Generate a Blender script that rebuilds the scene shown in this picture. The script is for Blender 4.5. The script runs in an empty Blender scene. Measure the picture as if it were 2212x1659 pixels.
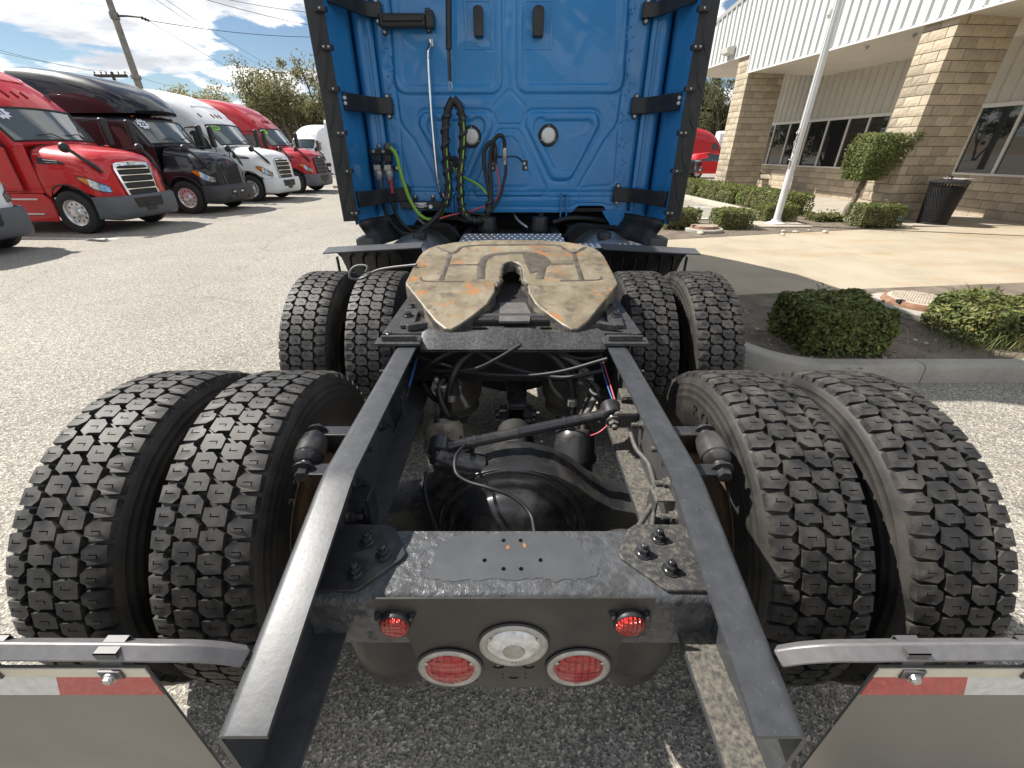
import bpy, bmesh, math, random
from mathutils import Vector, Matrix, noise as mnoise
from mathutils.geometry import tessellate_polygon
R = math.radians
rnd = random.Random(7)
scn = bpy.context.scene
COL = scn.collection

# ------------------------------------------------------------------ camera
CAM_H, PITCH, FPX = 1.65, R(28.95), 912.0          # focal length in pixels of a 2212 px wide picture
cd = bpy.data.cameras.new('camera')
cd.sensor_width = 36.0
cd.lens = FPX / 2212.0 * 36.0
cd.clip_start, cd.clip_end = 0.02, 4000.0
cam = bpy.data.objects.new('camera', cd)
COL.objects.link(cam)
cam.location = (0, 0, CAM_H)
cam.rotation_euler = (R(90) - PITCH, 0, 0)
scn.camera = cam

# ------------------------------------------------------------------ sky and sun
SUN_EL, SUN_AZ = R(49), R(18)                       # azimuth: the sun stands left of the truck, a little ahead of it
to_sun = Vector((-math.cos(SUN_AZ) * math.cos(SUN_EL), math.sin(SUN_AZ) * math.cos(SUN_EL), math.sin(SUN_EL)))
sd = bpy.data.lights.new('sun', 'SUN')
sd.energy, sd.angle, sd.color = 5.0, R(0.53), (1.0, 0.95, 0.88)
sun = bpy.data.objects.new('sun', sd)
COL.objects.link(sun)
sun.rotation_euler = to_sun.to_track_quat('Z', 'Y').to_euler()
sun.location = (-30, 10, 40)

w = bpy.data.worlds.new('World')
scn.world = w
w.use_nodes = True
wt = w.node_tree
wt.nodes.clear()
def WN(t, **k):
    n = wt.nodes.new(t)
    for a, b in k.items():
        setattr(n, a, b)
    return n
wo = WN('ShaderNodeOutputWorld'); bg = WN('ShaderNodeBackground')
sky = WN('ShaderNodeTexSky', sky_type='NISHITA', sun_disc=False, sun_elevation=SUN_EL,
         sun_rotation=math.atan2(to_sun.x, to_sun.y), air_density=1.0, dust_density=0.15, ozone_density=3.0)
tc = WN('ShaderNodeTexCoord')
sep = WN('ShaderNodeSeparateXYZ')
wt.links.new(tc.outputs['Generated'], sep.inputs[0])
def WM(op, a, b=None, c=None):
    n = WN('ShaderNodeMath', operation=op)
    for i, v in enumerate((a, b, c)):
        if v is None: continue
        if isinstance(v, (int, float)): n.inputs[i].default_value = v
        else: wt.links.new(v, n.inputs[i])
    return n.outputs[0]
zc = WM('ADD', WM('MAXIMUM', sep.outputs[2], 0.0), 0.16)    # cloud deck seen in perspective
cx = WM('DIVIDE', sep.outputs[0], zc); cy = WM('DIVIDE', sep.outputs[1], zc)
comb = WN('ShaderNodeCombineXYZ')
wt.links.new(cx, comb.inputs[0]); wt.links.new(cy, comb.inputs[1])
mp = WN('ShaderNodeMapping')
mp.inputs['Location'].default_value = (3.6, 1.3, 0)
wt.links.new(comb.outputs[0], mp.inputs[0])
n1 = WN('ShaderNodeTexNoise'); n1.inputs['Scale'].default_value = 1.3
n1.inputs['Detail'].default_value = 9; n1.inputs['Roughness'].default_value = 0.55; n1.inputs['Distortion'].default_value = 0.25
wt.links.new(mp.outputs[0], n1.inputs['Vector'])
rampc = WN('ShaderNodeValToRGB')
rampc.color_ramp.elements[0].position = 0.478; rampc.color_ramp.elements[1].position = 0.53
rampc.color_ramp.interpolation = 'EASE'
wt.links.new(n1.outputs['Fac'], rampc.inputs[0])
mp2 = WN('ShaderNodeMapping'); mp2.inputs['Location'].default_value = (3.72, 1.27, 0.1)
wt.links.new(comb.outputs[0], mp2.inputs[0])
n2 = WN('ShaderNodeTexNoise'); n2.inputs['Scale'].default_value = 1.3
n2.inputs['Detail'].default_value = 6; n2.inputs['Roughness'].default_value = 0.55
wt.links.new(mp2.outputs[0], n2.inputs['Vector'])
rampd = WN('ShaderNodeValToRGB')
rampd.color_ramp.elements[0].position = 0.40; rampd.color_ramp.elements[0].color = (17.5, 17.3, 17.0, 1)
rampd.color_ramp.elements[1].position = 0.62; rampd.color_ramp.elements[1].color = (7.2, 7.5, 8.1, 1)
wt.links.new(n2.outputs['Fac'], rampd.inputs[0])
mixc = WN('ShaderNodeMix', data_type='RGBA')
wt.links.new(rampc.outputs[0], mixc.inputs[0])
wt.links.new(sky.outputs[0], mixc.inputs[6]); wt.links.new(rampd.outputs[0], mixc.inputs[7])
wt.links.new(mixc.outputs[2], bg.inputs[0])
bg.inputs[1].default_value = 0.058
wt.links.new(bg.outputs[0], wo.inputs[0])

scn.view_settings.view_transform = 'Standard'
scn.view_settings.look = 'None'
scn.view_settings.exposure = 0.78
scn.view_settings.gamma = 1.0
scn.cycles.max_bounces = 6
scn.cycles.use_denoising = True

# ------------------------------------------------------------------ geometry helpers
CP, SP = math.cos(PITCH), math.sin(PITCH)
def P(px, py, X=None, Y=None, Z=None):
    """survey helper: the spot on a plane X=, Y= or Z= that the photograph shows at (px, py)"""
    a, b = (px - 1106.0) / FPX, (py - 829.5) / FPX
    d = Vector((a, CP - b * SP, -SP - b * CP))
    if Y is not None: t = Y / d.y
    elif Z is not None: t = (Z - CAM_H) / d.z
    else: t = X / d.x
    return Vector((0, 0, CAM_H)) + d * t

class MB:
    """collects shapes into one mesh"""
    def __init__(s):
        s.v, s.f, s.m = [], [], []
    def add(s, verts, faces, mi=0, M=None):
        o = len(s.v)
        for p in verts:
            p = Vector(p)
            s.v.append(M @ p if M is not None else p)
        for f in faces:
            s.f.append([o + i for i in f]); s.m.append(mi)
        return s
    def box(s, lo, hi, M=None, mi=0):
        x0, y0, z0 = lo; x1, y1, z1 = hi
        v = [(x0,y0,z0),(x1,y0,z0),(x1,y1,z0),(x0,y1,z0),(x0,y0,z1),(x1,y0,z1),(x1,y1,z1),(x0,y1,z1)]
        return s.add(v, [(0,3,2,1),(4,5,6,7),(0,1,5,4),(1,2,6,5),(2,3,7,6),(3,0,4,7)], mi, M)
    def cbox(s, c, size, M=None, mi=0):
        return s.box([c[i]-size[i]/2 for i in range(3)], [c[i]+size[i]/2 for i in range(3)], M, mi)
    def tube(s, pts, r, n=8, cap=True, mi=0, closed=False):
        pts = [Vector(p) for p in pts]
        k = len(pts)
        rr = r if isinstance(r, (list, tuple)) else [r] * k
        up = None; rings = []
        for i, p in enumerate(pts):
            if closed: t = pts[(i+1) % k] - pts[i-1]
            else: t = pts[min(i+1, k-1)] - pts[max(i-1, 0)]
            if t.length < 1e-9: t = Vector((0, 0, 1))
            t.normalize()
            if up is None:
                up = t.orthogonal().normalized()
            else:
                up = up - t * up.dot(t)
                up = up.normalized() if up.length > 1e-6 else t.orthogonal().normalized()
            b = t.cross(up)
            o = len(s.v)
            for j in range(n):
                a = 2 * math.pi * (j + .5) / n
                s.v.append(p + (up * math.cos(a) + b * math.sin(a)) * rr[i])
            rings.append(o)
        rng = range(k) if closed else range(k - 1)
        for i in rng:
            a, b_ = rings[i], rings[(i+1) % k]
            for j in range(n):
                s.f.append([a+j, a+(j+1) % n, b_+(j+1) % n, b_+j]); s.m.append(mi)
        if cap and not closed:
            s.f.append([rings[0]+j for j in range(n)][::-1]); s.m.append(mi)
            s.f.append([rings[-1]+j for j in range(n)]); s.m.append(mi)
        return s
    def lathe(s, prof, n=24, M=None, mi=0, close=False, cap=True):
        """profile of (axial, radius) turned about local +X"""
        o = len(s.v); k = len(prof)
        for (x, r) in prof:
            for j in range(n):
                a = 2 * math.pi * j / n
                p = Vector((x, r * math.cos(a), r * math.sin(a)))
                s.v.append(M @ p if M is not None else p)
        rg = k if close else k - 1
        for i in range(rg):
            for j in range(n):
                a, b = o + i*n + j, o + i*n + (j+1) % n
                c, d = o + ((i+1) % k)*n + (j+1) % n, o + ((i+1) % k)*n + j
                s.f.append([a, d, c, b]); s.m.append(mi)
        if cap and not close:
            if prof[0][1] > 1e-5: s.f.append([o + j for j in range(n)]); s.m.append(mi)
            if prof[-1][1] > 1e-5: s.f.append([o + (k-1)*n + j for j in range(n)][::-1]); s.m.append(mi)
        return s
    def prism(s, poly, a, b, M=None, mi=0, holes=()):
        """polygon in local XY between z=a and z=b, holes allowed"""
        loops = [list(poly)] + [list(h) for h in holes]
        def area(l): return sum(l[i][0]*l[(i+1) % len(l)][1] - l[(i+1) % len(l)][0]*l[i][1] for i in range(len(l)))
        if area(loops[0]) < 0: loops[0].reverse()
        for h in loops[1:]:
            if area(h) > 0: h.reverse()
        flat = [p for l in loops for p in l]
        n = len(flat)
        tris = tessellate_polygon([[Vector((p[0], p[1], 0)) for p in l] for l in loops]) if (holes or len(poly) > 4) else ([tuple(range(n))])
        vs = [(p[0], p[1], a) for p in flat] + [(p[0], p[1], b) for p in flat]
        fs = []
        for t in tris:
            t = list(t)
            ar = area([flat[i] for i in t])
            if ar < 0: t.reverse()
            fs.append([i + n for i in t]); fs.append([i for i in reversed(t)])
        o = 0
        for l in loops:
            k = len(l)
            for i in range(k):
                p, q = o + i, o + (i+1) % k
                fs.append([p, q, q + n, p + n])
            o += k
        if b < a: fs = [f[::-1] for f in fs]
        return s.add(vs, fs, mi, M)
    def build(s, name, mat, parent=None, smooth=None, bevel=None, origin=None, seg=2, weld=False):
        used = sorted({i for f in s.f for i in f})
        if len(used) < len(s.v):
            ix = {u: k for k, u in enumerate(used)}
            s.v = [s.v[u] for u in used]; s.f = [[ix[i] for i in f] for f in s.f]
        me = bpy.data.meshes.new(name)
        og = origin if origin is not None else (ORG.get(parent.name, Vector((0,0,0))) if parent is not None else Vector((0,0,0)))
        me.from_pydata([tuple(Vector(p) - og) for p in s.v], [], s.f)
        mats = mat if isinstance(mat, (list, tuple)) else [mat]
        for m in mats: me.materials.append(m)
        if len(mats) > 1: me.polygons.foreach_set('material_index', s.m)
        if weld:
            b = bmesh.new(); b.from_mesh(me); bmesh.ops.remove_doubles(b, verts=b.verts, dist=1e-5); b.to_mesh(me); b.free()
        me.validate()
        if smooth is not None:
            me.polygons.foreach_set('use_smooth', [True] * len(me.polygons))
            if smooth < 179: me.set_sharp_from_angle(angle=R(smooth))
        me.update()
        o = bpy.data.objects.new(name, me)
        COL.objects.link(o)
        if parent is not None:
            o.parent = parent
            ORG[o.name] = og
        elif origin is not None: o.location = origin; ORG[o.name] = Vector(origin)
        if bevel:
            bv = o.modifiers.new('bevel', 'BEVEL'); bv.width = bevel; bv.segments = seg
            bv.limit_method = 'ANGLE'; bv.angle_limit = R(35); bv.harden_normals = False
        return o
ORG = {}
def tag(o, label, cat, group=None, kind=None):
    if label: o['label'] = label
    if cat: o['category'] = cat
    if group: o['group'] = group
    if kind: o['kind'] = kind
    return o
def thing(name, label, cat, loc=(0, 0, 0), rz=0.0, group=None):
    """an Empty at a thing's base; parts are written in world coordinates when rz is 0, else in local ones"""
    o = bpy.data.objects.new(name, None)
    o.empty_display_size = 0.2
    COL.objects.link(o); o.location = loc; o.rotation_euler = (0, 0, rz)
    ORG[o.name] = Vector(loc) if rz == 0.0 else Vector((0, 0, 0))
    return tag(o, label, cat, group)
def struct(o, name=None):
    o['kind'] = 'structure'
    return o
def copy_tree(o, parent=None):
    c = o.copy(); COL.objects.link(c); c.parent = parent
    ORG[c.name] = ORG.get(o.name, Vector((0, 0, 0)))
    for ch in [x for x in o.children]:
        copy_tree(ch, c)
    return c
def spline(pts, n=8):
    """Catmull-Rom through the points"""
    pts = [Vector(p) for p in pts]
    if len(pts) < 3: return pts
    q = [pts[0] * 2 - pts[1]] + pts + [pts[-1] * 2 - pts[-2]]
    out = []
    for i in range(1, len(q) - 2):
        a, b, c, d = q[i-1], q[i], q[i+1], q[i+2]
        for k in range(n):
            t = k / n
            out.append(.5 * ((2*b) + (c - a)*t + (2*a - 5*b + 4*c - d)*t*t + (3*b - a - 3*c + d)*t**3))
    out.append(pts[-1])
    return out
def lerp(a, b, t): return a + (b - a) * t
def interp(tab, x):
    """piecewise linear table [(x, a, b, ...)]"""
    if x <= tab[0][0]: return tab[0][1:]
    for i in range(len(tab) - 1):
        a, b = tab[i], tab[i+1]
        if x <= b[0]:
            t = (x - a[0]) / (b[0] - a[0]) if b[0] > a[0] else 0
            return tuple(lerp(a[j], b[j], t) for j in range(1, len(a)))
    return tab[-1][1:]
def smooth01(a, b, x):
    t = max(0.0, min(1.0, (x - a) / (b - a)))
    return t * t * (3 - 2 * t)
def axis_m(p, d):
    """matrix taking local +X to direction d at p"""
    d = Vector(d).normalized()
    q = Vector((1, 0, 0)).rotation_difference(d)
    return Matrix.Translation(Vector(p)) @ q.to_matrix().to_4x4()
def text_mesh(body, size, name='text_tmp', extrude=0.0, align='CENTER', spacing=1.0, bold=0.0):
    cu = bpy.data.curves.new(name, 'FONT')
    cu.body = body; cu.size = size; cu.extrude = extrude; cu.align_x = align; cu.align_y = 'CENTER'
    cu.resolution_u = 2; cu.space_character = spacing; cu.offset = bold
    o = bpy.data.objects.new(name, cu); COL.objects.link(o)
    dg = bpy.context.evaluated_depsgraph_get()
    me = bpy.data.meshes.new_from_object(o.evaluated_get(dg))
    vs = [v.co.copy() for v in me.vertices]; fs = [list(p.vertices) for p in me.polygons]
    bpy.data.objects.remove(o); bpy.data.curves.remove(cu); bpy.data.meshes.remove(me)
    return vs, fs

# ------------------------------------------------------------------ materials
def mat(name, col=(.5,.5,.5), rough=.5, metal=0.0, coat=0.0, spec=.5, trans=0.0, ior=1.45, emit=None,
        vary=0.0, vscale=8.0, dust=None, dust_amt=0.0, dscale=6.0, dpos=(.5,.6), bump=0.0, bscale=60.0, rvary=0.0, bdist=0.004, coat_rough=0.03, obj=False, dup=False):
    m = bpy.data.materials.new(name); m.use_nodes = True
    nt = m.node_tree; b = nt.nodes['Principled BSDF']
    I = b.inputs
    I['Base Color'].default_value = (*col, 1); I['Roughness'].default_value = rough; I['Metallic'].default_value = metal
    I['Coat Weight'].default_value = coat; I['Coat Roughness'].default_value = coat_rough; I['IOR'].default_value = ior
    I['Specular IOR Level'].default_value = spec; I['Transmission Weight'].default_value = trans
    if emit: I['Emission Color'].default_value = (*emit[:3], 1); I['Emission Strength'].default_value = emit[3]
    def N(t, **k):
        n = nt.nodes.new(t)
        for a, c in k.items(): setattr(n, a, c)
        return n
    tcn = N('ShaderNodeTexCoord')
    def noise(sc, det=4, ro=.55, dist=0.0):
        n = N('ShaderNodeTexNoise'); n.inputs['Scale'].default_value = sc; n.inputs['Detail'].default_value = det
        n.inputs['Roughness'].default_value = ro; n.inputs['Distortion'].default_value = dist
        nt.links.new(tcn.outputs['Object'], n.inputs['Vector']); return n
    cur = None
    if vary:
        n = noise(vscale)
        r = N('ShaderNodeValToRGB')
        r.color_ramp.elements[0].position = .3; r.color_ramp.elements[1].position = .7
        r.color_ramp.elements[0].color = (*[c * (1 - vary) for c in col], 1)
        r.color_ramp.elements[1].color = (*[min(1, c * (1 + vary)) for c in col], 1)
        nt.links.new(n.outputs['Fac'], r.inputs[0]); cur = r.outputs[0]
    if dust:
        n = noise(dscale, 7, .62)
        r = N('ShaderNodeValToRGB')
        r.color_ramp.elements[0].position = dpos[0]; r.color_ramp.elements[1].position = dpos[1]
        r.color_ramp.elements[0].color = (0,0,0,1); r.color_ramp.elements[1].color = (dust_amt,)*3 + (1,)
        nt.links.new(n.outputs['Fac'], r.inputs[0])
        mx = N('ShaderNodeMix', data_type='RGBA')
        fac = r.outputs[0]
        if dup:                                     # dust settles on faces that look up
            g = N('ShaderNodeNewGeometry'); sp = N('ShaderNodeSeparateXYZ')
            nt.links.new(g.outputs['Normal'], sp.inputs[0])
            mr = N('ShaderNodeMapRange'); mr.inputs[1].default_value = .15; mr.inputs[2].default_value = .85
            nt.links.new(sp.outputs[2], mr.inputs[0])
            mm = N('ShaderNodeMath', operation='MULTIPLY')
            nt.links.new(mr.outputs[0], mm.inputs[0]); nt.links.new(fac, mm.inputs[1]); fac = mm.outputs[0]
        nt.links.new(fac, mx.inputs[0])
        if cur: nt.links.new(cur, mx.inputs[6])
        else: mx.inputs[6].default_value = (*col, 1)
        mx.inputs[7].default_value = (*dust, 1)
        cur = mx.outputs[2]
        mr2 = N('ShaderNodeMapRange'); mr2.inputs[3].default_value = rough; mr2.inputs[4].default_value = min(1, max(rough, .85))
        nt.links.new(fac, mr2.inputs[0]); nt.links.new(mr2.outputs[0], I['Roughness'])
        if metal:
            mr3 = N('ShaderNodeMapRange'); mr3.inputs[3].default_value = metal; mr3.inputs[4].default_value = 0
            nt.links.new(fac, mr3.inputs[0]); nt.links.new(mr3.outputs[0], I['Metallic'])
    elif rvary:
        n = noise(vscale * 1.7 if vary else 9.0, 5)
        mr = N('ShaderNodeMapRange'); mr.inputs[1].default_value = .3; mr.inputs[2].default_value = .7
        mr.inputs[3].default_value = max(0, rough - rvary); mr.inputs[4].default_value = min(1, rough + rvary)
        nt.links.new(n.outputs['Fac'], mr.inputs[0]); nt.links.new(mr.outputs[0], I['Roughness'])
    if cur: nt.links.new(cur, I['Base Color'])
    if bump:
        n = noise(bscale, 4)
        bp = N('ShaderNodeBump'); bp.inputs['Strength'].default_value = bump; bp.inputs['Distance'].default_value = bdist
        nt.links.new(n.outputs['Fac'], bp.inputs['Height']); nt.links.new(bp.outputs[0], I['Normal'])
    return m
# ------------------------------------------------------------------ ground materials
class NT:
    def __init__(s, name, rough=.9):
        s.m = bpy.data.materials.new(name); s.m.use_nodes = True
        s.t = s.m.node_tree; s.b = s.t.nodes['Principled BSDF']; s.b.inputs['Roughness'].default_value = rough
        s.tc = s.t.nodes.new('ShaderNodeTexCoord')
    def n(s, t, **k):
        x = s.t.nodes.new(t)
        for a, c in k.items(): setattr(x, a, c)
        return x
    def link(s, a, b): s.t.links.new(a, b)
    def noise(s, sc, det=4, ro=.55, vec=None, dist=0):
        x = s.n('ShaderNodeTexNoise'); x.inputs['Scale'].default_value = sc; x.inputs['Detail'].default_value = det
        x.inputs['Roughness'].default_value = ro; x.inputs['Distortion'].default_value = dist
        s.link(vec or s.tc.outputs['Object'], x.inputs['Vector']); return x.outputs['Fac']
    def voro(s, sc, feat='F1', out='Color', vec=None, rand=1.0):
        x = s.n('ShaderNodeTexVoronoi', feature=feat); x.inputs['Scale'].default_value = sc; x.inputs['Randomness'].default_value = rand
        s.link(vec or s.tc.outputs['Object'], x.inputs['Vector']); return x.outputs[out]
    def ramp(s, fac, stops, interp='LINEAR'):
        x = s.n('ShaderNodeValToRGB'); cr = x.color_ramp; cr.interpolation = interp
        while len(cr.elements) < len(stops): cr.elements.new(.5)
        for e, (p, c) in zip(cr.elements, stops):
            e.position = p; e.color = (*(c if isinstance(c, (tuple, list)) else (c, c, c)), 1)
        s.link(fac, x.inputs[0]); return x.outputs[0]
    def mix(s, fac, a, b, mode='MIX'):
        x = s.n('ShaderNodeMix', data_type='RGBA', blend_type=mode)
        for i, v in ((0, fac), (6, a), (7, b)):
            if isinstance(v, (int, float)): x.inputs[i].default_value = v
            elif isinstance(v, (tuple, list)): x.inputs[i].default_value = (*v, 1)
            else: s.link(v, x.inputs[i])
        return x.outputs[2]
    def math(s, op, a, b=None):
        x = s.n('ShaderNodeMath', operation=op)
        for i, v in ((0, a), (1, b)):
            if v is None: continue
            if isinstance(v, (int, float)): x.inputs[i].default_value = v
            else: s.link(v, x.inputs[i])
        return x.outputs[0]
    def bump(s, h, strength=.5, dist=.01):
        x = s.n('ShaderNodeBump'); x.inputs['Strength'].default_value = strength; x.inputs['Distance'].default_value = dist
        s.link(h, x.inputs['Height']); s.link(x.outputs[0], s.b.inputs['Normal'])
    def color(s, c): s.link(c, s.b.inputs['Base Color']); return s.m

def asphalt_mat():
    k = NT('weathered_asphalt', .88)
    v = k.voro(135)
    sepc = k.n('ShaderNodeSeparateColor'); k.link(v, sepc.inputs[0])
    base = k.ramp(sepc.outputs[0], [(0, (.10,.094,.084)), (.35, (.195,.182,.16)), (.62, (.27,.25,.215)), (.88, (.35,.325,.278)), (1, (.58,.55,.48))])
    mid = k.noise(28, 5, .7)
    base = k.mix(1.0, base, k.ramp(mid, [(.32, .66), (.55, 1.0), (.72, 1.2)]), 'MULTIPLY')
    big = k.noise(.45, 6, .6)
    base = k.mix(1.0, base, k.ramp(big, [(.3, .84), (.7, 1.1)]), 'MULTIPLY')
    # oil-dark lanes and thin old cracks
    crack = k.voro(.33, 'DISTANCE_TO_EDGE', 'Distance', vec=None)
    wob = k.noise(2.2, 5, .6)
    cr = k.math('ADD', crack, k.math('MULTIPLY', k.math('SUBTRACT', wob, .5), .16))
    cm = k.ramp(k.math('ABSOLUTE', cr), [(0, .55), (.0045, .8), (.009, 1)])
    base = k.mix(.55, base, k.mix(1.0, base, cm, 'MULTIPLY'))
    stain = k.ramp(k.noise(1.6, 4, .6), [(.68, 1.0), (.8, .7)])
    base = k.mix(1.0, base, stain, 'MULTIPLY')
    base = k.mix(1.0, base, (1.16,1.15,1.12), 'MULTIPLY')
    oil = k.ramp(k.voro(.7, 'F1', 'Distance'), [(.03, .5), (.085, 1.0)])
    base = k.mix(.5, base, k.mix(1.0, base, oil, 'MULTIPLY'))
    k.bump(k.math('ADD', k.voro(135, 'F1', 'Distance'), k.math('MULTIPLY', mid, .6)), .55, .006)
    return k.color(base)
def concrete_mat(name, col, stain=(.42,.27,.13), samt=.55, dark=.8, sc=1.1):
    k = NT(name, .85)
    a = k.noise(sc, 7, .62)
    base = k.ramp(a, [(.28, tuple(c * dark for c in col)), (.5, col), (.75, tuple(min(1, c * 1.13) for c in col))])
    mpn = k.n('ShaderNodeMapping'); mpn.inputs['Scale'].default_value = (.35, 1.2, 1)
    k.link(k.tc.outputs['Object'], mpn.inputs[0])
    st = k.ramp(k.noise(1.0, 6, .65, mpn.outputs[0]), [(.5, 0.0), (.72, samt)])
    base = k.mix(st, base, stain)
    fine = k.noise(95, 3, .7)
    base = k.mix(1.0, base, k.ramp(fine, [(.3, .86), (.7, 1.08)]), 'MULTIPLY')
    k.bump(k.math('ADD', fine, k.math('MULTIPLY', a, 3)), .25, .004)
    return k.color(base)
def soil_mat():
    k = NT('dry_soil', .95)
    a = k.noise(3.2, 8, .68)
    base = k.ramp(a, [(.28, (.085,.068,.05)), (.5, (.15,.12,.09)), (.75, (.24,.195,.145))])
    bits = k.voro(55, 'F1', 'Distance')
    base = k.mix(k.ramp(bits, [(.02, .7), (.1, 0.0)]), base, (.30,.26,.2))
    k.bump(k.math('ADD', k.noise(26, 6, .7), k.math('MULTIPLY', a, 2)), .9, .02)
    return k.color(base)
M_ASPH = asphalt_mat()
M_CONC = concrete_mat('tan_concrete', (.37,.315,.23), (.30,.185,.08), .7)
M_CURB = concrete_mat('grey_kerb_concrete', (.37,.345,.295), (.17,.155,.13), .6, .74, 3.0)
M_WALK = concrete_mat('pale_walk_concrete', (.38,.34,.28), (.30,.22,.14), .35)
M_SOIL = soil_mat()
M_LINE = mat('worn_white_line_paint', (.68,.67,.63), .8, dust=(.25,.24,.22), dust_amt=.9, dscale=14, dpos=(.5,.62))

# ------------------------------------------------------------------ the setting
def poly_obj(name, pts, z0, z1, m, parent=None, bevel=None, struct_=True):
    b = MB().prism([(p[0], p[1]) for p in pts], z0, z1)
    o = b.build(name, m, parent, bevel=bevel)
    if struct_ and parent is None: o['kind'] = 'structure'
    return o
g = MB()
nx = 40
def _gc(i): 
    t = i / nx * 2 - 1
    return math.copysign(abs(t) ** 3, t) * 900
g.add([(_gc(i), _gc(j) + 5, 0) for j in range(nx+1) for i in range(nx+1)],
      [(j*(nx+1)+i, j*(nx+1)+i+1, (j+1)*(nx+1)+i+1, (j+1)*(nx+1)+i) for j in range(nx) for i in range(nx)])
ground = g.build('asphalt_ground', M_ASPH); ground['kind'] = 'structure'

def arc(cx, cy, r, a0, a1, n=10):
    return [(cx + r * math.cos(lerp(a0, a1, i / n)), cy + r * math.sin(lerp(a0, a1, i / n))) for i in range(n + 1)]
KZ = .15
# near planting island: curb runs along x at y=3.0, rounded corner near the truck's right tyres, ends against the apron at y~5
def islA(off, r):
    # outline of the island set in by off
    x0, y0 = 1.92 + off, 3.0 + off
    pts = [(16.0, y0)] + [(16.0, 5.9)]
    pts += [(7.0, 5.55), (4.1, 5.2), (2.75, 4.98), (x0, 4.9)]
    pts += arc(x0 + r, y0 + r, r, math.pi, 1.5 * math.pi)
    return pts
poly_obj('planting_bed', islA(.14, .56), -.02, KZ - .025, M_SOIL)
kb = MB()
outer = [(x, y) for x, y in [(1.92, 4.9)] + arc(1.92 + .7, 3.0 + .7, .7, math.pi, 1.5 * math.pi) + [(2.9, 3.0), (3.3, 3.0)]]
inner = [(x, y) for x, y in [(1.92 + .15, 4.9)] + arc(1.92 + .7, 3.0 + .7, .55, math.pi, 1.5 * math.pi) + [(2.9, 3.15), (3.3, 3.15)]]
# kerb pieces cast end to end with open joints
def kerb(name, outer, inner, z=KZ, m=None):
    m = m or M_CURB
    b = MB(); n = len(outer)
    top_o = [Vector((outer[i][0], outer[i][1], 0)).lerp(Vector((inner[i][0], inner[i][1], 0)), .17) for i in range(n)]
    rows = [[(p[0], p[1], -.03) for p in outer], [(p[0], p[1], z - .03) for p in [Vector(outer[i]).lerp(Vector(inner[i]), .06) for i in range(n)]],
            [(p.x, p.y, z - .006) for p in top_o],
            [(p[0], p[1], z) for p in [Vector(outer[i]).lerp(Vector(inner[i]), .3) for i in range(n)]],
            [(p[0], p[1], z) for p in [Vector(outer[i]).lerp(Vector(inner[i]), .92) for i in range(n)]],
            [(p[0], p[1], z - .015) for p in inner], [(p[0], p[1], -.03) for p in inner]]
    vs = [v for r_ in rows for v in r_]
    fs = []
    for a in range(len(rows) - 1):
        for i in range(n - 1):
            fs.append((a*n+i, a*n+i+1, (a+1)*n+i+1, (a+1)*n+i))
    fs.append([a*n for a in range(len(rows))]); fs.append([a*n+n-1 for a in range(len(rows))][::-1])
    b.add(vs, fs)
    o = b.build(name, m, smooth=50); o['kind'] = 'structure'
    return o
kerb('kerb', outer, inner)
for x0, x1 in ((3.308, 6.2), (6.208, 9.2), (9.208, 16.0)):
    kerb('kerb', [(x0, 3.0), (x1, 3.0)], [(x0, 3.15), (x1, 3.15)])

# tan concrete apron, poured in slabs with open joints
def apron_far(x): return interp([(1.0, 8.3), (2.9, 8.58), (5.6, 9.32), (9.0, 10.16), (20, 11.2)], x)[0]
def apron_near(x): return interp([(1.0, 4.85), (2.73, 4.97), (4.1, 5.2), (6.8, 5.54), (20, 6.4)], x)[0]
joint = [(5.62, 9.32), (5.94, 5.43)]
jx = lambda t: (lerp(joint[0][0], joint[1][0], t), lerp(joint[0][1], joint[1][1], t))
s1 = [(1.92, apron_near(1.92) + .006), (2.73, 4.976), (4.1, 5.206), (5.915, 5.436), (5.595, 9.31), (2.9, 8.57), (1.92, apron_far(1.92))]
s2 = [(5.955, 5.44), (6.8, 5.546), (9.9, 5.75), (9.9, 10.24), (9.0, 10.15), (5.635, 9.32)]
s3 = [(9.92, 5.75), (16, 6.1), (16, 10.8), (9.92, 10.245)]
for s_ in (s1, s2, s3):
    poly_obj('concrete_apron', s_, -.02, .118, M_CONC, bevel=.006)
b = MB(); b.add([(5.90,5.43,.098),(5.97,5.44,.098),(5.65,9.33,.098),(5.58,9.31,.098)], [(0,1,2,3)]); o = b.build('expansion_joint', mat('dark_joint_filler', (.05,.045,.04), .9)); o['kind'] = 'structure'
# far bed with flag pole, asphalt bay beyond, walk along the building
far_bed = [(1.92, apron_far(1.92) + .005), (2.9, 8.585), (5.6, 9.325), (9.0, 10.165), (9.25, 10.3), (9.25, 10.9), (8.1, 11.0), (7.9, 11.4), (4.2, 11.2), (1.92, 10.9)]
poly_obj('planting_bed', far_bed, -.02, .12, M_SOIL)
hedge_bed = [(7.23, 11.42), (8.1, 11.41), (7.75, 20.6), (6.75, 20.6)]
poly_obj('planting_bed', hedge_bed, -.02, .122, M_SOIL)
for a, b_ in ((0, .3), (.302, .62), (.622, 1.0)):
    A, B = Vector((7.2, 11.42)), Vector((6.62, 20.6))
    p, q = A.lerp(B, a), A.lerp(B, b_)
    kerb('kerb', [(q.x - .16, q.y), (p.x - .16, p.y)], [(q.x, q.y), (p.x, p.y)], .15, M_WALK)
kerb('kerb', [(4.2, 11.36), (7.0, 11.56)], [(4.2, 11.22), (7.0, 11.42)], .15, M_WALK)
walk = [(8.12, 11.02), (9.26, 10.92), (9.26, 10.32), (9.93, 10.252), (16.0, 10.81), (16.0, 24), (7.4, 24), (7.77, 20.6)]
poly_obj('building_walk', walk, -.02, .135, M_WALK, bevel=.008)
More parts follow.
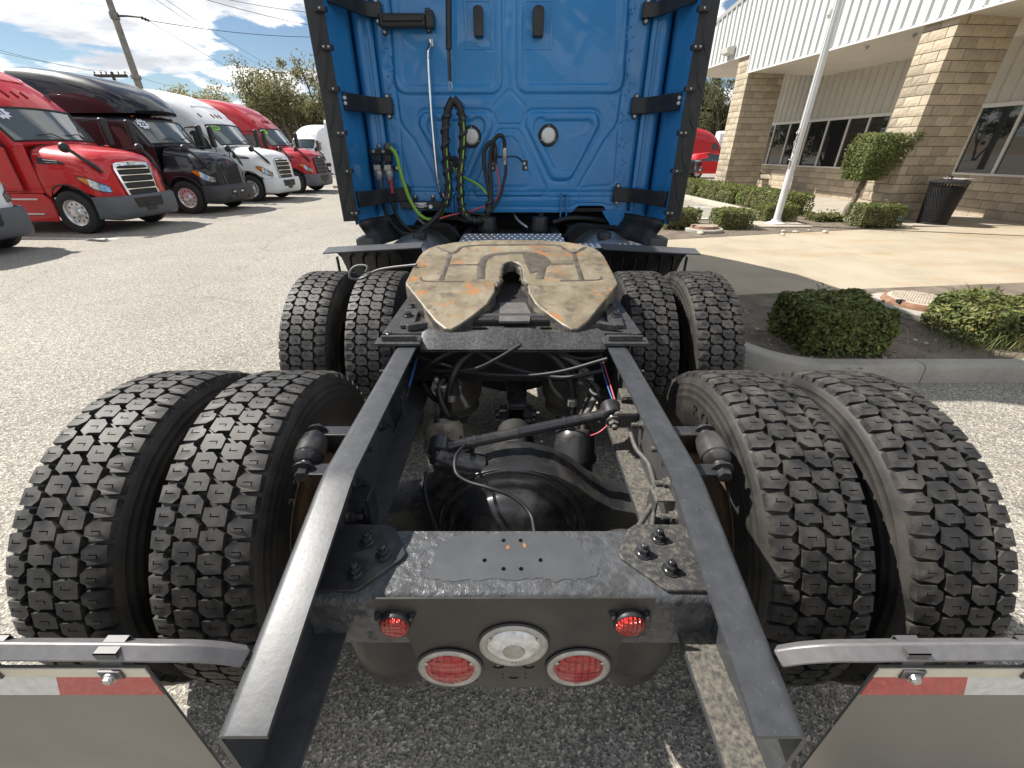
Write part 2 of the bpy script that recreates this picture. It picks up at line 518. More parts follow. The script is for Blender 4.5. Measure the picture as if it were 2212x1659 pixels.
for (y0, dx) in ((12.2, 0), (14.9, 0), (17.6, 0)):
    for dd in (0, .28):
        b = MB(); b.box((3.2, y0 + dd - .05, .004), (6.85 - (y0 - 11) * .06, y0 + dd + .05, .006))
        o = b.build('parking_line', M_LINE); o['kind'] = 'structure'
for y0 in (9.35, 12.7, 16.1, 19.5, 22.9):
    b = MB(); b.add([(-16,y0+.35,.004),(-8.4,y0-.05,.004),(-8.4,y0+.07,.004),(-16,y0+.47,.004)], [(0,1,2,3)])
    o = b.build('parking_line', M_LINE); o['kind'] = 'structure'
# low traffic island beyond the far red truck
isl = [(-8.9, 23.1), (-5.9, 22.6), (-5.75, 22.9), (-5.8, 23.2), (-8.8, 23.75)]
poly_obj('traffic_island', isl, -.02, .14, M_WALK, bevel=.02)
# ------------------------------------------------------------------ shared materials
M_RUB = mat('tyre_rubber', (.019,.0185,.018), .56, vary=.4, vscale=30, dust=(.17,.152,.13), dust_amt=.42, dscale=17, dpos=(.42,.74), bump=.25, bscale=300, bdist=.0012)
M_RUBS = mat('sidewall_rubber', (.016,.0155,.015), .56, vary=.3, vscale=10, dust=(.13,.115,.095), dust_amt=.36, dscale=6, dpos=(.42,.75), bump=.12, bscale=220, bdist=.001)
M_FRAME = mat('black_chassis_paint', (.024,.025,.027), .36, spec=.55, vary=.3, vscale=14, dust=(.17,.155,.13), dust_amt=.5, dscale=12, dpos=(.52,.76), bump=.25, bscale=150, bdist=.0015)
M_FRAMEC = mat('grey_worn_chassis_paint', (.048,.051,.055), .42, metal=.12, spec=.55, vary=.22, vscale=30, dust=(.2,.19,.17), dust_amt=.4, dscale=130, dpos=(.58,.78), bump=.16, bscale=110, bdist=.0012)
M_MUD = mat('mud_spattered_steel', (.05,.05,.048), .5, vary=.2, dust=(.33,.29,.225), dust_amt=.5, dscale=110, dpos=(.36,.74), bump=.3, bscale=120, bdist=.002, dup=True)
M_BLACK = mat('black_plastic', (.016,.0165,.018), .42, vary=.2, vscale=20, dust=(.12,.115,.1), dust_amt=.22, dscale=7, dpos=(.45,.8), bump=.15, bscale=260, bdist=.001)
M_BLACKG = mat('glossy_black_steel', (.022,.0225,.024), .26, spec=.6, vary=.25, vscale=8, dust=(.17,.155,.13), dust_amt=.4, dscale=10, dpos=(.5,.8), bump=.2, bscale=40, bdist=.002)  # dust lifted partly to mimic the sunlit grey sheen of the axle
M_DARK = mat('underbody_black', (.010,.010,.010), .7, dust=(.035,.03,.025), dust_amt=.6, dscale=8, dpos=(.4,.7))
M_RUST = mat('rusty_drum', (.13,.075,.04), .75, metal=.2, vary=.45, vscale=15, dust=(.05,.045,.04), dust_amt=.8, dscale=7, dpos=(.4,.6))
M_BLUE = mat('blue_cab_paint', (.022,.20,.475), .38, spec=.3, coat=.65, coat_rough=.03, vary=.06, vscale=3, dust=(.22,.26,.30), dust_amt=.12, dscale=5, dpos=(.45,.8), bump=.05, bscale=6, bdist=.004)
M_CHROME = mat('bright_chrome', (.78,.78,.78), .07, metal=1.0)
M_ALU = mat('brushed_aluminium', (.62,.63,.64), .38, metal=.75, rvary=.12, bump=.06, bscale=200, bdist=.001)
M_STEEL = mat('zinc_bolt_steel', (.46,.46,.45), .35, metal=1.0, rvary=.1)
M_CAST = mat('galvanised_cast', (.42,.41,.39), .48, metal=.8, vary=.2, vscale=40)
def lens_mat(name, col, sc=430):
    m = mat(name, col, .14, coat=.6, spec=.6, vary=.25, vscale=70)
    nt = m.node_tree; tcn = nt.nodes.new('ShaderNodeTexCoord'); sp = nt.nodes.new('ShaderNodeSeparateXYZ'); nt.links.new(tcn.outputs['Object'], sp.inputs[0])
    outs = []
    for i in (0, 2):
        a = nt.nodes.new('ShaderNodeMath'); a.operation = 'MULTIPLY'; a.inputs[1].default_value = sc; nt.links.new(sp.outputs[i], a.inputs[0])
        c = nt.nodes.new('ShaderNodeMath'); c.operation = 'SINE'; nt.links.new(a.outputs[0], c.inputs[0]); outs.append(c.outputs[0])
    ad = nt.nodes.new('ShaderNodeMath'); ad.operation = 'ADD'; nt.links.new(outs[0], ad.inputs[0]); nt.links.new(outs[1], ad.inputs[1])
    bp = nt.nodes.new('ShaderNodeBump'); bp.inputs['Strength'].default_value = .8; bp.inputs['Distance'].default_value = .004
    nt.links.new(ad.outputs[0], bp.inputs['Height']); nt.links.new(bp.outputs[0], nt.nodes['Principled BSDF'].inputs['Normal'])
    return m
M_REDL = lens_mat('red_lamp_lens', (.46,.014,.012))
M_MUD2 = mat('dusty_black_gusset', (.04,.041,.042), .42, vary=.3, vscale=18, dust=(.30,.265,.205), dust_amt=.42, dscale=95, dpos=(.46,.76), bump=.3, bscale=120, bdist=.002)
M_REDS = lens_mat('red_marker_lens', (.50,.022,.015), 700)
M_CLEAR = mat('clear_lamp_lens', (.62,.62,.60), .14, coat=.8, metal=.25, vary=.2, vscale=60, bump=.5, bscale=90, bdist=.003)
M_TAPEW = mat('white_reflective_tape', (.56,.56,.55), .35, coat=.3, vary=.16, vscale=60, bump=.3, bscale=110, bdist=.002)
M_TAPER = mat('red_reflective_tape', (.40,.025,.025), .38, coat=.3, vary=.22, vscale=70, bump=.3, bscale=110, bdist=.002)
M_CREAM = mat('cream_clamp_strip', (.60,.55,.44), .5, vary=.08, vscale=20)
M_FLAP = mat('polished_flap_plate', (.20,.197,.19), .33, metal=.75, rvary=.05, vary=.05, vscale=4, dust=(.2,.19,.17), dust_amt=.3, dscale=3.5, dpos=(.4,.75), bump=.05, bscale=5, bdist=.01)
M_BAR = mat('silver_grey_bar_paint', (.17,.165,.165), .45, metal=.3, vary=.12, vscale=50, bump=.2, bscale=160, bdist=.001)
M_HOSE = mat('black_hose', (.014,.014,.014), .5, vary=.2, vscale=40)
M_HOSEG = mat('grey_braided_hose', (.085,.082,.075), .6, vary=.35, vscale=60)
M_GREEN = mat('green_cable', (.20,.40,.035), .42)
M_PINK = mat('red_air_line', (.50,.09,.10), .42)
M_BLUEH = mat('blue_air_line', (.03,.10,.30), .42)
M_GRIPR = mat('red_grip', (.26,.045,.05), .55)
M_GRIPB = mat('blue_grip', (.04,.06,.10), .55)
M_WHITE = mat('white_print', (.75,.75,.74), .5)
M_TAN = mat('tan_dusty_drum', (.24,.215,.165), .6, vary=.2, vscale=16, dust=(.09,.08,.065), dust_amt=.9, dscale=9, dpos=(.52,.62))
# ================================================================== the blue tractor, seen from behind
YA, YB, AZ, TR = 1.108, 2.47, .51, .511             # rear axle, forward axle, axle height, tyre radius
TORG = Vector((0, 1.8, 0))
truck = thing('semi_truck', 'blue semi truck seen from behind with bare frame rails, fifth wheel and eight drive tyres', 'semi truck', TORG)

# ---------------- tyres with moulded tread blocks
def tyre_geo():
    b = MB()
    prof = [(-.098,.292),(-.112,.30),(-.127,.33),(-.136,.365),(-.1385,.40),(-.1388,.415),(-.1405,.418),(-.1402,.424),(-.1385,.427),(-.137,.439),(-.1382,.442),(-.1375,.448),(-.1355,.451),(-.133,.463),(-.134,.466),(-.130,.474),(-.124,.486),(-.117,.491)]
    half = prof[:]
    prof = half + [(-.06,.4925),(0,.493),(.06,.4925)] + [(-x, r) for x, r in reversed(half)]
    b.lathe(prof, 72, mi=1, cap=False)
    N = 58; p = 2 * math.pi * TR / N
    hexA = [(-.0280,-.41),(.012,-.435),(.0292,-.15),(.0285,.385),(-.003,.395),(-.008,.515),(-.0290,.27)]
    sip = [(-.0115,-.0014),(.0115,-.0014),(.0115,.0085),(.0087,.0085),(.0087,.0014),(-.0115,.0014)]
    sh = [(-.0272,-.18),(-.013,-.435),(.027,-.37),(.0285,.38),(-.011,.44),(-.013,.29),(-.0262,.17)]
    kinds = []
    kinds.append((-.0315, 0.0, [(x, s*p) for x, s in hexA], [(x, s) for x, s in sip], 0))
    kinds.append((.0315, .5, [(-x, -s*p) for x, s in hexA], [(-x, -s) for x, s in sip], 0))
    kinds.append((.0935, 0.0, [(x, s*p) for x, s in sh], [(x, s) for x, s in sip], 1))
    kinds.append((-.0935, .5, [(-x, -s*p) for x, s in sh], [(-x, -s) for x, s in sip], 1))
    lr = random.Random(3)
    for cx, off, poly, hole, shd in kinds:
        t = MB().prism(poly, 0, 1, holes=[hole])
        n = len(t.v) // 2
        no = len(poly)
        for i in range(N):
            s0 = (i + off) * p
            vs = []
            tw = 1.0
            for k, v in enumerate(t.v):
                x, s, z = v
                ring = k % n < no
                sc = 1.03 if (z < .5 and ring) else 1.0
                r = .4915 if z < .5 else TR
                X = cx + x * sc
                if shd and z > .5 and abs(X) > .11: r = TR - .007
                if shd and z < .5 and abs(X) > .11: X = math.copysign(.1245, X); r = .486
                if z > .5: r -= .0022 * (X / .12) ** 2
                a = (s0 + s * sc) / TR
                vs.append((X, r * math.cos(a), r * math.sin(a)))
            b.add(vs, t.f, 0)
    return b
_ty = tyre_geo().build('tyre', [M_RUB, M_RUBS], None, smooth=38)
TYRE_ME = _ty.data; bpy.data.objects.remove(_ty)
def rim_geo():
    b = MB()
    b.lathe([(-.112,.300),(-.116,.306),(-.118,.300),(-.112,.288),(-.09,.278),(-.03,.262),(.05,.262),(.09,.278),(.112,.288),(.118,.300),(.116,.306),(.112,.300)], 40, cap=False)
    b.lathe([(.03,.262),(.035,.20),(.06,.15),(.06,.06),(.05,.0)], 32, cap=False)
    return b
_r = rim_geo().build('wheel', mat('dirty_steel_wheel', (.20,.195,.19), .5, metal=.6, dust=(.12,.095,.07), dust_amt=.9, dscale=7, dpos=(.35,.6)), None, smooth=40)
RIM_ME = _r.data; bpy.data.objects.remove(_r)
def drum_geo():
    b = MB()
    b.lathe([(-.10,.06),(-.10,.205),(-.085,.212),(-.06,.206),(.02,.206),(.025,.1)], 36)
    return b
_d = drum_geo().build('brake_drum', M_RUST, None, smooth=40)
DRUM_ME = _d.data; bpy.data.objects.remove(_d)
M_CHALK = mat('yellow_chalk_mark', (.32,.29,.2), .9)
def arc_text(txt, size, r, a0, step, side, x, ext=.0012, bold=.0):
    """letters bent round a wheel; side -1: on the face that looks to -X"""
    b = MB()
    for i, ch in enumerate(txt):
        if ch == ' ': continue
        vs, fs = text_mesh(ch, size, extrude=ext, bold=bold)
        a = a0 - i * step                          # angle from +Y (forward) over the top
        up = Vector((0, math.cos(a), math.sin(a)))
        nrm = Vector((side, 0, 0))
        rt = up.cross(nrm)
        c = up * r + nrm * x
        M = Matrix((( rt.x, up.x, nrm.x, c.x), (rt.y, up.y, nrm.y, c.y), (rt.z, up.z, nrm.z, c.z), (0,0,0,1)))
        b.add(vs, fs, 0, M)
    return b
def wheel(X, Y, rot, inner):
    o = bpy.data.objects.new('wheel', RIM_ME); COL.objects.link(o); o.parent = truck
    o.location = Vector((X, Y, AZ)) - TORG
    s = 1 if X > 0 else -1
    o.rotation_euler = (rot, 0, 0 if s > 0 else math.pi)
    t = bpy.data.objects.new('tyre', TYRE_ME); COL.objects.link(t); t.parent = o
    t.rotation_euler = (0, 0, math.pi if s > 0 else 0)
    if inner:
        d = bpy.data.objects.new('brake_drum', DRUM_ME); COL.objects.link(d); d.parent = o
        if Y < 1.5:
            # moulded lettering on the face that looks to the frame
            if s > 0:
                for i_, ch_ in enumerate('ARMOR'):
                    arc_text(ch_, .060, .385, R(118) - rot - i_*R(10.5), 0, -1, .1400, .0026).build('raised_letter', M_RUBS, o, origin=Vector((0,0,0)))
            if s < 0:
                cb = arc_text('67322', .05, .362, R(82) + rot, R(8.5), -1, .1418, .0004, -.0012)
                cb.build('chalk_mark', M_CHALK, o, origin=Vector((0,0,0)))
    return o
for Y in (YB, YA):
    for s in (-1, 1):
        for c, inn in ((.757, True), (1.102, False)):
            wheel(s * c, Y, rnd.random() * 6.28 if not (inn and Y < 1.5) else 0.02, inn)

# ---------------- frame rails: C channels whose tails drop to the rear
def rail(s):
    st = [(.286, .914, .745), (.30, .918, .745), (.70, 1.014, .745), (.74, 1.02, .745), (1.6, 1.02, .745), (4.6, 1.02, .745)]
    b = MB(); vs = []
    for Y, zt, zb in st:
        x = lambda q: s * q
        vs += [(x(.430), Y, zt - .024), (x(.4287), Y, zt - .0155), (x(.425), Y, zt - .0075), (x(.4185), Y, zt - .002), (x(.409), Y, zt), (x(.352), Y, zt), (x(.352), Y, zt-.009), (x(.421), Y, zt-.009), (x(.421), Y, zb+.009), (x(.352), Y, zb+.009), (x(.352), Y, zb), (x(.418), Y, zb), (x(.430), Y, zb+.012)]
    k = 13; fs = []
    for i in range(len(st)-1):
        for j in range(k):
            fs.append((i*k+j, i*k+(j+1) % k, (i+1)*k+(j+1) % k, (i+1)*k+j))
    fs.append(list(range(k))[::-1]); fs.append([(len(st)-1)*k + j for j in range(k)])
    if s > 0: fs = [f[::-1] for f in fs]
    b.add(vs, fs)
    return b.build('frame_rail', M_FRAMEC, truck, smooth=40)
railL, railR = rail(-1), rail(1)
# mud caked on the lower flange of the right rail, as a worn layer
for s in (1,):
    b = MB(); b.box((s*.3535, .30, .7545), (s*.4205, 3.2, .7575))
    b.build('mud_layer', M_MUD, railR)
    b = MB(); b.box((.4185, .70, .80), (.4205, 1.9, .98)); b.build('mud_layer', M_MUD, railR)

def hexbolt(b, p, r=.0145, h=.013, stud=.012, ax=(0, 0, 1), washer=True, r_w=None):
    M = axis_m(p, ax)
    q = 0.0
    if washer:
        b.lathe([(0, 0), (0, r_w or r*1.45), (.003, r_w or r*1.45), (.0035, 0)], 16, M); q = .003
        b.lathe([(q, r*1.2), (q+.003, r*1.12), (q+.004, r)], 12, M)
    b.lathe([(q, 0), (q, r), (q+h, r), (q+h+.001, r*.86), (q+h+.001, 0)], 6, M)
    if stud: b.lathe([(q+h, r*.55), (q+h+stud, r*.55), (q+h+stud+.001, r*.45), (q+h+stud+.001, 0)], 10, M)

# ---------------- rear crossmember with holes and corner gussets
CZ = .87
b = MB()
holes = []
for x, y in ((1088,1168),(1125,1168),(1047,1211),(1168,1210.5),(1088,1229.5),(1126,1229.5)):
    c = P(x, y, Z=CZ)
    holes.append([(c.x + .0052*math.cos(a*math.pi/5), c.y + .0052*math.sin(a*math.pi/5)) for a in range(10)])
b.prism([(-.419,.548),(.419,.548),(.419,.698),(-.419,.698)], CZ - .008, CZ, holes=holes)
b.box((-.419, .548, .715), (.419, .556, CZ - .0081)); b.box((-.419, .69, .715), (.419, .698, CZ - .0081))
cm = b.build('crossmember', mat('blistered_grey_frame_paint', (.085,.088,.092), .36, metal=.25, vary=.3, vscale=40, dust=(.03,.031,.033), dust_amt=.8, dscale=14, dpos=(.54,.60), bump=.9, bscale=60, bdist=.005), truck)
# thick rounded rear lip below the top sheet
b = MB()
b.add([(x, .549 - .022*math.sin(a) , CZ - .024 + .024*math.cos(a)) for x in (-.419, .419) for a in [i*math.pi/2/6 for i in range(7)]],
      [(i, i+1, 8+i, 7+i) for i in range(6)])
b.box((-.419, .5275, .72), (.419, .548, CZ - .0245))
b.build('rear_lip', cm.data.materials[0], cm, smooth=60)
# flaking old paint patch and rust round the holes
M_FLAKE = mat('old_grey_paint_skin', (.072,.076,.08), .42, metal=.2, vary=.12, vscale=18, bump=.2, bscale=60, bdist=.002)
fl = [(-.185,.575),(-.17,.60),(-.165,.665),(-.12,.69),(.0,.692),(.11,.69),(.155,.672),(.17,.62),(.185,.585),(.15,.57),(.09,.566),(.06,.572),(.0,.568),(-.08,.57),(-.13,.566)]
fl2 = []
lr = random.Random(12)
for i in range(len(fl)):
    p, q = fl[i], fl[(i+1) % len(fl)]
    for k in range(6):
        t = k/6; fl2.append((lerp(p[0],q[0],t)+lr.uniform(-.004,.004), lerp(p[1],q[1],t)+lr.uniform(-.004,.004)))
b = MB(); b.prism(fl2, CZ+.0004, CZ+.0012, holes=[h for h in holes]); b.build('paint_skin', M_FLAKE, cm)
M_RUSTO = mat('orange_rust', (.26,.12,.045), .85, vary=.4, vscale=90)
for (x, y) in ((1097,1184),(1133,1180)):
    c = P(x, y, Z=CZ); lr2 = random.Random(int(x))
    b = MB(); b.prism([(c.x + lr2.uniform(.35,1)*.006*math.cos(a), c.y + lr2.uniform(.4,1)*.010*math.sin(a)) for a in [i*.9 for i in range(7)]], CZ+.0013, CZ+.0018)
    b.build('rust_spot', M_RUSTO, cm)
for s in (-1, 1):
    gp = [(-.419,.712),(-.29,.712),(-.272,.70),(-.232,.632),(-.236,.618),(-.312,.541),(-.419,.540)]
    b = MB(); b.prism([(p[0]*-s, p[1]) for p in gp], CZ + .0005, CZ + .0085)
    gpl = b.build('gusset_plate', M_FRAME if s < 0 else M_MUD2, truck, bevel=.003)
    zs = ((405,145),(478,205),(352,287)) if s < 0 else ((1738,128),(1668,195),(1793,272))
    for zx, zy in zs:
        c = P((1100+zx*.859)/1.823, (2000+zy*.859+12)/1.823, Z=CZ+.009)
        b = MB(); hexbolt(b, (c.x, c.y, CZ + .0085), .0125, .015, .011)
        b.build('bolt', M_BLACKG, gpl, smooth=30)

# ---------------- lamp plate
LY = .522
z8 = lambda x, y, Y=LY: P((1100+x*.859)/1.823, (2000+y*.859)/1.823, Y=Y)
op = [(424,418),(1727,414),(1704,540),(1668,556),(1610,578),(1572,606),(1552,650),(1546,712),(1524,766),(1488,802),(1430,822),(740,824),(690,806),(652,768),(634,718),(616,650),(596,604),(560,574),(505,556),(452,542)]
pl = [z8(x, y) for x, y in op]
oh = []
for (x, y, rx) in ((1005,726,.0135),(1143,726,.0135),(1075,776,.0115)):
    c = z8(x, y); oh.append([(c.x + rx*math.cos(a*math.pi/6), c.z + rx*.72*math.sin(a*math.pi/6)) for a in range(12)])
for (x, y) in ((1024,762),(1024,778),(1128,762),(1128,778),(900,818),(1252,815),(905,790)):
    c = z8(x, y); oh.append([(c.x + .0028*math.cos(a*math.pi/3), c.z + .0028*math.sin(a*math.pi/3)) for a in range(6)])
MXZ = Matrix(((1,0,0,0),(0,0,-1,LY),(0,1,0,0),(0,0,0,1)))      # local (x,y,z) -> (x, LY - z, y)
b = MB(); b.prism([(p.x, p.z) for p in pl], -.004, 0, MXZ, holes=oh)
lp = b.build('lamp_plate', mat('black_lamp_plate', (.030,.029,.027), .38, vary=.25, vscale=9, dust=(.13,.12,.1), dust_amt=.4, dscale=7, dpos=(.45,.8), bump=.2, bscale=26, bdist=.002), truck)
def lamp(x, y, rl, rr, ml, name):
    c = z8(x, y); M = axis_m((c.x, LY, c.z), (0, -1, 0))
    b = MB(); b.lathe([(0, rr*1.03), (.004, rr*1.05), (.006, rr*.99), (.006, 0)], 36, M)
    g_ = b.build('lamp_grommet', M_BLACK, lp, smooth=40)
    b = MB(); b.lathe([(.0062, rl), (.0062, rr*.985), (.0085, rr*.96), (.010, rr*.9), (.010, rl*1.12), (.007, rl*1.03), (.0062, rl)], 40, M, cap=False)
    ring = b.build('lamp_ring', M_CAST, lp, smooth=40)
    b = MB(); b.lathe([(.0062, rl*1.02), (.011, rl*.96), (.0155, rl*.7), (.018, rl*.35), (.0185, 0)], 36, M)
    b.build(name, ml, lp, smooth=60)
    for a in (R(-90), R(30), R(150)):
        q = Vector((c.x + rr*.80*math.cos(a+R(0)), LY - .0095, c.z + rr*.80*math.sin(a)))
        b = MB(); b.lathe([(0, .0052), (.0015, .005), (.0025, .0036), (.0025, 0)], 10, axis_m(q, (0,-1,0)))
        b.build('screw', M_STEEL, lp, smooth=40)
    return c
lamp(783, 726, .0535, .0715, M_REDL, 'tail_lamp'); lamp(1370, 724, .0535, .0715, M_REDL, 'tail_lamp')
c = lamp(1075, 622, .056, .0745, M_CLEAR, 'reversing_lamp')
b = MB(); b.lathe([(0,.024),(.002,.023),(.003,0)], 20, axis_m((c.x, LY-.0178, c.z), (0,-1,0))); b.build('lamp_core', M_CAST, lp, smooth=40)
for (x, y) in ((537,510),(1600,504)):
    c = z8(x, y); M = axis_m((c.x, LY, c.z), (0,-1,0))
    b = MB(); b.lathe([(0,.032),(.014,.032),(.016,.0305),(.016,0)], 28, M); b.build('lamp_grommet', M_BLACK, lp, smooth=40)
    b = MB(); b.lathe([(.016,.029),(.022,.028),(.026,.02),(.028,0)], 28, M); b.build('marker_lamp', M_REDS, lp, smooth=60)
    for dx in (-.0345, .0345):
        b = MB(); hexbolt(b, (c.x+dx, LY, c.z+.018), .0055, .008, .003, (0,-1,0)); b.build('bolt', M_BLACK, lp)

# ---------------- mud flaps on sprung bars
def side_pts(s): return 1 if s > 0 else -1
for s in (-1, 1):
    BY, BZ = .368, .982
    path = [(s*1.32, BY, BZ+.004), (s*1.0, BY, BZ+.003), (s*.62, BY, BZ), (s*.54, BY, BZ-.002), (s*.495, BY+.004, BZ-.010), (s*.462, BY+.012, BZ-.03), (s*.436, BY+.02, BZ-.055)]
    pp = spline(path, 5)
    b = MB(); b.tube(pp, .0185, 4)
    hb = b.build('flap_hanger', M_BAR, truck, bevel=.003, smooth=45)
    FX0, FX1, FZ1 = s*.553, s*1.26, .968
    FY = .350
    b = MB(); b.add([(FX0, FY, FZ1), (FX1, FY, FZ1), (FX1, FY, .22), (FX0, FY, .22), (FX0, FY+.004, FZ1), (FX1, FY+.004, FZ1), (FX1, FY+.004, .22), (FX0, FY+.004, .22)],
                    [(0,1,2,3),(7,6,5,4),(0,4,5,1),(2,6,7,3),(0,3,7,4),(1,5,6,2)])
    fl_ = b.build('mud_flap', M_FLAP, truck)
    b = MB(); b.box((min(FX0,FX1), FY-.0022, .9455), (max(FX0,FX1), FY-.0004, .9675)); b.build('clamp_strip', M_CREAM, fl_)
    # red and white tape with slanted joints
    zt, zb = .945, .890
    x = .555; red = True; first = True
    while x < 1.25:
        L = .155 if red else .27
        xa0 = x; xb0 = min(x + L, 1.255)
        sl = .022
        q = [(xa0 + (0 if first else -sl/2) , zt), (xb0 - sl/2, zt), (xb0 + sl/2, zb), (xa0 + (0 if first else sl/2), zb)]
        b = MB(); b.add([(s*a, FY-.0008, z) for a, z in q] + [(s*a, FY-.0003, z) for a, z in q], [(0,1,2,3),(7,6,5,4),(0,4,5,1),(1,5,6,2),(2,6,7,3),(3,7,4,0)])
        b.build('reflective_tape', M_TAPER if red else M_TAPEW, fl_)
        x += L; red = not red; first = False
    for xs in (.605, .79, 1.02):
        b = MB()
        w_ = .0165
        for (lo, hi) in (((-w_, -.0152, -.02), (w_, -.0136, .0152)), ((-w_, -.0152, .0136), (w_, .0152, .0152)), ((-w_, .0136, -.02), (w_, .0152, .0152))):
            b.box([lo[0]+s*xs, lo[1]+BY, lo[2]+BZ], [hi[0]+s*xs, hi[1]+BY, hi[2]+BZ])
        b.box((s*xs - w_, FY-.0062, .948), (s*xs + w_, FY-.0025, BZ-.015))
        b.build('bar_clip', mat('clip_steel', (.10,.098,.098), .5, metal=.3) if 'clip_steel' not in bpy.data.materials else bpy.data.materials['clip_steel'], hb)
        b = MB(); hexbolt(b, (s*xs, FY-.0064, .955), .0065, .005, 0, (0,-1,0)); b.build('bolt', M_STEEL, hb)

# ---------------- air springs, axles, suspension
for s in (-1, 1):
    for Yc in (.735, 2.06):
        M = axis_m((s*.315, Yc, .36), (0,0,1))
        b = MB(); b.lathe([(0,.0),(0,.115),(.012,.128),(.03,.128),(.045,.118),(.06,.125),(.09,.142),(.14,.147),(.20,.142),(.26,.146),(.31,.138),(.345,.12),(.36,.09),(.36,0)], 36, M)
        b.build('air_spring', mat('air_bag_rubber', (.03,.029,.027), .55, vary=.3, dust=(.12,.105,.085), dust_amt=.5, dscale=9, dpos=(.45,.7)) if (s < 0 and Yc < 1) else bpy.data.materials['air_bag_rubber'], truck, smooth=40)
        b = MB(); b.box((s*.315-.06, Yc-.05, .27), (s*.315+.06, Yc+.42, .355)); b.build('trailing_arm', M_DARK, truck, bevel=.02)
def axle_housing(Y0, m):
    b = MB()
    top = [(-.98,.565),(-.55,.57),(-.43,.578),(-.34,.60),(-.27,.645),(-.21,.70),(-.14,.745),(-.06,.768),(0,.772)]
    topf = top + [(-x, z) for x, z in reversed(top[:-1])]
    bot = [(-.98,.455),(-.5,.45),(-.36,.42),(-.27,.36),(-.18,.30),(-.07,.27),(0,.265)]
    botf = bot + [(-x, z) for x, z in reversed(bot[:-1])]
    MX = Matrix(((1,0,0,0),(0,0,-1,Y0),(0,1,0,0),(0,0,0,1)))
    b.prism(topf + botf[::-1], -.075, .075, MX)
    h = b.build('axle_housing', m, truck, bevel=.035, seg=4, smooth=50)
    M = axis_m((0, Y0, .52), (0,-1,0))
    b = MB(); b.lathe([(.07,.235),(.082,.232),(.095,.215),(.10,.205),(.105,.19),(.118,.186),(.135,.178),(.165,.155),(.19,.11),(.2,.05),(.202,0)], 48, M)
    b.build('differential_cover', m, h, smooth=60)
    b = MB(); b.lathe([(.07,.25),(.08,.25),(.084,.243),(.084,.236)], 48, M); b.build('cover_rib', m, h, smooth=40)
    return h
ah = axle_housing(YA, M_BLACKG); axle_housing(YB, M_DARK)
# bracket arm up to the transverse torque rod
L0, L1 = Vector((-.235, 1.10, .80)), Vector((.335, 1.205, .87))
b = MB()
b.tube(spline([(-.10,1.085,.735),(-.16,1.075,.755),(-.21,1.07,.775),(-.245,1.07,.80)], 4), [.045]*4+[.042]*4+[.036]*4+[.034], 8)
b.build('rod_bracket', M_BLACKG, truck, smooth=50)
d = (L1-L0).normalized()
b = MB(); b.tube([L0, L0+d*.03, L0+d*.045, L1-d*.045, L1-d*.03, L1], [.026,.024,.0185,.0185,.024,.026], 14)
tr_ = b.build('torque_rod', M_BLACKG, truck, smooth=50)
for p in (L0, L1):
    M = axis_m(p - Vector((0,.04,.0)), (0,1,0.25)); b = MB()
    b.lathe([(0,.0),(0,.016),(.010,.018),(.012,.030),(.016,.034),(.064,.034),(.068,.030),(.070,.018),(.08,.016),(.08,0)], 22, M); b.build('rod_bushing', M_BLACKG, tr_, smooth=40)
    b = MB(); hexbolt(b, p - Vector((0,.042,.004)), .017, .016, .014, (0,-1,-.25)); b.build('bolt', M_FRAME if p == L0 else M_MUD, tr_, smooth=30)
for f in (.2, .45, .72):
    p = L0.lerp(L1, f); b = MB(); b.tube([p - d*.003, p + d*.003], .0215, 14); b.build('cable_tie', M_BLACK, tr_)
b = MB(); b.box((.335,1.16,.84),(.42,1.25,.90)); b.build('rod_hanger', M_MUD, truck, bevel=.01)
# drive shaft with universal joint
b = MB(); b.tube([(0.01,1.20,.66),(0.012,1.30,.675)], .055, 18); b.tube([(0.012,1.30,.675),(0.013,1.36,.685)], [.075,.07], 18)
b.tube([(0.02,1.56,.72),(0.02,1.66,.735),(0.02,2.3,.80)], [.042,.05,.05], 18)
ds = b.build('drive_shaft', M_DARK, truck, smooth=40)
b = MB()
for sx in (-1, 1):
    b.box((.015+sx*.05-.016,1.36,.65),(.015+sx*.05+.016,1.48,.735)); b.box((.015-.03,1.44,.70+sx*.045-.012),(.015+.045,1.58,.70+sx*.045+.012))
    b.tube([(.015+sx*.03,1.455,.70),(.015+sx*.085,1.455,.70)], .022, 10)
b.build('universal_joint', M_BLACKG, ds, bevel=.008)
# brake chambers
def chamber(p, dr, mats_, r=.082, L=.19):
    M = axis_m(p, dr); b = MB()
    b.lathe([(0,0),(0,r*.72),(.02,r*.9),(.07,r*.95),(.082,r*1.08),(.10,r*1.08),(.112,r*.97),(L-.03,r*.93),(L-.008,r*.7),(L,0)], 28, M)
    o = b.build('brake_chamber', mats_, truck, smooth=40)
    for a in (0, 2.2, 4.2):
        q = M @ Vector((L-.01, r*.45*math.cos(a), r*.45*math.sin(a))); b = MB(); hexbolt(b, q, .010, .02, .02, dr); b.build('fitting', M_BLACK, o)
    return o
chamber((.235,1.25,.54), (.02,.35,.93), M_BLACKG, .08, .21)
chamber((-.255,1.29,.56), (-.05,.32,.93), M_TAN, .078, .2)
for s in (-1, 1):
    chamber((s*.24,2.62,.54), (.02,.35,.93), M_DARK)
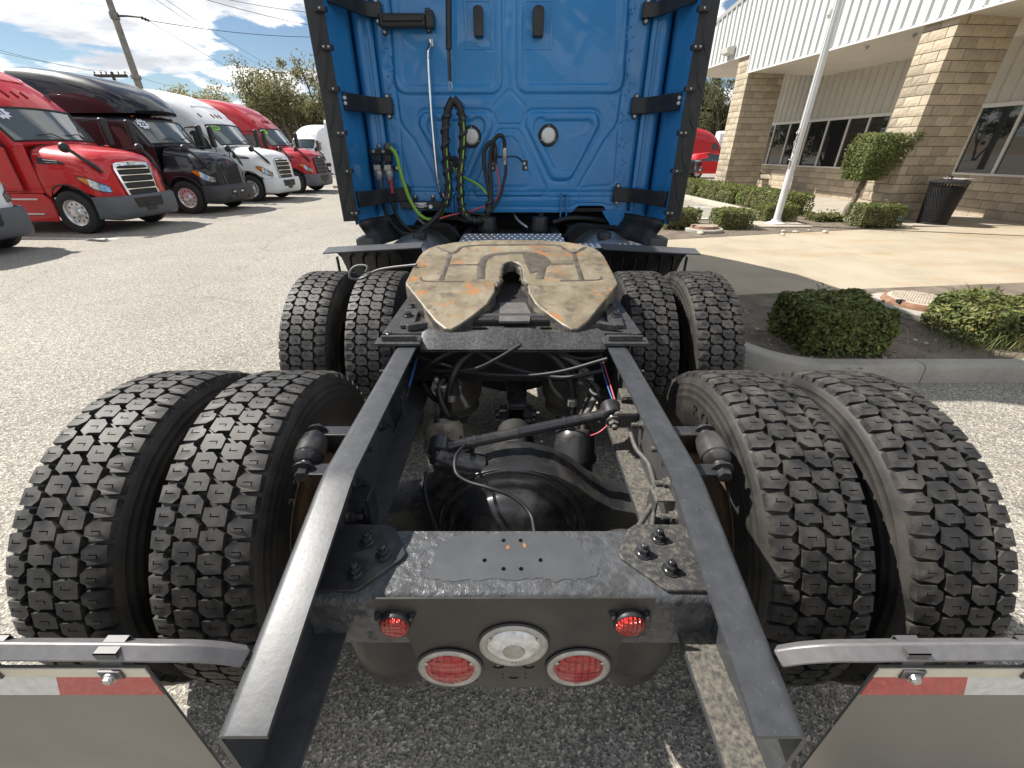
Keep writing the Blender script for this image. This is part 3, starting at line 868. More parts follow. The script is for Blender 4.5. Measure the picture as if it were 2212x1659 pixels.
# outboard dampers
for s in (-1, 1):
    top, bot = Vector((s*.498, 1.03, .965)), Vector((s*.512, .80, .865))
    top = P(688 if s < 0 else 1520, 930, Y=1.0); bot = P(655 if s < 0 else 1562, 1022, Y=.845)
    dd = (bot - top).normalized(); L = (bot - top).length
    M = axis_m(top, dd); b = MB()
    b.lathe([(-.012,0),(-.012,.016),(0,.018),(.006,.03),(.010,.03),(.012,.018),(.03,.018),(.034,.033),(.055,.037),(.06,.0385),(.10,.0385),(.104,.034),(.112,.036),(.122,.030),(.128,.018),(.142,.018),(.145,.03),(.150,.03),(.152,.012),(L,.011),(L+.002,0)], 24, M)
    sh = b.build('shock_absorber', M_BLACKG, truck, smooth=40)
    b = MB(); hexbolt(b, top + dd*.15, .019, .022, 0, dd, washer=False); b.build('nut', M_BLACKG, sh)
    for q in (top + dd*.004, top + dd*.147):
        b = MB(); b.box((min(s*.43, q.x), q.y-.022, q.z-.004), (max(s*.43, q.x), q.y+.022, q.z+.004)); b.build('shock_bracket', M_FRAME, sh, bevel=.002)
# studs through the rail webs
for s in (-1, 1):
    for (Y, z) in ((.545,.80),(1.32,.97),(1.55,.93),(.40,.79)):
        b = MB(); M = axis_m((s*.43, Y, z), (s,0,0)); pr = []
        for i in range(9): pr += [(i*.004,.0072),(i*.004+.002,.0062)]
        b.lathe([(0,.0072)] + pr + [(.037,0)], 10, M); b.build('stud', M_FRAME, truck)
    for (Y, z) in ((.93,.93),(.86,.87),(1.05,.96),(1.12,.88),(1.3,.9),(1.45,.95),(.78,.83)):
        b = MB(); hexbolt(b, (s*.4205, Y, z), .0145, .014, .02, (-s,0,0)); b.build('bolt', M_MUD if s > 0 else M_FRAME, truck, smooth=30)
    for (Y, z, h_) in ((.80,.86,.10),(1.22,.92,.09)):
        b = MB(); b.box((min(s*.37,s*.419), Y, z), (max(s*.37,s*.419), Y+.06, z+.006)); b.box((min(s*.37,s*.376), Y, z-h_), (max(s*.37,s*.376), Y+.06, z)); b.build('cable_bracket', M_MUD if s > 0 else M_FRAME, truck, bevel=.006)
# inner crossmembers between the rails
for (Y, z0, z1) in ((1.56,.80,.99),(2.30,.78,.99),(3.1,.78,1.0)):
    b = MB(); b.box((-.42,Y,z0),(.42,Y+.012,z1)); b.box((-.42,Y+.012,z1-.012),(.42,Y+.11,z1)); b.build('crossmember', M_DARK, truck)
# air line tee and hoses between the rails
HY = 1.53
b = MB(); c = P(1105, 748, Y=HY); b.tube([c+Vector((-.11,0,0)), c+Vector((.12,0,.0))], .012, 8); b.tube([c+Vector((-.10,-.002,0)), c+Vector((-.07,-.002,0))], .017, 6); b.tube([c+Vector((.06,-.002,0)), c+Vector((.10,-.002,0))], .017, 6); b.cbox(c+Vector((0,0,.004)), (.05,.04,.036)); b.build('air_tee', M_DARK, truck, bevel=.003)
def hose(name, pts, r, m, parent=None, n=8, seg=8):
    b = MB(); b.tube(spline(pts, seg), r, n)
    return b.build(name, m, parent or truck, smooth=80)
def hp(lst): return [P(x, y, Y=Y) for x, y, Y in lst]
hose('air_hose', hp([(1090,749,HY),(1040,752,1.50),(1000,778,1.46),(978,815,1.42),(968,860,1.40),(970,890,1.4)]), .013, M_HOSE)
hose('air_hose', hp([(1085,745,HY),(1030,742,1.50),(975,760,1.48),(930,785,1.46),(900,800,1.5)]), .010, M_HOSE)
hose('air_hose', hp([(1130,748,HY),(1170,755,1.50),(1205,780,1.46),(1228,815,1.42),(1238,860,1.40),(1235,905,1.36),(1240,925,1.32)]), .014, M_HOSE)
hose('air_hose', hp([(1135,746,HY),(1185,752,1.50),(1235,778,1.46),(1275,810,1.42)]), .013, M_HOSEG)
hose('air_hose', hp([(1140,740,HY),(1200,762,1.48),(1260,775,1.44),(1300,768,1.44)]), .007, M_HOSE)
hose('air_hose', hp([(960,820,1.45),(948,840,1.42),(958,880,1.38),(985,920,1.34),(990,950,1.3)]), .014, M_HOSE)
hose('air_hose', hp([(1262,815,1.45),(1290,840,1.42),(1280,870,1.36),(1262,905,1.32),(1262,935,1.3)]), .012, M_HOSEG)
hose('air_hose', hp([(1255,815,1.45),(1275,840,1.42),(1262,875,1.36),(1250,910,1.32),(1250,945,1.3)]), .006, M_HOSE)
hose('air_line', hp([(1300,770,1.5),(1318,830,1.4),(1330,870,1.33),(1335,890,1.3),(1300,930,1.28),(1265,945,1.27)]), .003, M_PINK)
hose('air_line', hp([(1295,770,1.5),(1308,820,1.42),(1322,860,1.35),(1332,885,1.3)]), .0035, M_BLUEH)
hose('air_line', hp([(898,790,1.5),(880,850,1.36),(865,900,1.28),(845,950,1.2),(815,1000,1.08),(795,1060,.95),(785,1100,.87),(792,1140,.8)]), .0055, M_HOSE)
hose('air_line', hp([(900,775,1.52),(885,830,1.40),(872,880,1.31)]), .005, M_BLUEH)
for (x0, y0, x1, y1, sag, r_, m_) in ((895,768,1312,775,40,.007,M_HOSE),(895,790,1125,745,30,.007,M_HOSE),(1010,745,1305,800,38,.008,M_HOSE),(915,830,985,905,10,.012,M_HOSE),(1215,770,1300,860,14,.009,M_HOSE),(950,800,1010,880,-14,.011,M_HOSE),(1180,800,1250,930,12,.010,M_HOSE)):
    hose('air_hose', hp([(lerp(x0,x1,t)+ (12 if t == .5 else 0), lerp(y0,y1,t)+sag*4*t*(1-t), 1.5-.16*t) for t in (0,.25,.5,.75,1)]), r_, m_)
for (px, py, Y_) in ((975,860,1.40),(1236,870,1.38),(985,925,1.33),(1262,900,1.33)):
    c = P(px, py, Y=Y_); b = MB(); b.tube([c+Vector((0,0,-.012)), c+Vector((0,.004,.012))], .019, 10); b.build('hose_clamp', M_CAST, truck, smooth=40)
for (px, py, Y_) in ((955,835,1.44),(1265,818,1.46)):
    c = P(px, py, Y=Y_); b = MB(); b.cbox(c, (.06,.05,.03)); b.tube([c+Vector((-.02,0,.015)), c+Vector((-.02,0,.04))], .012, 6); b.build('air_valve', M_CAST, truck, bevel=.006)
# wiring loom on the right rail
LM = M_HOSEG
hose('wiring_loom', hp([(1362,935,1.12),(1375,970,1.06),(1400,1000,1.0),(1412,1040,.92),(1420,1070,.86),(1400,1105,.81),(1375,1145,.73)]), .0075, LM)
hose('wiring_loom', hp([(1420,1070,.86),(1412,1110,.80),(1408,1145,.73)]), .006, LM)
hose('abs_cable', hp([(1005,960,1.1),(985,985,1.02),(985,1020,.96),(1010,1040,.93),(1060,1055,.90),(1110,1075,.88),(1145,1110,.84),(1155,1150,.78)]), .0055, M_HOSE)
hose('abs_cable', hp([(920,1020,1.02),(918,1060,.95),(930,1110,.86),(945,1150,.76)]), .0055, M_HOSE)

# ---------------- fifth wheel
def FZ(Y): return interp([(1.40,1.03),(1.52,1.058),(1.845,1.132),(2.45,1.205)], Y)[0]
def PW(zx, zy):
    px, py = (1500+zx*.4973)/1.823, (900+zy*.4973)/1.823
    Y = 1.9
    for _ in range(30):
        q = P(px, py, Z=FZ(Y)); Y = .5*Y + .5*q.y
    return (q.x, q.y)
XC = PW(1035, 400)[0]
BR = 1.845
def sym(pts):
    return [( -x, y) for x, y in pts]
half = [PW(x, y) for x, y in ((1040,88),(860,90),(700,98),(560,110),(440,132),(380,152),(330,184),(300,218),(250,310),(215,380),(192,425))]
half = [(x - XC, y) for x, y in half]
half[0] = (0, half[0][1])
lw = half[-1]
edge_l = (lw[0]*.985, BR)                           # where the ramp starts on the outer side
slot = [PW(x, y) for x, y in ((1040,256),(1002,264),(972,284),(955,312),(950,350),(946,400))]
slot = [(x - XC, y) for x, y in slot]; slot[0] = (0, slot[0][1])
ramp_in = (slot[-1][0] - .02, BR)
tip = [PW(x, y) for x, y in ((430,735),(500,790),(560,796),(620,765),(740,680),(850,590),(905,500))]
tip = [(x - XC, y) for x, y in tip]
main = half + [edge_l, ramp_in] + slot[::-1]
mainf = main + [(-x, y) for x, y in reversed(main[1:-1])]
rampL = [edge_l] + tip + [ramp_in]
rampR = [(-x, y) for x, y in rampL][::-1]
b = MB()
TH = .052
for poly in (mainf, rampL, rampR):
    tri = tessellate_polygon([[Vector((x, y, 0)) for x, y in poly]])
    vs = [(x + XC, y, FZ(y)) for x, y in poly]
    fs = []
    for t in tri:
        t = list(t)
        a_, b_, c_ = [Vector(vs[i]) for i in t]
        if (b_-a_).cross(c_-a_).z < 0: t.reverse()
        fs.append(t)
    b.add(vs, fs)
outl = half + [edge_l] + tip + [ramp_in] + slot[::-1]
full = outl + [(-x, y) for x, y in reversed(outl[1:-1])]
full = full[::-1] if sum(full[i][0]*full[(i+1) % len(full)][1]-full[(i+1) % len(full)][0]*full[i][1] for i in range(len(full))) < 0 else full
n = len(full)
def thk(y): return TH + .045 * smooth01(1.9, 1.6, y)
vs = [(x + XC, y, FZ(y)) for x, y in full] + [(x + XC, y, FZ(y) - thk(y)) for x, y in full]
b.add(vs, [(i, i+n, (i+1) % n + n, (i+1) % n) for i in range(n)], 1)
def fifth_mat():
    k = NT('greasy_fifth_wheel_steel', .55)
    a = k.noise(7, 8, .65)
    base = k.ramp(a, [(.25, (.105,.08,.048)), (.42, (.19,.155,.10)), (.6, (.245,.21,.145)), (.8, (.31,.275,.20))])
    mpn = k.n('ShaderNodeMapping'); mpn.inputs['Scale'].default_value = (9, 1.6, 1); k.link(k.tc.outputs['Object'], mpn.inputs[0])
    base = k.mix(.5, base, k.mix(1.0, base, k.ramp(k.noise(3.0, 6, .65, mpn.outputs[0]), [(.3, .68), (.7, 1.22)]), 'MULTIPLY'))
    rust = k.ramp(k.noise(6.5, 7, .72), [(.545, 0.0), (.62, .8)])
    base = k.mix(rust, base, (.38,.155,.04))
    smear = k.ramp(k.noise(11, 6, .7), [(.54, 0.0), (.64, .8)])
    base = k.mix(smear, base, (.10,.085,.065))
    k.bump(k.math('ADD', a, k.noise(45, 5, .7)), .35, .004)
    k.link(k.ramp(a, [(.3, .42), (.7, .68)]), k.b.inputs['Roughness'])
    k.b.inputs['Metallic'].default_value = .25
    return k.color(base)
M_FIFTH = fifth_mat()
M_RIM = mat('worn_dark_steel_rim', (.085,.08,.072), .4, metal=.45, vary=.35, vscale=14, dust=(.24,.205,.15), dust_amt=.7, dscale=11, dpos=(.5,.66), bump=.3, bscale=60, bdist=.003)
fw = b.build('fifth_wheel', [M_FIFTH, M_RIM], truck, weld=True, bevel=.014, seg=3, smooth=45)
M_GREASE = mat('dark_grease', (.075,.062,.047), .6, vary=.35, vscale=30, bump=.6, bscale=60, bdist=.004)
def strip(pts, wd, name='grease_groove', up=.0018):
    pts = spline([PW(x, y) + (0,) for x, y in pts], 5) if len(pts) > 2 else [Vector(PW(x, y) + (0,)) for x, y in pts]
    b = MB(); vs = []; k = len(pts)
    for i, p in enumerate(pts):
        t = (pts[min(i+1,k-1)] - pts[max(i-1,0)]).normalized(); nn = Vector((-t.y, t.x, 0)) * wd * .5 * (1 + .25*mnoise.noise(Vector((p.x*30, p.y*30, 3))))
        for q, dz in ((p+nn, -.004), (p+nn*.7, up), (p-nn*.7, up), (p-nn, -.004)):
            vs.append((q.x, q.y, FZ(q.y) + dz))
    fs = [(i*4+j, i*4+j+1, i*4+j+5, i*4+j+4) for i in range(k-1) for j in range(3)]
    b.add(vs, fs + [(0,1,2,3), (4*k-1,4*k-2,4*k-3,4*k-4)])
    return b.build(name, M_GREASE, fw, smooth=50)
strip([(440,150),(548,195),(600,182),(680,140),(1035,130),(1380,135),(1480,185),(1540,190),(1620,148)], .030)
for q in ([(548,195),(530,260),(500,340),(478,410)], [(1525,190),(1545,260),(1570,340),(1592,410)]): strip(q, .032)
strip([(315,385),(335,415),(478,420),(655,420)], .015); strip([(1420,415),(1592,412),(1730,405),(1745,380)], .015)
strip([(545,288),(775,288)], .018); strip([(1290,283),(1530,280)], .018)
strip([(790,400),(800,280),(850,220),(960,200),(1060,195),(1180,200),(1250,240),(1280,300),(1255,400)], .05)
b = MB()
gr = [PW(x, y) for x, y in ((1120,205),(1180,195),(1240,197),(1290,215),(1325,240),(1345,272),(1320,300),(1280,325),(1230,348),(1180,352),(1165,320),(1150,280),(1130,240))]
b.prism(gr, 0, .003); b.v = [Vector((v.x, v.y, FZ(v.y) + v.z - .0008)) for v in b.v]; b.build('grease_smear', M_GREASE, fw)
# lock jaws and throat below the plate
b = MB(); b.box((XC-.16,1.60,.98),(XC+.16,2.2,1.06)); b.box((XC-.2,2.2,.98),(XC+.2,2.95,1.10)); b.build('lock_housing_and_dark_fill', M_DARK, fw, bevel=.01)  # lock housing, plus a rear dark box added so the slot stays black
b = MB()
for sx in (-1, 1): b.prism([(XC+sx*.025,1.62),(XC+sx*.08,1.60),(XC+sx*.10,1.9),(XC+sx*.07,2.05),(XC+sx*.035,2.0)], 1.045, 1.062)
b.build('lock_jaw', M_DARK, fw, bevel=.006)
b = MB(); b.prism([(XC-.05,1.57),(XC+.07,1.57),(XC+.08,1.66),(XC+.06,1.8),(XC-.05,1.8)], 1.055, 1.064); b.build('throat_plate', mat('dull_steel_plate', (.16,.15,.14), .5, metal=.4, vary=.25, vscale=20), fw)
# clods of old grease hanging in the throat
lr = random.Random(5)
for side in (-1, 1):
    b = MB()
    pl_ = [( -side*x, y) for x, y in ([ramp_in] + slot[::-1][:4])]
    pts = [(XC + x, y, FZ(y) - .012 + lr.uniform(-.01,.006)) for x, y in pl_]
    pts = spline(pts, 5)
    b.tube([p + Vector((lr.uniform(-.004,.004), lr.uniform(-.006,.006), lr.uniform(-.006,.004))) for p in pts], [lr.uniform(.006,.014) for _ in pts], 6)
    b.build('grease_clod', M_GREASE, fw, smooth=60)
# mounting: base plate, rear cross angle, side angles with bolts and wedges
M_DECK = mat('worn_black_deck', (.055,.056,.058), .38, metal=.3, vary=.3, vscale=18, dust=(.2,.185,.155), dust_amt=.4, dscale=110, dpos=(.45,.8), bump=.2, bscale=90, bdist=.002)
cr = [(-.345,1.475,1.047),(-.32,1.478,1.062),(-.24,1.478,1.045),(-.14,1.476,1.05),(-.06,1.476,1.065),(.06,1.476,1.065),(.14,1.476,1.05),(.24,1.478,1.045),(.32,1.478,1.062),(.345,1.475,1.047)]
b = MB(); b.add([(x+.004, 1.43, 1.005) for x, y, z in cr] + [(x+.004, y+.02, z) for x, y, z in cr] + [(x+.004, y+.028, z-.004) for x, y, z in cr] + [(x+.004, 1.44, .99) for x, y, z in cr],
        [(i, i+1, i+11, i+10) for i in range(9)] + [(i+10, i+11, i+21, i+20) for i in range(9)] + [(i+20, i+21, i+31, i+30) for i in range(9)])
b.build('mounting_angle', M_DECK, truck, smooth=40)
b = MB(); b.prism([(-.37,1.52),(.37,1.52),(.37,2.45),(-.37,2.45)], 1.022, 1.032, holes=[[(-.10,1.56),(-.17,1.56),(-.18,1.575),(-.17,1.59),(-.10,1.59),(-.09,1.575)], [(.19,1.56),(.12,1.56),(.11,1.575),(.12,1.59),(.19,1.59),(.20,1.575)]])
b.build('mounting_plate', M_DECK, truck, bevel=.003)
b = MB(); b.box((-.34,1.63,1.032),(.34,1.66,1.065)); b.build('slide_bar', M_DECK, truck, bevel=.004)
for s in (-1, 1):
    b = MB(); b.prism([(s*.335,1.415),(s*.50,1.415),(s*.505,1.47),(s*.47,1.50),(s*.34,1.50)], 1.024, 1.036)
    pb = b.build('mounting_bracket', M_DECK, truck, bevel=.003)
    b = MB(); b.box((min(s*.355,s*.48),1.435,1.036),(max(s*.355,s*.48),1.447,1.056)); b.box((min(s*.355,s*.48),1.447,1.036),(max(s*.355,s*.48),1.475,1.040)); b.build('stop_angle', M_DECK, pb, bevel=.002)
    b = MB(); b.box((min(s*.43,s*.44),1.425,.96),(max(s*.43,s*.44),1.47,1.024)); b.box((min(s*.44,s*.50),1.43,1.012),(max(s*.44,s*.50),1.50,1.0235)); b.build('hanger_leg', M_DECK, pb, bevel=.004)
    b = MB(); hexbolt(b, (s*.462,1.478,1.036), .012, .012, 0); b.build('bolt', M_FRAME, pb, smooth=30)
    b = MB(); b.prism([(s*.385,1.56),(s*.44,1.56),(s*.46,1.75),(s*.47,2.4),(s*.43,2.4),(s*.40,1.75)], 1.036, 1.052); sa = b.build('side_rail', M_DECK, truck, bevel=.003)
    b = MB(); b.prism([(s*.33,1.56),(s*.40,1.53),(s*.415,1.545),(s*.345,1.585)], 1.036, 1.062); b.build('wedge_stop', M_DECK, sa, bevel=.003)
    b = MB(); b.box((min(s*.34,s*.50),1.52,1.022),(max(s*.34,s*.50),2.45,1.034)); b.build('outer_plate', M_DECK, sa, bevel=.003)
    for Y in (1.66, 1.78, 1.95, 2.1):
        b = MB(); hexbolt(b, (s*(.425 + (Y-1.6)*.06), Y, 1.0525), .0155, .013, 0); b.build('bolt', M_BLACKG, sa, smooth=30)
    b = MB(); b.box((min(s*.36,s*.43),1.86,1.034),(max(s*.36,s*.43),2.1,1.10)); b.build('pivot_bracket', M_DECK, sa, bevel=.012)
# release handle sticking out to the left
hd = hp([(900,572,2.05),(845,578,2.1),(812,585,2.12),(785,600,2.12),(768,603,2.12),(756,599,2.12),(757,586,2.13),(767,576,2.14),(783,573,2.14),(794,577,2.13),(790,588,2.12)])
hose('release_handle', hd, .0065, mat('dull_handle_steel', (.10,.10,.098), .5, metal=.3), fw, 8, 5)
# ================================================================== the cab's back wall, embossed sheet metal
import numpy as np
WY = 4.05
def zw(x, y, Y=WY): return P((1200+.7685*x)/1.823, .4216*y, Y=Y)
def wp(lst): return [(q.x, q.z) for q in (zw(x, y) for x, y in lst)]
X0, X1, ZB, ZM, ZT = -1.06, 1.06, 1.165, 2.75, 3.75
xs = np.linspace(X0, X1, 266); zs = np.linspace(ZB, ZM, 199)
GX, GZ = np.meshgrid(xs, zs)
def sdf(poly):
    """signed distance to a polygon, negative inside"""
    d = np.full(GX.shape, 1e9); ins = np.zeros(GX.shape, bool)
    n = len(poly)
    for i in range(n):
        ax, az = poly[i]; bx, bz = poly[(i+1) % n]
        ex, ez = bx-ax, bz-az
        wx, wz = GX-ax, GZ-az
        t = np.clip((wx*ex+wz*ez)/(ex*ex+ez*ez), 0, 1)
        d = np.minimum(d, np.hypot(wx-ex*t, wz-ez*t))
        c = ((az > GZ) != (bz > GZ)) & (GX < (bx-ax)*(GZ-az)/((bz-az) if abs(bz-az) > 1e-9 else 1e-9)+ax)
        ins ^= c
    return np.where(ins, -d, d)
def rnd_sdf(poly, r):
    """rounded polygon: inset by r then grown back"""
    cx = sum(p[0] for p in poly)/len(poly); cz = sum(p[1] for p in poly)/len(poly)
    n = len(poly); out = []
    ar = sum(poly[i][0]*poly[(i+1) % n][1]-poly[(i+1) % n][0]*poly[i][1] for i in range(n))
    pl_ = poly if ar > 0 else poly[::-1]
    for i in range(n):
        p, q, s_ = Vector(pl_[i-1]), Vector(pl_[i]), Vector(pl_[(i+1) % n])
        a, b_ = (q-p).normalized(), (s_-q).normalized()
        n1, n2 = Vector((-a.y, a.x)), Vector((-b_.y, b_.x))
        k = (n1+n2); k = k/max(.2, k.length_squared)*2
        out.append(tuple(q + k*r))
    return sdf(out) - r
sst = lambda a, b_, x: (lambda t: t*t*(3-2*t))(np.clip((x-a)/(b_-a), 0, 1))
H = np.zeros(GX.shape)
groove = lambda d, w_, dep: -dep*np.exp(-(d/w_)**2)
def rrect(x0, x1, y0, y1): return wp([(x0, y1), (x1, y1), (x1, y0), (x0, y0)])
for (i0, i1, o0, o1, ib, ob) in ((500,985,456,1018,442,488), (1112,1592,1078,1640,436,484)):
    dout = rnd_sdf([ (p[0], p[1] if k < 2 else 3.2) for k, p in enumerate(rrect(o0, o1, 0, ob))], .10)
    din = rnd_sdf([ (p[0], p[1] if k < 2 else 3.2) for k, p in enumerate(rrect(i0, i1, 0, ib))], .07)
    H += .011*sst(.0, -.02, dout) + groove(dout, .012, .004) - .013*sst(.0, -.014, din) + groove(din, .006, .004)
dd_ = rnd_sdf(wp([(1050,455),(1134,548),(1110,638),(985,638),(962,548)]), .03)
H += groove(dd_, .0075, .007)
for tri, tri2 in (([(588,566),(958,566),(975,640),(845,930),(745,930),(575,640)], [(632,618),(920,618),(920,650),(825,865),(760,865),(632,650)]),
                  ([(1135,566),(1505,566),(1520,640),(1365,930),(1262,930),(1122,640)], [(1180,618),(1470,618),(1475,655),(1375,872),(1290,872),(1175,650)])):
    d1 = rnd_sdf(wp(tri), .08); d2 = rnd_sdf(wp(tri2), .05)
    H += .010*sst(0, -.03, d1) + groove(d1, .016, .008) - .012*sst(.008, -.012, d2) + groove(d2, .008, .006)
# long panel seams
def seam(pts, w_, dep):
    global H
    d = np.full(GX.shape, 1e9)
    pp = wp(pts)
    for (ax, az), (bx, bz) in zip(pp, pp[1:]):
        ex, ez = bx-ax, bz-az
        t = np.clip(((GX-ax)*ex+(GZ-az)*ez)/(ex*ex+ez*ez), 0, 1)
        d = np.minimum(d, np.hypot(GX-ax-ex*t, GZ-az-ez*t))
    H += groove(d, w_, dep)
seam([(430,-60),(455,400),(484,610),(500,650),(560,720),(690,960)], .011, .010)
seam([(1672,-60),(1640,400),(1610,610),(1596,650),(1540,720),(1405,955)], .011, .010)
seam([(484,620),(508,940),(530,962),(690,968),(760,985)], .007, .005)
seam([(1612,620),(1590,930),(1565,950),(1400,962)], .007, .005)
seam([(690,985),(780,1005),(1230,1010),(1560,1010),(1580,1030),(1575,1056),(1300,1062),(800,1060)], .007, .005)
d1 = rnd_sdf(wp([(968,700),(1000,665),(1090,665),(1120,700),(1232,960),(1230,1010),(860,1010),(862,960)]), .05)
H += .006*sst(0, -.02, d1) + groove(d1, .012, .006)
d2 = rnd_sdf(wp([(1000,735),(1030,705),(1065,705),(1090,735),(1150,900),(1150,960),(930,960),(930,900)]), .04)
H += groove(d2, .010, .005)
d3 = np.abs(GZ - wp([(800,985)])[0][1]); H += groove(d3, .01, .006)
# gentle oil-canning so reflections wobble
H += .0016*np.sin(GX*7.1+1)*np.sin(GZ*5.3+.4) + .0009*np.sin(GX*17+GZ*3)*np.sin(GZ*13-GX*4)
edge = sst(1.0, 1.06, np.abs(GX)); H -= .03*edge**2
nx_, nz_ = len(xs), len(zs)
b = MB()
V = [(float(GX[j,i]), WY - float(H[j,i]), float(GZ[j,i])) for j in range(nz_) for i in range(nx_)]
# the lower edge is cut in a shallow arch over the chassis on the right and lifted on the left
def zcut(x):
    a = .0
    if .52 < x < .86: a = .055*min(1, smooth01(.52,.60,x), 1-smooth01(.80,.86,x))
    if -.86 < x < -.60: a = .02
    return a
V = [(x, y, z + zcut(x)*max(0, 1-(z-ZB)/.10)) for x, y, z in V]
F = [(j*nx_+i, j*nx_+i+1, (j+1)*nx_+i+1, (j+1)*nx_+i) for j in range(nz_-1) for i in range(nx_-1)]
b.add(V, F)
o_ = len(b.v)
b.add([(X0,WY,ZM),(X1,WY,ZM),(X1,WY+.03,ZT),(X0,WY+.03,ZT)], [(0,1,2,3)])
wall = b.build('cab_back_wall', M_BLUE, truck, smooth=55)
# cab shell behind it: sides, roof fairing, floor
def cab_shell():
    st = [(4.06,1.16,1.12,3.74),(4.3,1.22,1.1,3.78),(6.2,1.22,1.05,3.78),(6.9,1.2,1.05,3.65),(7.6,1.12,1.05,3.2),(8.1,1.05,1.1,2.75)]
    b = MB(); ring = []
    for Y, w_, zb, zt in st:
        r = .16; pts = [(-w_, zb)]
        pts += [(-w_ + r - r*math.cos(a), zt - r + r*math.sin(a)) for a in [i*math.pi/2/5 for i in range(6)]]
        pts += [(w_ - r + r*math.sin(a), zt - r + r*math.cos(a)) for a in [i*math.pi/2/5 for i in range(6)]]
        pts += [(w_, zb)]
        ring.append([(x, Y, z) for x, z in pts])
    k = len(ring[0])
    vs = [v for r_ in ring for v in r_]
    fs = [(i*k+j, (i+1)*k+j, (i+1)*k+(j+1) % k, i*k+(j+1) % k) for i in range(len(ring)-1) for j in range(k)]
    fs += [[(len(ring)-1)*k + j for j in range(k)][::-1]]
    b.add(vs, fs)
    b.box((-1.15,4.065,3.6),(1.15,4.10,3.72))
    return b.build('cab_shell', M_BLUE, truck, smooth=40)
cab_shell()
b = MB(); b.prism([(-1.2,3.72),(1.2,3.72),(1.2,4.12),(-1.2,4.12)], 3.60, 3.80); b.build('sun_block_slab', M_BLACK, truck, bevel=.05)  # unseen slab added to keep the sun off the right side panel
b = MB(); b.prism([(-1.1,8.1),(1.1,8.1),(1.05,9.3),(.7,9.9),(-.7,9.9),(-1.05,9.3)], .7, 1.75); b.build('hood', M_BLUE, truck, bevel=.12, seg=4, smooth=40)
for s in (-1, 1):
    M = axis_m((s*.95, 9.0, .5), (1,0,0)); b = MB(); b.lathe([(-.14,.3),(-.14,.47),(-.12,.5),(.12,.5),(.14,.47),(.14,.3),(.1,.0),(-.1,.0)], 32, M); b.build('front_wheel', M_RUB, truck, smooth=40)
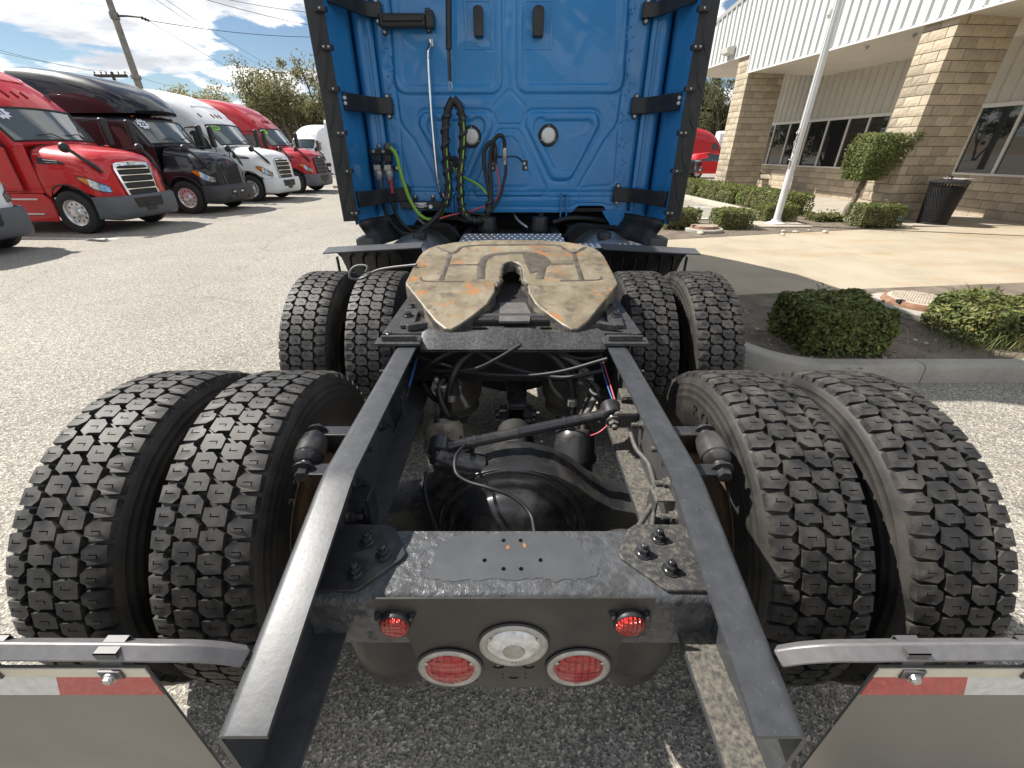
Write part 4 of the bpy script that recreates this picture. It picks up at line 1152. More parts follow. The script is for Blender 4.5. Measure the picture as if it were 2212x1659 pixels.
# corner pillars, inner side panels and black rear extenders
def vstrip(prof, z0, z1, name, m, parent, bevel=None, thick=None, smooth=50, zfun=None):
    b = MB(); k = len(prof)
    vs = [(x, y, z0) for x, y in prof] + [(x, y, z1) for x, y in prof]
    b.add(vs, [(i, i+1, i+1+k, i+k) for i in range(k-1)])
    return b.build(name, m, parent, bevel=bevel, smooth=smooth)
for s in (-1, 1):
    S = lambda pts: [(s*x, y) for x, y in (pts if s < 0 else pts)]
    def mir(pts): return [(s*x, y) for x, y in pts] if s > 0 else [(-x, y) for x, y in pts]
    pil = [(1.045, 4.045),(1.06, 4.025),(1.075, 4.022),(1.082,4.03),(1.09,4.028),(1.10,4.01),(1.12,3.995),(1.145,3.99),(1.165,3.998),(1.182,4.02),(1.19,4.05),(1.192,4.2)]
    q = mir(pil)
    if s < 0: q = q[::-1]
    vstrip(q[::-1] if s < 0 else q[::1], 1.13, 3.75, 'corner_pillar', M_BLUE, truck)
    pan = [(1.205, 4.12),(1.203, 4.02),(1.192, 3.97),(1.196, 3.88),(1.206,3.84),(1.208,3.62),(1.214,3.55),(1.212, 3.50)]
    b = MB(); n = len(pan)
    zb_ = 1.14
    vs = [(s*x, y, z) for z in (zb_, 3.7) for x, y in pan] + [(s*(x+.012), y, z) for z in (zb_, 3.7) for x, y in pan]
    fs = []
    for i in range(n-1):
        fs.append((i, i+1, i+1+n, i+n)); fs.append((2*n+i+n, 2*n+i+1+n, 2*n+i+1, 2*n+i))
        fs.append((i+1, i, 2*n+i, 2*n+i+1))
    b.add(vs, fs if s > 0 else [f[::-1] for f in fs])
    b.build('side_panel', M_BLUE, truck, smooth=40)
    b = MB(); b.box((min(s*1.15,s*1.30),4.16,1.1),(max(s*1.15,s*1.30),4.18,3.7)); b.build('sky_gap_blocker', M_DARK, truck)  # dark strip added to stop sky showing through the pillar slit
    # extender: black rear lip with flange
    ez0, ez1 = 1.17, 3.65
    pr = [(1.195,3.505),(1.212,3.49),(1.225,3.478),(1.262,3.468),(1.292,3.455),(1.300,3.46),(1.296,3.60),(1.288,4.15),(1.276,4.15),(1.28,3.60),(1.278,3.49),(1.235,3.492),(1.218,3.505),(1.2,3.515)]
    b = MB(); b.prism([(s*x, y) for x, y in pr], ez0, ez1)
    ex = b.build('side_extender', M_BLACK, truck, bevel=.002)
    # stiffening ribs and clips
    for k, py in enumerate((22, 105, 195, 290, 372, 462)):
        px = (712 + (py/480)*38) if s < 0 else (1500 - (py/480)*34)
        c = P(px, py, Y=3.47); c.x = s*1.205
        b = MB(); b.box((c.x-.034, 3.452, c.z-.006), (c.x+.034, 3.50, c.z+.022)); b.box((c.x-.036, 3.448, c.z-.010), (c.x+.036, 3.453, c.z-.006)); cl = b.build('extender_clip', M_BLACK, ex, bevel=.003)
        for dx in ((-.016, .016) if k % 2 else (0,)):
            b = MB(); b.lathe([(0,.007),(.003,.006),(.004,0)], 8, axis_m((c.x+dx, 3.4515, c.z+.008), (0,-1,0))); b.build('screw', M_STEEL, ex)
        if py > 400: continue
        z0 = c.z - .02
        b = MB(); b.tube([(s*1.215,3.476,z0-.02),(s*1.25,3.468,z0-.16),(s*1.285,3.462,z0-.22)], .006, 5); b.build('stiffening_rib', M_BLACK, ex)
    # straps from the panel to the wall
    for (py, xo, wd) in ((8,-8,.045),(225,0,.055),(424,10,.055)):
        zc = P(790 if s < 0 else 1415, py, Y=3.85).z
        a_ = [(1.202,3.62),(1.193,3.625),(1.16,3.70),(1.10,3.86),(1.06,3.95),(1.02,3.985),(.955,4.005),(.95,4.015)]
        if py > 400: a_ = [(1.202,3.58),(1.19,3.575),(1.14,3.66),(1.06,3.86),(1.0,3.95),(.96,3.985),(.885,4.0),(.88,4.012)]
        n = len(a_); b = MB()
        off = .03
        vs = []
        for (x, y) in a_: vs += [(s*x, y, zc-wd), (s*x, y, zc+wd), (s*(x+.012), y+off, zc+wd), (s*(x+.012), y+off, zc-wd)]
        fs = [(i*4+j, i*4+(j+1) % 4, (i+1)*4+(j+1) % 4, (i+1)*4+j) for i in range(n-1) for j in range(4)] + [(0,1,2,3), (4*n-1,4*n-2,4*n-3,4*n-4)]
        b.add(vs, fs)
        stp = b.build('extender_strap', M_BLACK, truck, bevel=.006, smooth=40)
        ex_ = a_[-2][0] + .035
        for dz in (-1, 1):
            b = MB(); b.lathe([(0,.0),(0,.021),(.006,.02),(.007,0)], 14, axis_m((s*ex_, 4.035, zc+dz*(wd+.012)), (0,-1,0))); b.build('strap_ear', M_BLACK, stp, smooth=40)
            b = MB(); hexbolt(b, (s*ex_, 4.028, zc+dz*(wd+.012)), .0085, .007, .0, (0,-1,0)); b.build('bolt', M_STEEL, stp)
        for dz in (-.012, .02):
            b = MB(); hexbolt(b, (s*1.193, 3.62, zc+dz), .008, .006, 0, (-s*.4,-1,0)); b.build('bolt', M_STEEL, stp)
    # rubber skirt and step bracket under the panels
    sk = [(1.06,3.86,1.10),(1.16,3.78,1.12),(1.21,3.62,1.165)]
    b = MB(); vs = []; cols = 7
    lo = [(.98,3.90),(1.06,3.80),(1.14,3.66),(1.19,3.53)]
    for k in range(cols):
        t = k/(cols-1)
        for (x, y), (x2, y2, z2) in zip([(1.0,3.98),(1.08,3.86),(1.15,3.72),(1.21,3.56)], [(.90,3.98,.98),(.98,3.86,.97),(1.06,3.74,.96),(1.12,3.6,.95)]):
            bul = .02*math.sin(t*math.pi*3)
            vs.append((s*(lerp(x, x2, t)+.02*math.sin(t*3.1)), lerp(y, y2, t)-bul, lerp(1.165, z2, t)))
    fs = [(k*4+i, k*4+i+1, k*4+i+5, k*4+i+4) for k in range(cols-1) for i in range(3)]
    b.add(vs, fs); rs = b.build('rubber_skirt', M_BLACK, truck, smooth=50)
    m_ = rs.modifiers.new('thickness', 'SOLIDIFY'); m_.thickness = .015
    b = MB(); b.box((min(s*1.08,s*1.22),3.42,.86),(max(s*1.08,s*1.22),3.60,1.05)); b.build('step_bracket', mat('grey_step_plastic', (.06,.062,.066), .5, vary=.15, vscale=9) if s < 0 else bpy.data.materials['grey_step_plastic'], truck, bevel=.012)
    # blue lower tab of the wall
    tb = [(.80,1.18),(1.07,1.18),(1.07,1.05),(1.02,1.0),(.96,.985),(.90,1.02),(.875,1.08),(.84,1.12)]
    b = MB(); b.prism([(s*x, z) for x, z in tb], 0, .01, Matrix(((1,0,0,0),(0,0,-1,WY-.004),(0,1,0,0),(0,0,0,1)))); b.build('lower_tab', M_BLUE, wall, bevel=.004)

# rivets and hex flange bolts scattered down both pressed edges
lr = random.Random(21)
b = MB()
for side, xl in ((-1, (408,470,620)), (1, (1648,1635,1640))):
    for k in range(42):
        y = lr.uniform(20, 940); x = (lerp(415, 470, y/940) if side < 0 else lerp(1680, 1620, y/940)) + lr.choice((-22,-10,0,12))
        c = zw(x, y); b.lathe([(0,.0075),(.004,.006),(.006,0)], 7, axis_m((c.x, WY-.004, c.z), (0,-1,0)))
for k in range(16):
    c = zw(620 + k*56, 992 + (k % 2)*3); b.lathe([(0,.007),(.004,.005),(.005,0)], 7, axis_m((c.x, WY-.002, c.z), (0,-1,0)))
rv = b.build('rivets', M_BLUE, wall, smooth=50); rv['kind'] = 'stuff'

# ---------------- fittings on the wall
Mw = lambda Y: Matrix(((1,0,0,0),(0,0,-1,Y),(0,1,0,0),(0,0,0,1)))
def wbox(name, x0, y0, x1, y1, d0, d1, m, parent=wall, bevel=.006):
    a, c = zw(x0, y0, WY-d1), zw(x1, y1, WY-d1)
    b = MB(); b.box((min(a.x,c.x), WY-d1, min(a.z,c.z)), (max(a.x,c.x), WY-d0, max(a.z,c.z)))
    return b.build(name, m, parent, bevel=bevel)
def wscrew(x, y, d, parent, r=.012, m=None):
    c = zw(x, y, WY-d); b = MB(); hexbolt(b, (c.x, WY-d, c.z), r*.7, .007, 0, (0,-1,0), r_w=r); return b.build('bolt', m or M_STEEL, parent)
# two rubber hood-type latches
for (x0, x1) in ((864, 918), (1168, 1222)):
    a, c = zw(x0, 36), zw(x1, 196)
    rr = rnd_sdf([(a.x-.055,c.z-.06),(c.x+.055,c.z-.06),(c.x+.055,a.z+.06),(a.x-.055,a.z+.06)], .05)
    w2 = (c.x-a.x)/2; xm = (a.x+c.x)/2
    prof = [(xm-w2, a.z-w2*.6), (xm-w2*.75, a.z-w2*.15), (xm, a.z), (xm+w2*.75, a.z-w2*.15), (xm+w2, a.z-w2*.6), (xm+w2*.92, c.z), (xm-w2*.92, c.z)]
    b = MB(); b.prism(prof, .0, .055, Mw(WY-.004)); b.build('rubber_latch', M_BLACK, wall, bevel=.012, seg=3, smooth=40)
    b = MB(); e = .07
    fr = [(xm-w2-e, c.z-.07), (xm+w2+e, c.z-.07), (xm+w2+e, a.z+.05), (xm-w2-e, a.z+.05)]
    inn = [(xm-w2-e+.02, c.z-.05), (xm+w2+e-.02, c.z-.05), (xm+w2+e-.02, a.z+.03), (xm-w2-e+.02, a.z+.03)]
    b.prism(fr, 0, .006, Mw(WY+.004), holes=[inn]); b.build('latch_surround', M_BLUE, wall, bevel=.006, seg=3)
# black document tube with clamps
tubeb = wbox('grab_box', 368, 62, 618, 138, .03, .12, M_BLACK, bevel=.018)
wbox('lid', 392, 76, 606, 108, .12, .135, M_BLACK, tubeb, .008)
wbox('clamp', 612, 48, 662, 140, .01, .10, M_BLACK, tubeb, .01)
for (x, y) in ((410,162),(636,150),(628,60)):
    wbox('clamp_foot', x-14, y-22, x+14, y+20, .004, .014, M_BLACK, tubeb, .006); wscrew(x, y, .014, tubeb)
# bright grab bar, offset from the wall
pa = [zw(645,205), zw(645,235), zw(640,300), zw(655,560), zw(682,860), zw(697,970), zw(704,1010)]
pts = [pa[0]+Vector((0,-.012,0)), pa[1]+Vector((0,-.02,0)), pa[2]+Vector((0,-.07,0)), pa[3]+Vector((0,-.075,0)), pa[4]+Vector((0,-.075,0)), pa[5]+Vector((0,-.05,0)), pa[6]+Vector((0,-.012,0))]
gb = hose('grab_bar', pts, .0135, M_CHROME, wall, 12, 6)
wbox('bar_foot', 631, 197, 660, 240, .004, .014, M_ALU, gb, .006); wbox('bar_foot', 694, 990, 716, 1018, .004, .014, M_ALU, gb, .006); wscrew(645, 213, .014, gb, .014)
# spring tender with its stem
c0, c1, c2, c3 = zw(752,-80), zw(752,275), zw(757,430), zw(760,470)
b = MB(); b.tube([c0+Vector((0,-.16,0)), c1+Vector((0,-.16,0))], .022, 12); sp_ = b.build('hose_tender', M_BLACK, wall, smooth=40)
cs = []
for i in range(160):
    t = i/159; a = t*40*2*math.pi/2
    p = c1.lerp(c2, t) + Vector((.0125*math.cos(a), -.16+.0125*math.sin(a), 0)); cs.append(p)
b = MB(); b.tube(cs, .004, 4); b.build('tender_spring', mat('dull_spring_steel', (.10,.085,.07), .5, metal=.5), sp_)
b = MB(); b.tube([c2+Vector((0,-.16,.0)), c2+Vector((.012,-.16,-.02)), c3+Vector((.012,-.16,.01)), c3+Vector((0,-.16,-.02)), c3+Vector((-.012,-.16,.01)), c2+Vector((-.012,-.16,-.02))], .0035, 5, closed=True); b.build('spring_clip', M_STEEL, sp_)
# two round work lamps
for (x, y) in ((855,700),(1248,694)):
    c = zw(x, y); M = axis_m((c.x, WY-.002, c.z), (0,-1,0)); b = MB()
    b.lathe([(0,.082),(.012,.08),(.02,.072),(.02,.060),(.012,.058)], 36, M); wl = b.build('work_lamp', M_BLACK, wall, smooth=40)
    b = MB(); b.lathe([(.008,.060),(.018,.057),(.024,.04),(.026,0)], 32, M); b.build('lamp_lens', mat('milky_lamp_lens', (.66,.66,.62), .25, coat=.5, vary=.12, vscale=50, bump=.6, bscale=55, bdist=.004) if x < 1000 else bpy.data.materials['milky_lamp_lens'], wl, smooth=60)
    for a in (R(90), R(210), R(330)):
        b = MB(); b.lathe([(0,.006),(.003,.005),(.004,0)], 8, axis_m((c.x+.067*math.cos(a), WY-.022, c.z+.067*math.sin(a)), (0,-1,0))); b.build('screw', M_STEEL, wl)
# gladhand panel
gp_ = wbox('gladhand_plate', 330, 762, 470, 792, .06, .075, M_BLACK, bevel=.004)
wbox('lower_bar', 345, 850, 480, 876, .06, .072, M_BLACK, gp_, .004); wbox('upright_strap', 372, 740, 390, 905, .05, .06, M_BLACK, gp_, .004)
wbox('upright_strap', 330, 762, 345, 880, .06, .09, M_BLACK, gp_, .004)
for (x, y) in ((381,747),(466,772),(352,775),(402,775),(474,860),(410,868)): wscrew(x, y, .075, gp_)
for k, (x, mm) in enumerate(((372, M_GRIPB), (425, M_GRIPR))):
    wbox('gladhand_cover', x-22, 792, x+20, 832, .06, .13, M_BLACK, gp_, .01)
    wbox('gladhand', x-16, 828, x+14, 862, .06, .14, M_DARK, gp_, .014)
    c = zw(x+6, 880, WY-.115); b = MB(); b.lathe([(-.05,.02),(-.02,.034),(.02,.036),(.05,.026),(.07,.018)], 14, axis_m((c.x, WY-.115, c.z+.0), (0,0,-1))); b.cbox((c.x, WY-.125, c.z+.03), (.055,.06,.045)); b.build('coupling', M_CAST, gp_, smooth=40, bevel=.006)
    a, e = zw(x+14, 908, WY-.115), zw(x+22, 992, WY-.115); pr = []; L = (e-a).length
    for i in range(9): pr += [(i*L/9, .021), (i*L/9+L/18, .0235), (i*L/9+L/13, .019)]
    b = MB(); b.lathe([(0,0)] + pr + [(L,.016),(L,0)], 14, axis_m(a, e-a)); b.build('hose_grip', mm, gp_, smooth=40)
# electrical socket with plug, small sticker
so = wbox('trailer_socket', 735, 805, 785, 860, .01, .05, M_BLACK, bevel=.012); wbox('socket_lid', 748, 800, 775, 822, .05, .075, M_BLACK, so, .008)
c = zw(752, 845); b = MB(); b.lathe([(0,.022),(.05,.022),(.055,.016),(.09,.014)], 12, axis_m((c.x, WY-.07, c.z+.02), (.1,-.3,-1))); b.build('cable_plug', M_HOSEG, so, smooth=40)
wbox('sticker', 776, 856, 788, 880, .001, .0025, M_WHITE, bevel=None)
for (x, y) in ((782,830),(738,852)): wscrew(x, y, .03, so, .008)
# right hand hose hook bracket
hb_ = wbox('hose_bracket', 1116, 822, 1142, 874, .004, .014, M_BLACK, bevel=.006); wscrew(1125, 838, .014, hb_); wscrew(1133, 860, .014, hb_)
h2 = wbox('hose_bracket', 957, 806, 978, 878, .004, .014, M_BLACK, bevel=.006); wscrew(966, 838, .014, h2); wscrew(963, 862, .014, h2)
hose('bracket_rod', [zw(958,803)+Vector((0,-.03,0)), zw(1030,803)+Vector((0,-.13,0)), zw(1085,803)+Vector((0,-.10,0)), zw(1118,830)+Vector((0,-.012,0))], .006, M_BLACK, hb_, 6, 4)
# black label box at the bottom left
lb = wbox('label_box', 488, 1034, 706, 1070, .01, .09, M_BLACK, bevel=.006)
wbox('box_ear', 555, 998, 580, 1034, .004, .014, M_BLACK, lb, .004); wbox('box_ear', 645, 998, 668, 1034, .004, .014, M_BLACK, lb, .004); wscrew(567, 1006, .014, lb); wscrew(657, 1005, .014, lb)
for r_, (x0, x1, h_) in enumerate(((566,624,.010),(578,616,.006),(562,628,.006),(580,612,.006))):
    a, c = zw(x0, 1042 + r_*6.5, WY-.0915), zw(x1, 1042 + r_*6.5, WY-.0915)
    MB().box((a.x, WY-.0915, a.z-h_/2), (c.x, WY-.0905, a.z+h_/2)).build('print_line', M_WHITE, lb)
c = zw(654, 1053); b = MB(); b.lathe([(0,.017),(.002,.016),(.002,0)], 20, axis_m((c.x, WY-.091, c.z), (0,-1,0))); b.build('round_label', M_WHITE, lb)
for x in (768, 1325):
    a = zw(x-14, 990); c = zw(x+16, 1120)
    b = MB(); b.box((a.x, WY-.03, c.z), (a.x+.012, WY-.004, a.z)); b.box((c.x-.012, WY-.03, c.z), (c.x, WY-.004, a.z)); b.box((a.x, WY-.03, a.z-.012), (c.x, WY-.004, a.z)); b.build('strut_bracket', M_BLUE, wall, bevel=.004)
# ---------------- hoses draped on the wall
def wh(lst): return [zw(x, y, WY-d) for x, y, d in lst]
loop = [(762,505,.17),(735,560,.17),(722,640,.17),(722,760,.17),(728,860,.17),(738,950,.18),(732,1010,.19),(716,1060,.2)]
loop2 = [(762,505,.17),(790,540,.17),(806,600,.17),(812,700,.17),(806,800,.17),(796,900,.18),(798,980,.2),(806,1060,.22),(828,1108,.24),(866,1130,.26),(906,1128,.24),(940,1090,.2),(950,1030,.18)]
h = hose('wrapped_hose', wh(loop), .030, M_HOSE, wall, 10); hh = hose('wrapped_hose', wh(loop2), .028, M_HOSE, wall, 10)
def wrap(parent, pts, r, m, turns, name='spiral_wrap', w_=.008):
    p = spline(pts, 10); b = MB(); out = []
    n = len(p)*5; L = len(p)-1
    for i in range(n):
        t = i/(n-1)*L; k = min(int(t), L-1); q = p[k].lerp(p[k+1], t-k); tg = (p[k+1]-p[k]).normalized()
        u = Vector((0,1,0)).cross(tg).normalized(); v = tg.cross(u); a = 2*math.pi*turns*i/(n-1)
        out.append(q + (u*math.cos(a)+v*math.sin(a))*r)
    b.tube(out, w_, 5); return b.build(name, m, parent, smooth=60)
wrap(h, wh(loop[1:]), .026, M_BLACK, 9, 'spiral_wrap', .016); wrap(hh, wh(loop2[1:]), .024, M_BLACK, 16, 'spiral_wrap', .016)
hose('green_strand', [p + Vector((.010,-.021,0)) for p in wh(loop2[2:9])], .0075, M_GREEN, hh, 6)
hose('green_strand', [p + Vector((.010,-.022,0)) for p in wh(loop[3:])], .007, M_GREEN, h, 6)
hose('green_cable', wh([(425,758,.10),(445,762,.13),(470,800,.13),(490,880,.14),(515,960,.14),(548,1040,.15),(590,1100,.17),(640,1125,.18),(690,1105,.19),(716,1060,.2),(736,1000,.18)]), .0145, M_GREEN, wall, 10)
c = zw(425, 758, WY-.08); b = MB(); b.lathe([(0,.036),(.05,.036),(.055,.028),(.09,.02)], 14, axis_m((c.x, WY-.05, c.z), (.2,-1,.1))); b.build('cable_socket', M_HOSEG, gp_, smooth=40)
hose('air_hose', wh([(394,985,.115),(400,1040,.11),(425,1110,.16),(470,1170,.22),(530,1200,.26),(600,1180,.26),(660,1130,.24),(700,1085,.21),(725,1030,.19)]), .0165, M_HOSE, wall, 10)
hose('air_hose', wh([(447,985,.115),(450,1040,.11),(475,1110,.17),(520,1165,.22),(570,1185,.25),(630,1150,.25),(690,1090,.22),(720,1040,.2)]), .0165, M_HOSE, wall, 10)
hose('green_cable', wh([(760,858,.09),(780,885,.10),(820,910,.10),(870,935,.11),(905,960,.12),(935,995,.15)]), .010, M_GREEN, wall, 8)
hose('air_hose', wh([(950,1040,.18),(945,980,.15),(930,900,.13),(918,830,.13),(922,770,.13),(945,735,.13),(965,730,.13),(975,760,.12),(978,800,.11)]), .0165, M_HOSE, wall, 10)
hose('air_hose', wh([(958,1040,.18),(955,960,.15),(950,880,.13),(952,800,.13),(965,730,.14),(985,700,.14),(1008,695,.14),(1022,720,.13),(1024,770,.12)]), .0155, M_HOSE, wall, 10)
hose('air_hose', wh([(1028,820,.12),(1030,880,.12),(1018,940,.13),(1000,1010,.15),(965,1070,.2),(930,1100,.25)]), .012, M_HOSE, wall, 8)
hose('air_line', wh([(980,850,.11),(990,900,.11),(998,950,.12),(990,1010,.13),(960,1040,.15),(900,1065,.17),(840,1085,.17),(760,1100,.2),(690,1120,.22)]), .007, M_PINK, wall, 6)
hose('air_hose', wh([(930,1100,.25),(860,1095,.2),(800,1092,.18),(740,1105,.18),(690,1130,.2),(640,1165,.24)]), .011, M_HOSE, wall, 8)
for (x, mm) in ((978, M_BLACK), (1026, M_CAST)):
    c = zw(x, 800); b = MB(); b.lathe([(-.05,.015),(-.03,.02),(.03,.022),(.04,.016),(.08,.016)], 10, axis_m((c.x, WY-.12, c.z+.02), (0,0,-1))); b.build('hose_union', mm, hb_, smooth=40)

# ---------------- chassis under the cab
b = MB(); b.box((-1.0,4.4,.55),(1.0,4.5,1.3)); b.build('engine_bulkhead', M_DARK, truck)
b = MB(); b.box((-1.05,4.06,1.17),(1.05,4.4,1.2)); b.build('cab_floor', M_DARK, truck)
dk = [P(994,521,Z=1.055), P(1217,521,Z=1.055), P(1212,503,Z=1.055), P(1003,503,Z=1.055)]
y0, y1 = dk[0].y + .02, dk[2].y
b = MB(); b.box((-.40, y0, 1.035), (.40, y1, 1.05)); b.box((-.40, y0-.004, 1.0), (.40, y0+.004, 1.05)); dp = b.build('deck_plate', M_ALU, truck, bevel=.003)
b = MB()
for i in range(17):
    for j in range(4):
        x = -.37 + i*.0462 + (.023 if j % 2 else 0); y = y0 + .03 + j*(y1-y0-.05)/3.4
        b.lathe([(0,.013),(.006,.010),(.008,0)], 8, axis_m((x, y, 1.05), (0,0,1)))
st_ = b.build('tread_studs', M_ALU, dp, smooth=50); st_['kind'] = 'stuff'
for s in (-1, 1):
    # fuel tank end and filler
    M = axis_m((s*.80, 3.25, .72), (0,1,0)); b = MB(); b.lathe([(0,0),(.0,.22),(.02,.27),(.05,.30),(.09,.315),(1.6,.315),(1.62,0)], 40, M)
    ft = b.build('fuel_tank', mat('satin_tank_aluminium', (.55,.56,.57), .32, metal=.9, vary=.1, dust=(.12,.11,.1), dust_amt=.35, dscale=4, dpos=(.5,.7)) if s < 0 else bpy.data.materials['satin_tank_aluminium'], truck, smooth=50)
    b = MB(); b.lathe([(0,.055),(.03,.055),(.045,.05),(.05,0)], 14, axis_m((s*.74, 3.55, 1.03), (0,0,1))); b.build('filler_cap', M_BLACK, ft, smooth=30)
    # quarter fender ahead of the forward tyres: curved sheet with a rolled lip
    b = MB(); vs = []
    xin, xout = s*.62, s*1.20
    arcp = [(2.92+.03,1.055),(2.955,1.062),(2.975,1.05),(3.03,.99),(3.09,.90),(3.14,.78),(3.16,.62),(3.16,.45)]
    for (y, z) in arcp:
        tl = 0 if z < 1.0 else 1
        vs += [(xin - s*.0*tl, y, z + (.018 if z > 1.0 else 0)), (xout + s*(.02*tl), y, z)]
    b.add(vs, [(2*i, 2*i+1, 2*i+3, 2*i+2) for i in range(len(arcp)-1)])
    qf = b.build('quarter_fender', M_BLACK, truck, smooth=60); m_ = qf.modifiers.new('thickness', 'SOLIDIFY'); m_.thickness = .008
    b = MB(); b.add([(s*.60,2.86,1.085),(s*1.25,2.86,1.05),(s*1.25,2.97,1.066),(s*.60,2.97,1.10)], [(0,1,2,3)] ); lipo = b.build('fender_lip', mat('grey_fender_plastic', (.07,.072,.076), .42, vary=.1, vscale=12) if s < 0 else bpy.data.materials['grey_fender_plastic'], qf)
    m_ = lipo.modifiers.new('thickness', 'SOLIDIFY'); m_.thickness = .008
    for i in range(7):
        x = s*(.68 + i*.09)
        b = MB(); b.box((min(x,x+s*.008),3.0,.70),(max(x,x+s*.008),3.03,1.0)); b.build('fender_rib', M_BLACK, qf)
    # cab suspension strut, tilt cylinder and brackets
    xs_ = .235 if s > 0 else -.30
    b = MB(); b.tube([(xs_+.02,3.95,1.17),(xs_+.02,3.93,1.02)], .022, 12); b.tube([(xs_+.02,3.93,1.02),(xs_+.02,3.92,.85)], .032, 12); b.build('cab_strut', M_DARK, truck, smooth=40)
    xb = P(1085 if s < 0 else 1165, 480, Y=3.9).x - (.12 if s < 0 else 0)
    b = MB(); b.lathe([(0,.0),(0,.06),(.02,.07),(.05,.068),(.08,.075),(.12,.072),(.14,.05),(.17,.05)], 20, axis_m((xb+.0,3.85,1.15), (0,0,-1))); b.build('cab_air_spring', M_BLACK, truck, smooth=40)
    b = MB(); b.tube(spline(hp([(1108,455,4.2),(1118,475,4.0),(1140,492,3.9)]) if s > 0 else hp([(905,470,4.1),(912,480,4.0),(922,486,3.95)]), 4), .011, 8); b.build('bright_pipe', M_ALU, truck, smooth=50)
    hose('chassis_hose', [(s*.45,3.6,1.06),(s*.55,3.75,1.10),(s*.7,3.85,1.08),(s*.9,3.95,1.05)], .018, M_HOSE)
    hose('chassis_hose', [(s*.42,3.55,1.04),(s*.5,3.7,1.075),(s*.62,3.8,1.10),(s*.95,4.0,1.02)], .012, M_HOSE)
    hose('chassis_hose', [(s*.35,3.9,1.10),(s*.5,3.95,1.13),(s*.7,4.0,1.12),(s*.85,4.1,1.08)], .02, M_HOSE)
    b = MB(); b.box((min(s*.5,s*.95),4.0,.80),(max(s*.5,s*.95),4.3,1.06)); b.build('battery_box', M_DARK, truck, bevel=.01)
b = MB(); b.box((-.42,3.62,.98),(.42,4.3,1.01)); b.build('frame_cover', M_DARK, truck)
b = MB(); b.box((.44,3.2,1.02),(.98,3.34,1.03)); tp2 = b.build('step_plate', M_ALU, truck, bevel=.003)
b = MB()
for i in range(12):
    for j in range(3): b.lathe([(0,.012),(.005,.009),(.007,0)], 6, axis_m((.47+i*.043, 3.225+j*.042, 1.03), (0,0,1)))
s2_ = b.build('tread_studs', M_ALU, tp2, smooth=50); s2_['kind'] = 'stuff'
# ================================================================== parked tractors
def paint(name, col, **k): return mat(name, col, .45, spec=.25, coat=.7, coat_rough=.03, vary=.04, vscale=2, **k)
M_PRED = paint('red_truck_paint', (.50,.014,.016)); M_PBLK = paint('black_truck_paint', (.010,.009,.013)); M_PWHT = paint('white_truck_paint', (.74,.75,.76))
M_PRED2 = paint('dark_red_truck_paint', (.42,.012,.018))
M_GREYB = mat('grey_bumper_plastic', (.095,.10,.11), .5, vary=.08, vscale=6)
M_BLKB = mat('charcoal_bumper_plastic', (.035,.036,.038), .48, vary=.1, vscale=6)
M_GLASS = mat('tinted_truck_glass', (.045,.055,.055), .04, spec=.9, coat=.6)
M_GLASSL = mat('pale_windscreen_glass', (.11,.13,.125), .05, spec=.9, coat=.8)
M_TIRE2 = mat('plain_tyre_rubber', (.02,.02,.02), .7, vary=.2, vscale=12)
M_AMBER = mat('amber_lamp', (.62,.17,.01), .2, coat=.6)
M_HEADL = mat('headlamp_glass', (.42,.43,.44), .08, metal=.5, coat=1.0, vary=.5, vscale=12)
M_MESHB = mat('black_grille_mesh', (.012,.012,.012), .5, bump=.6, bscale=90, bdist=.01)
M_LIME = mat('lime_sticker', (.35,.72,.02), .5); M_STKW = mat('white_sticker', (.75,.77,.82), .5); M_NAVY = mat('navy_print', (.02,.03,.14), .5)
def truck_wheel_meshes():
    b = MB(); b.lathe([(-.11,.29),(-.135,.34),(-.142,.40),(-.135,.455),(-.118,.49),(-.09,.5),(-.085,.492),(-.075,.5),(-.03,.502),(-.025,.494),(-.018,.502),(.02,.502),(.026,.494),(.032,.502),(.075,.5),(.085,.492),(.09,.5),(.118,.49),(.135,.455),(.142,.40),(.135,.34),(.11,.29)], 40, cap=False)
    t = b.build('tyre', M_TIRE2, None, smooth=40); tm = t.data; bpy.data.objects.remove(t)
    b = MB()
    hl = [[(.205*math.cos(a)+.026*math.cos(k*math.pi/4), .205*math.sin(a)+.026*math.sin(k*math.pi/4)) for k in range(8)] for a in [i*math.pi/5 for i in range(10)]]
    MM = Matrix(((0,0,1,0),(1,0,0,0),(0,1,0,0),(0,0,0,1)))
    b.prism([(.262*math.cos(i*math.pi/18), .262*math.sin(i*math.pi/18)) for i in range(36)], .058, .066, MM, holes=hl)
    b.lathe([(.066,.262),(.10,.275),(.115,.292),(.12,.302),(.116,.306),(.105,.295)], 36, cap=False)
    b.lathe([(.066,.165),(.075,.16),(.078,.13),(.10,.118),(.115,.10),(.16,.092),(.168,.07),(.17,0)], 24)
    for i in range(10):
        a = (i+.5)*math.pi/5; b.lathe([(0,.017),(.03,.016),(.04,.01),(.04,0)], 6, axis_m((.066,.142*math.cos(a),.142*math.sin(a)), (1,0,0)))
    r_ = b.build('wheel', mat('polished_wheel_alloy', (.72,.72,.72), .22, metal=.7, rvary=.05), None, smooth=35); rm = r_.data; bpy.data.objects.remove(r_)
    b = MB(); b.lathe([(-.10,.0),(-.10,.285),(.03,.26),(.03,0)], 24); d_ = b.build('brake_drum', M_DARK, None, smooth=40); dm = d_.data; bpy.data.objects.remove(d_)
    return tm, rm, dm
T_ME, R_ME, D_ME = truck_wheel_meshes()
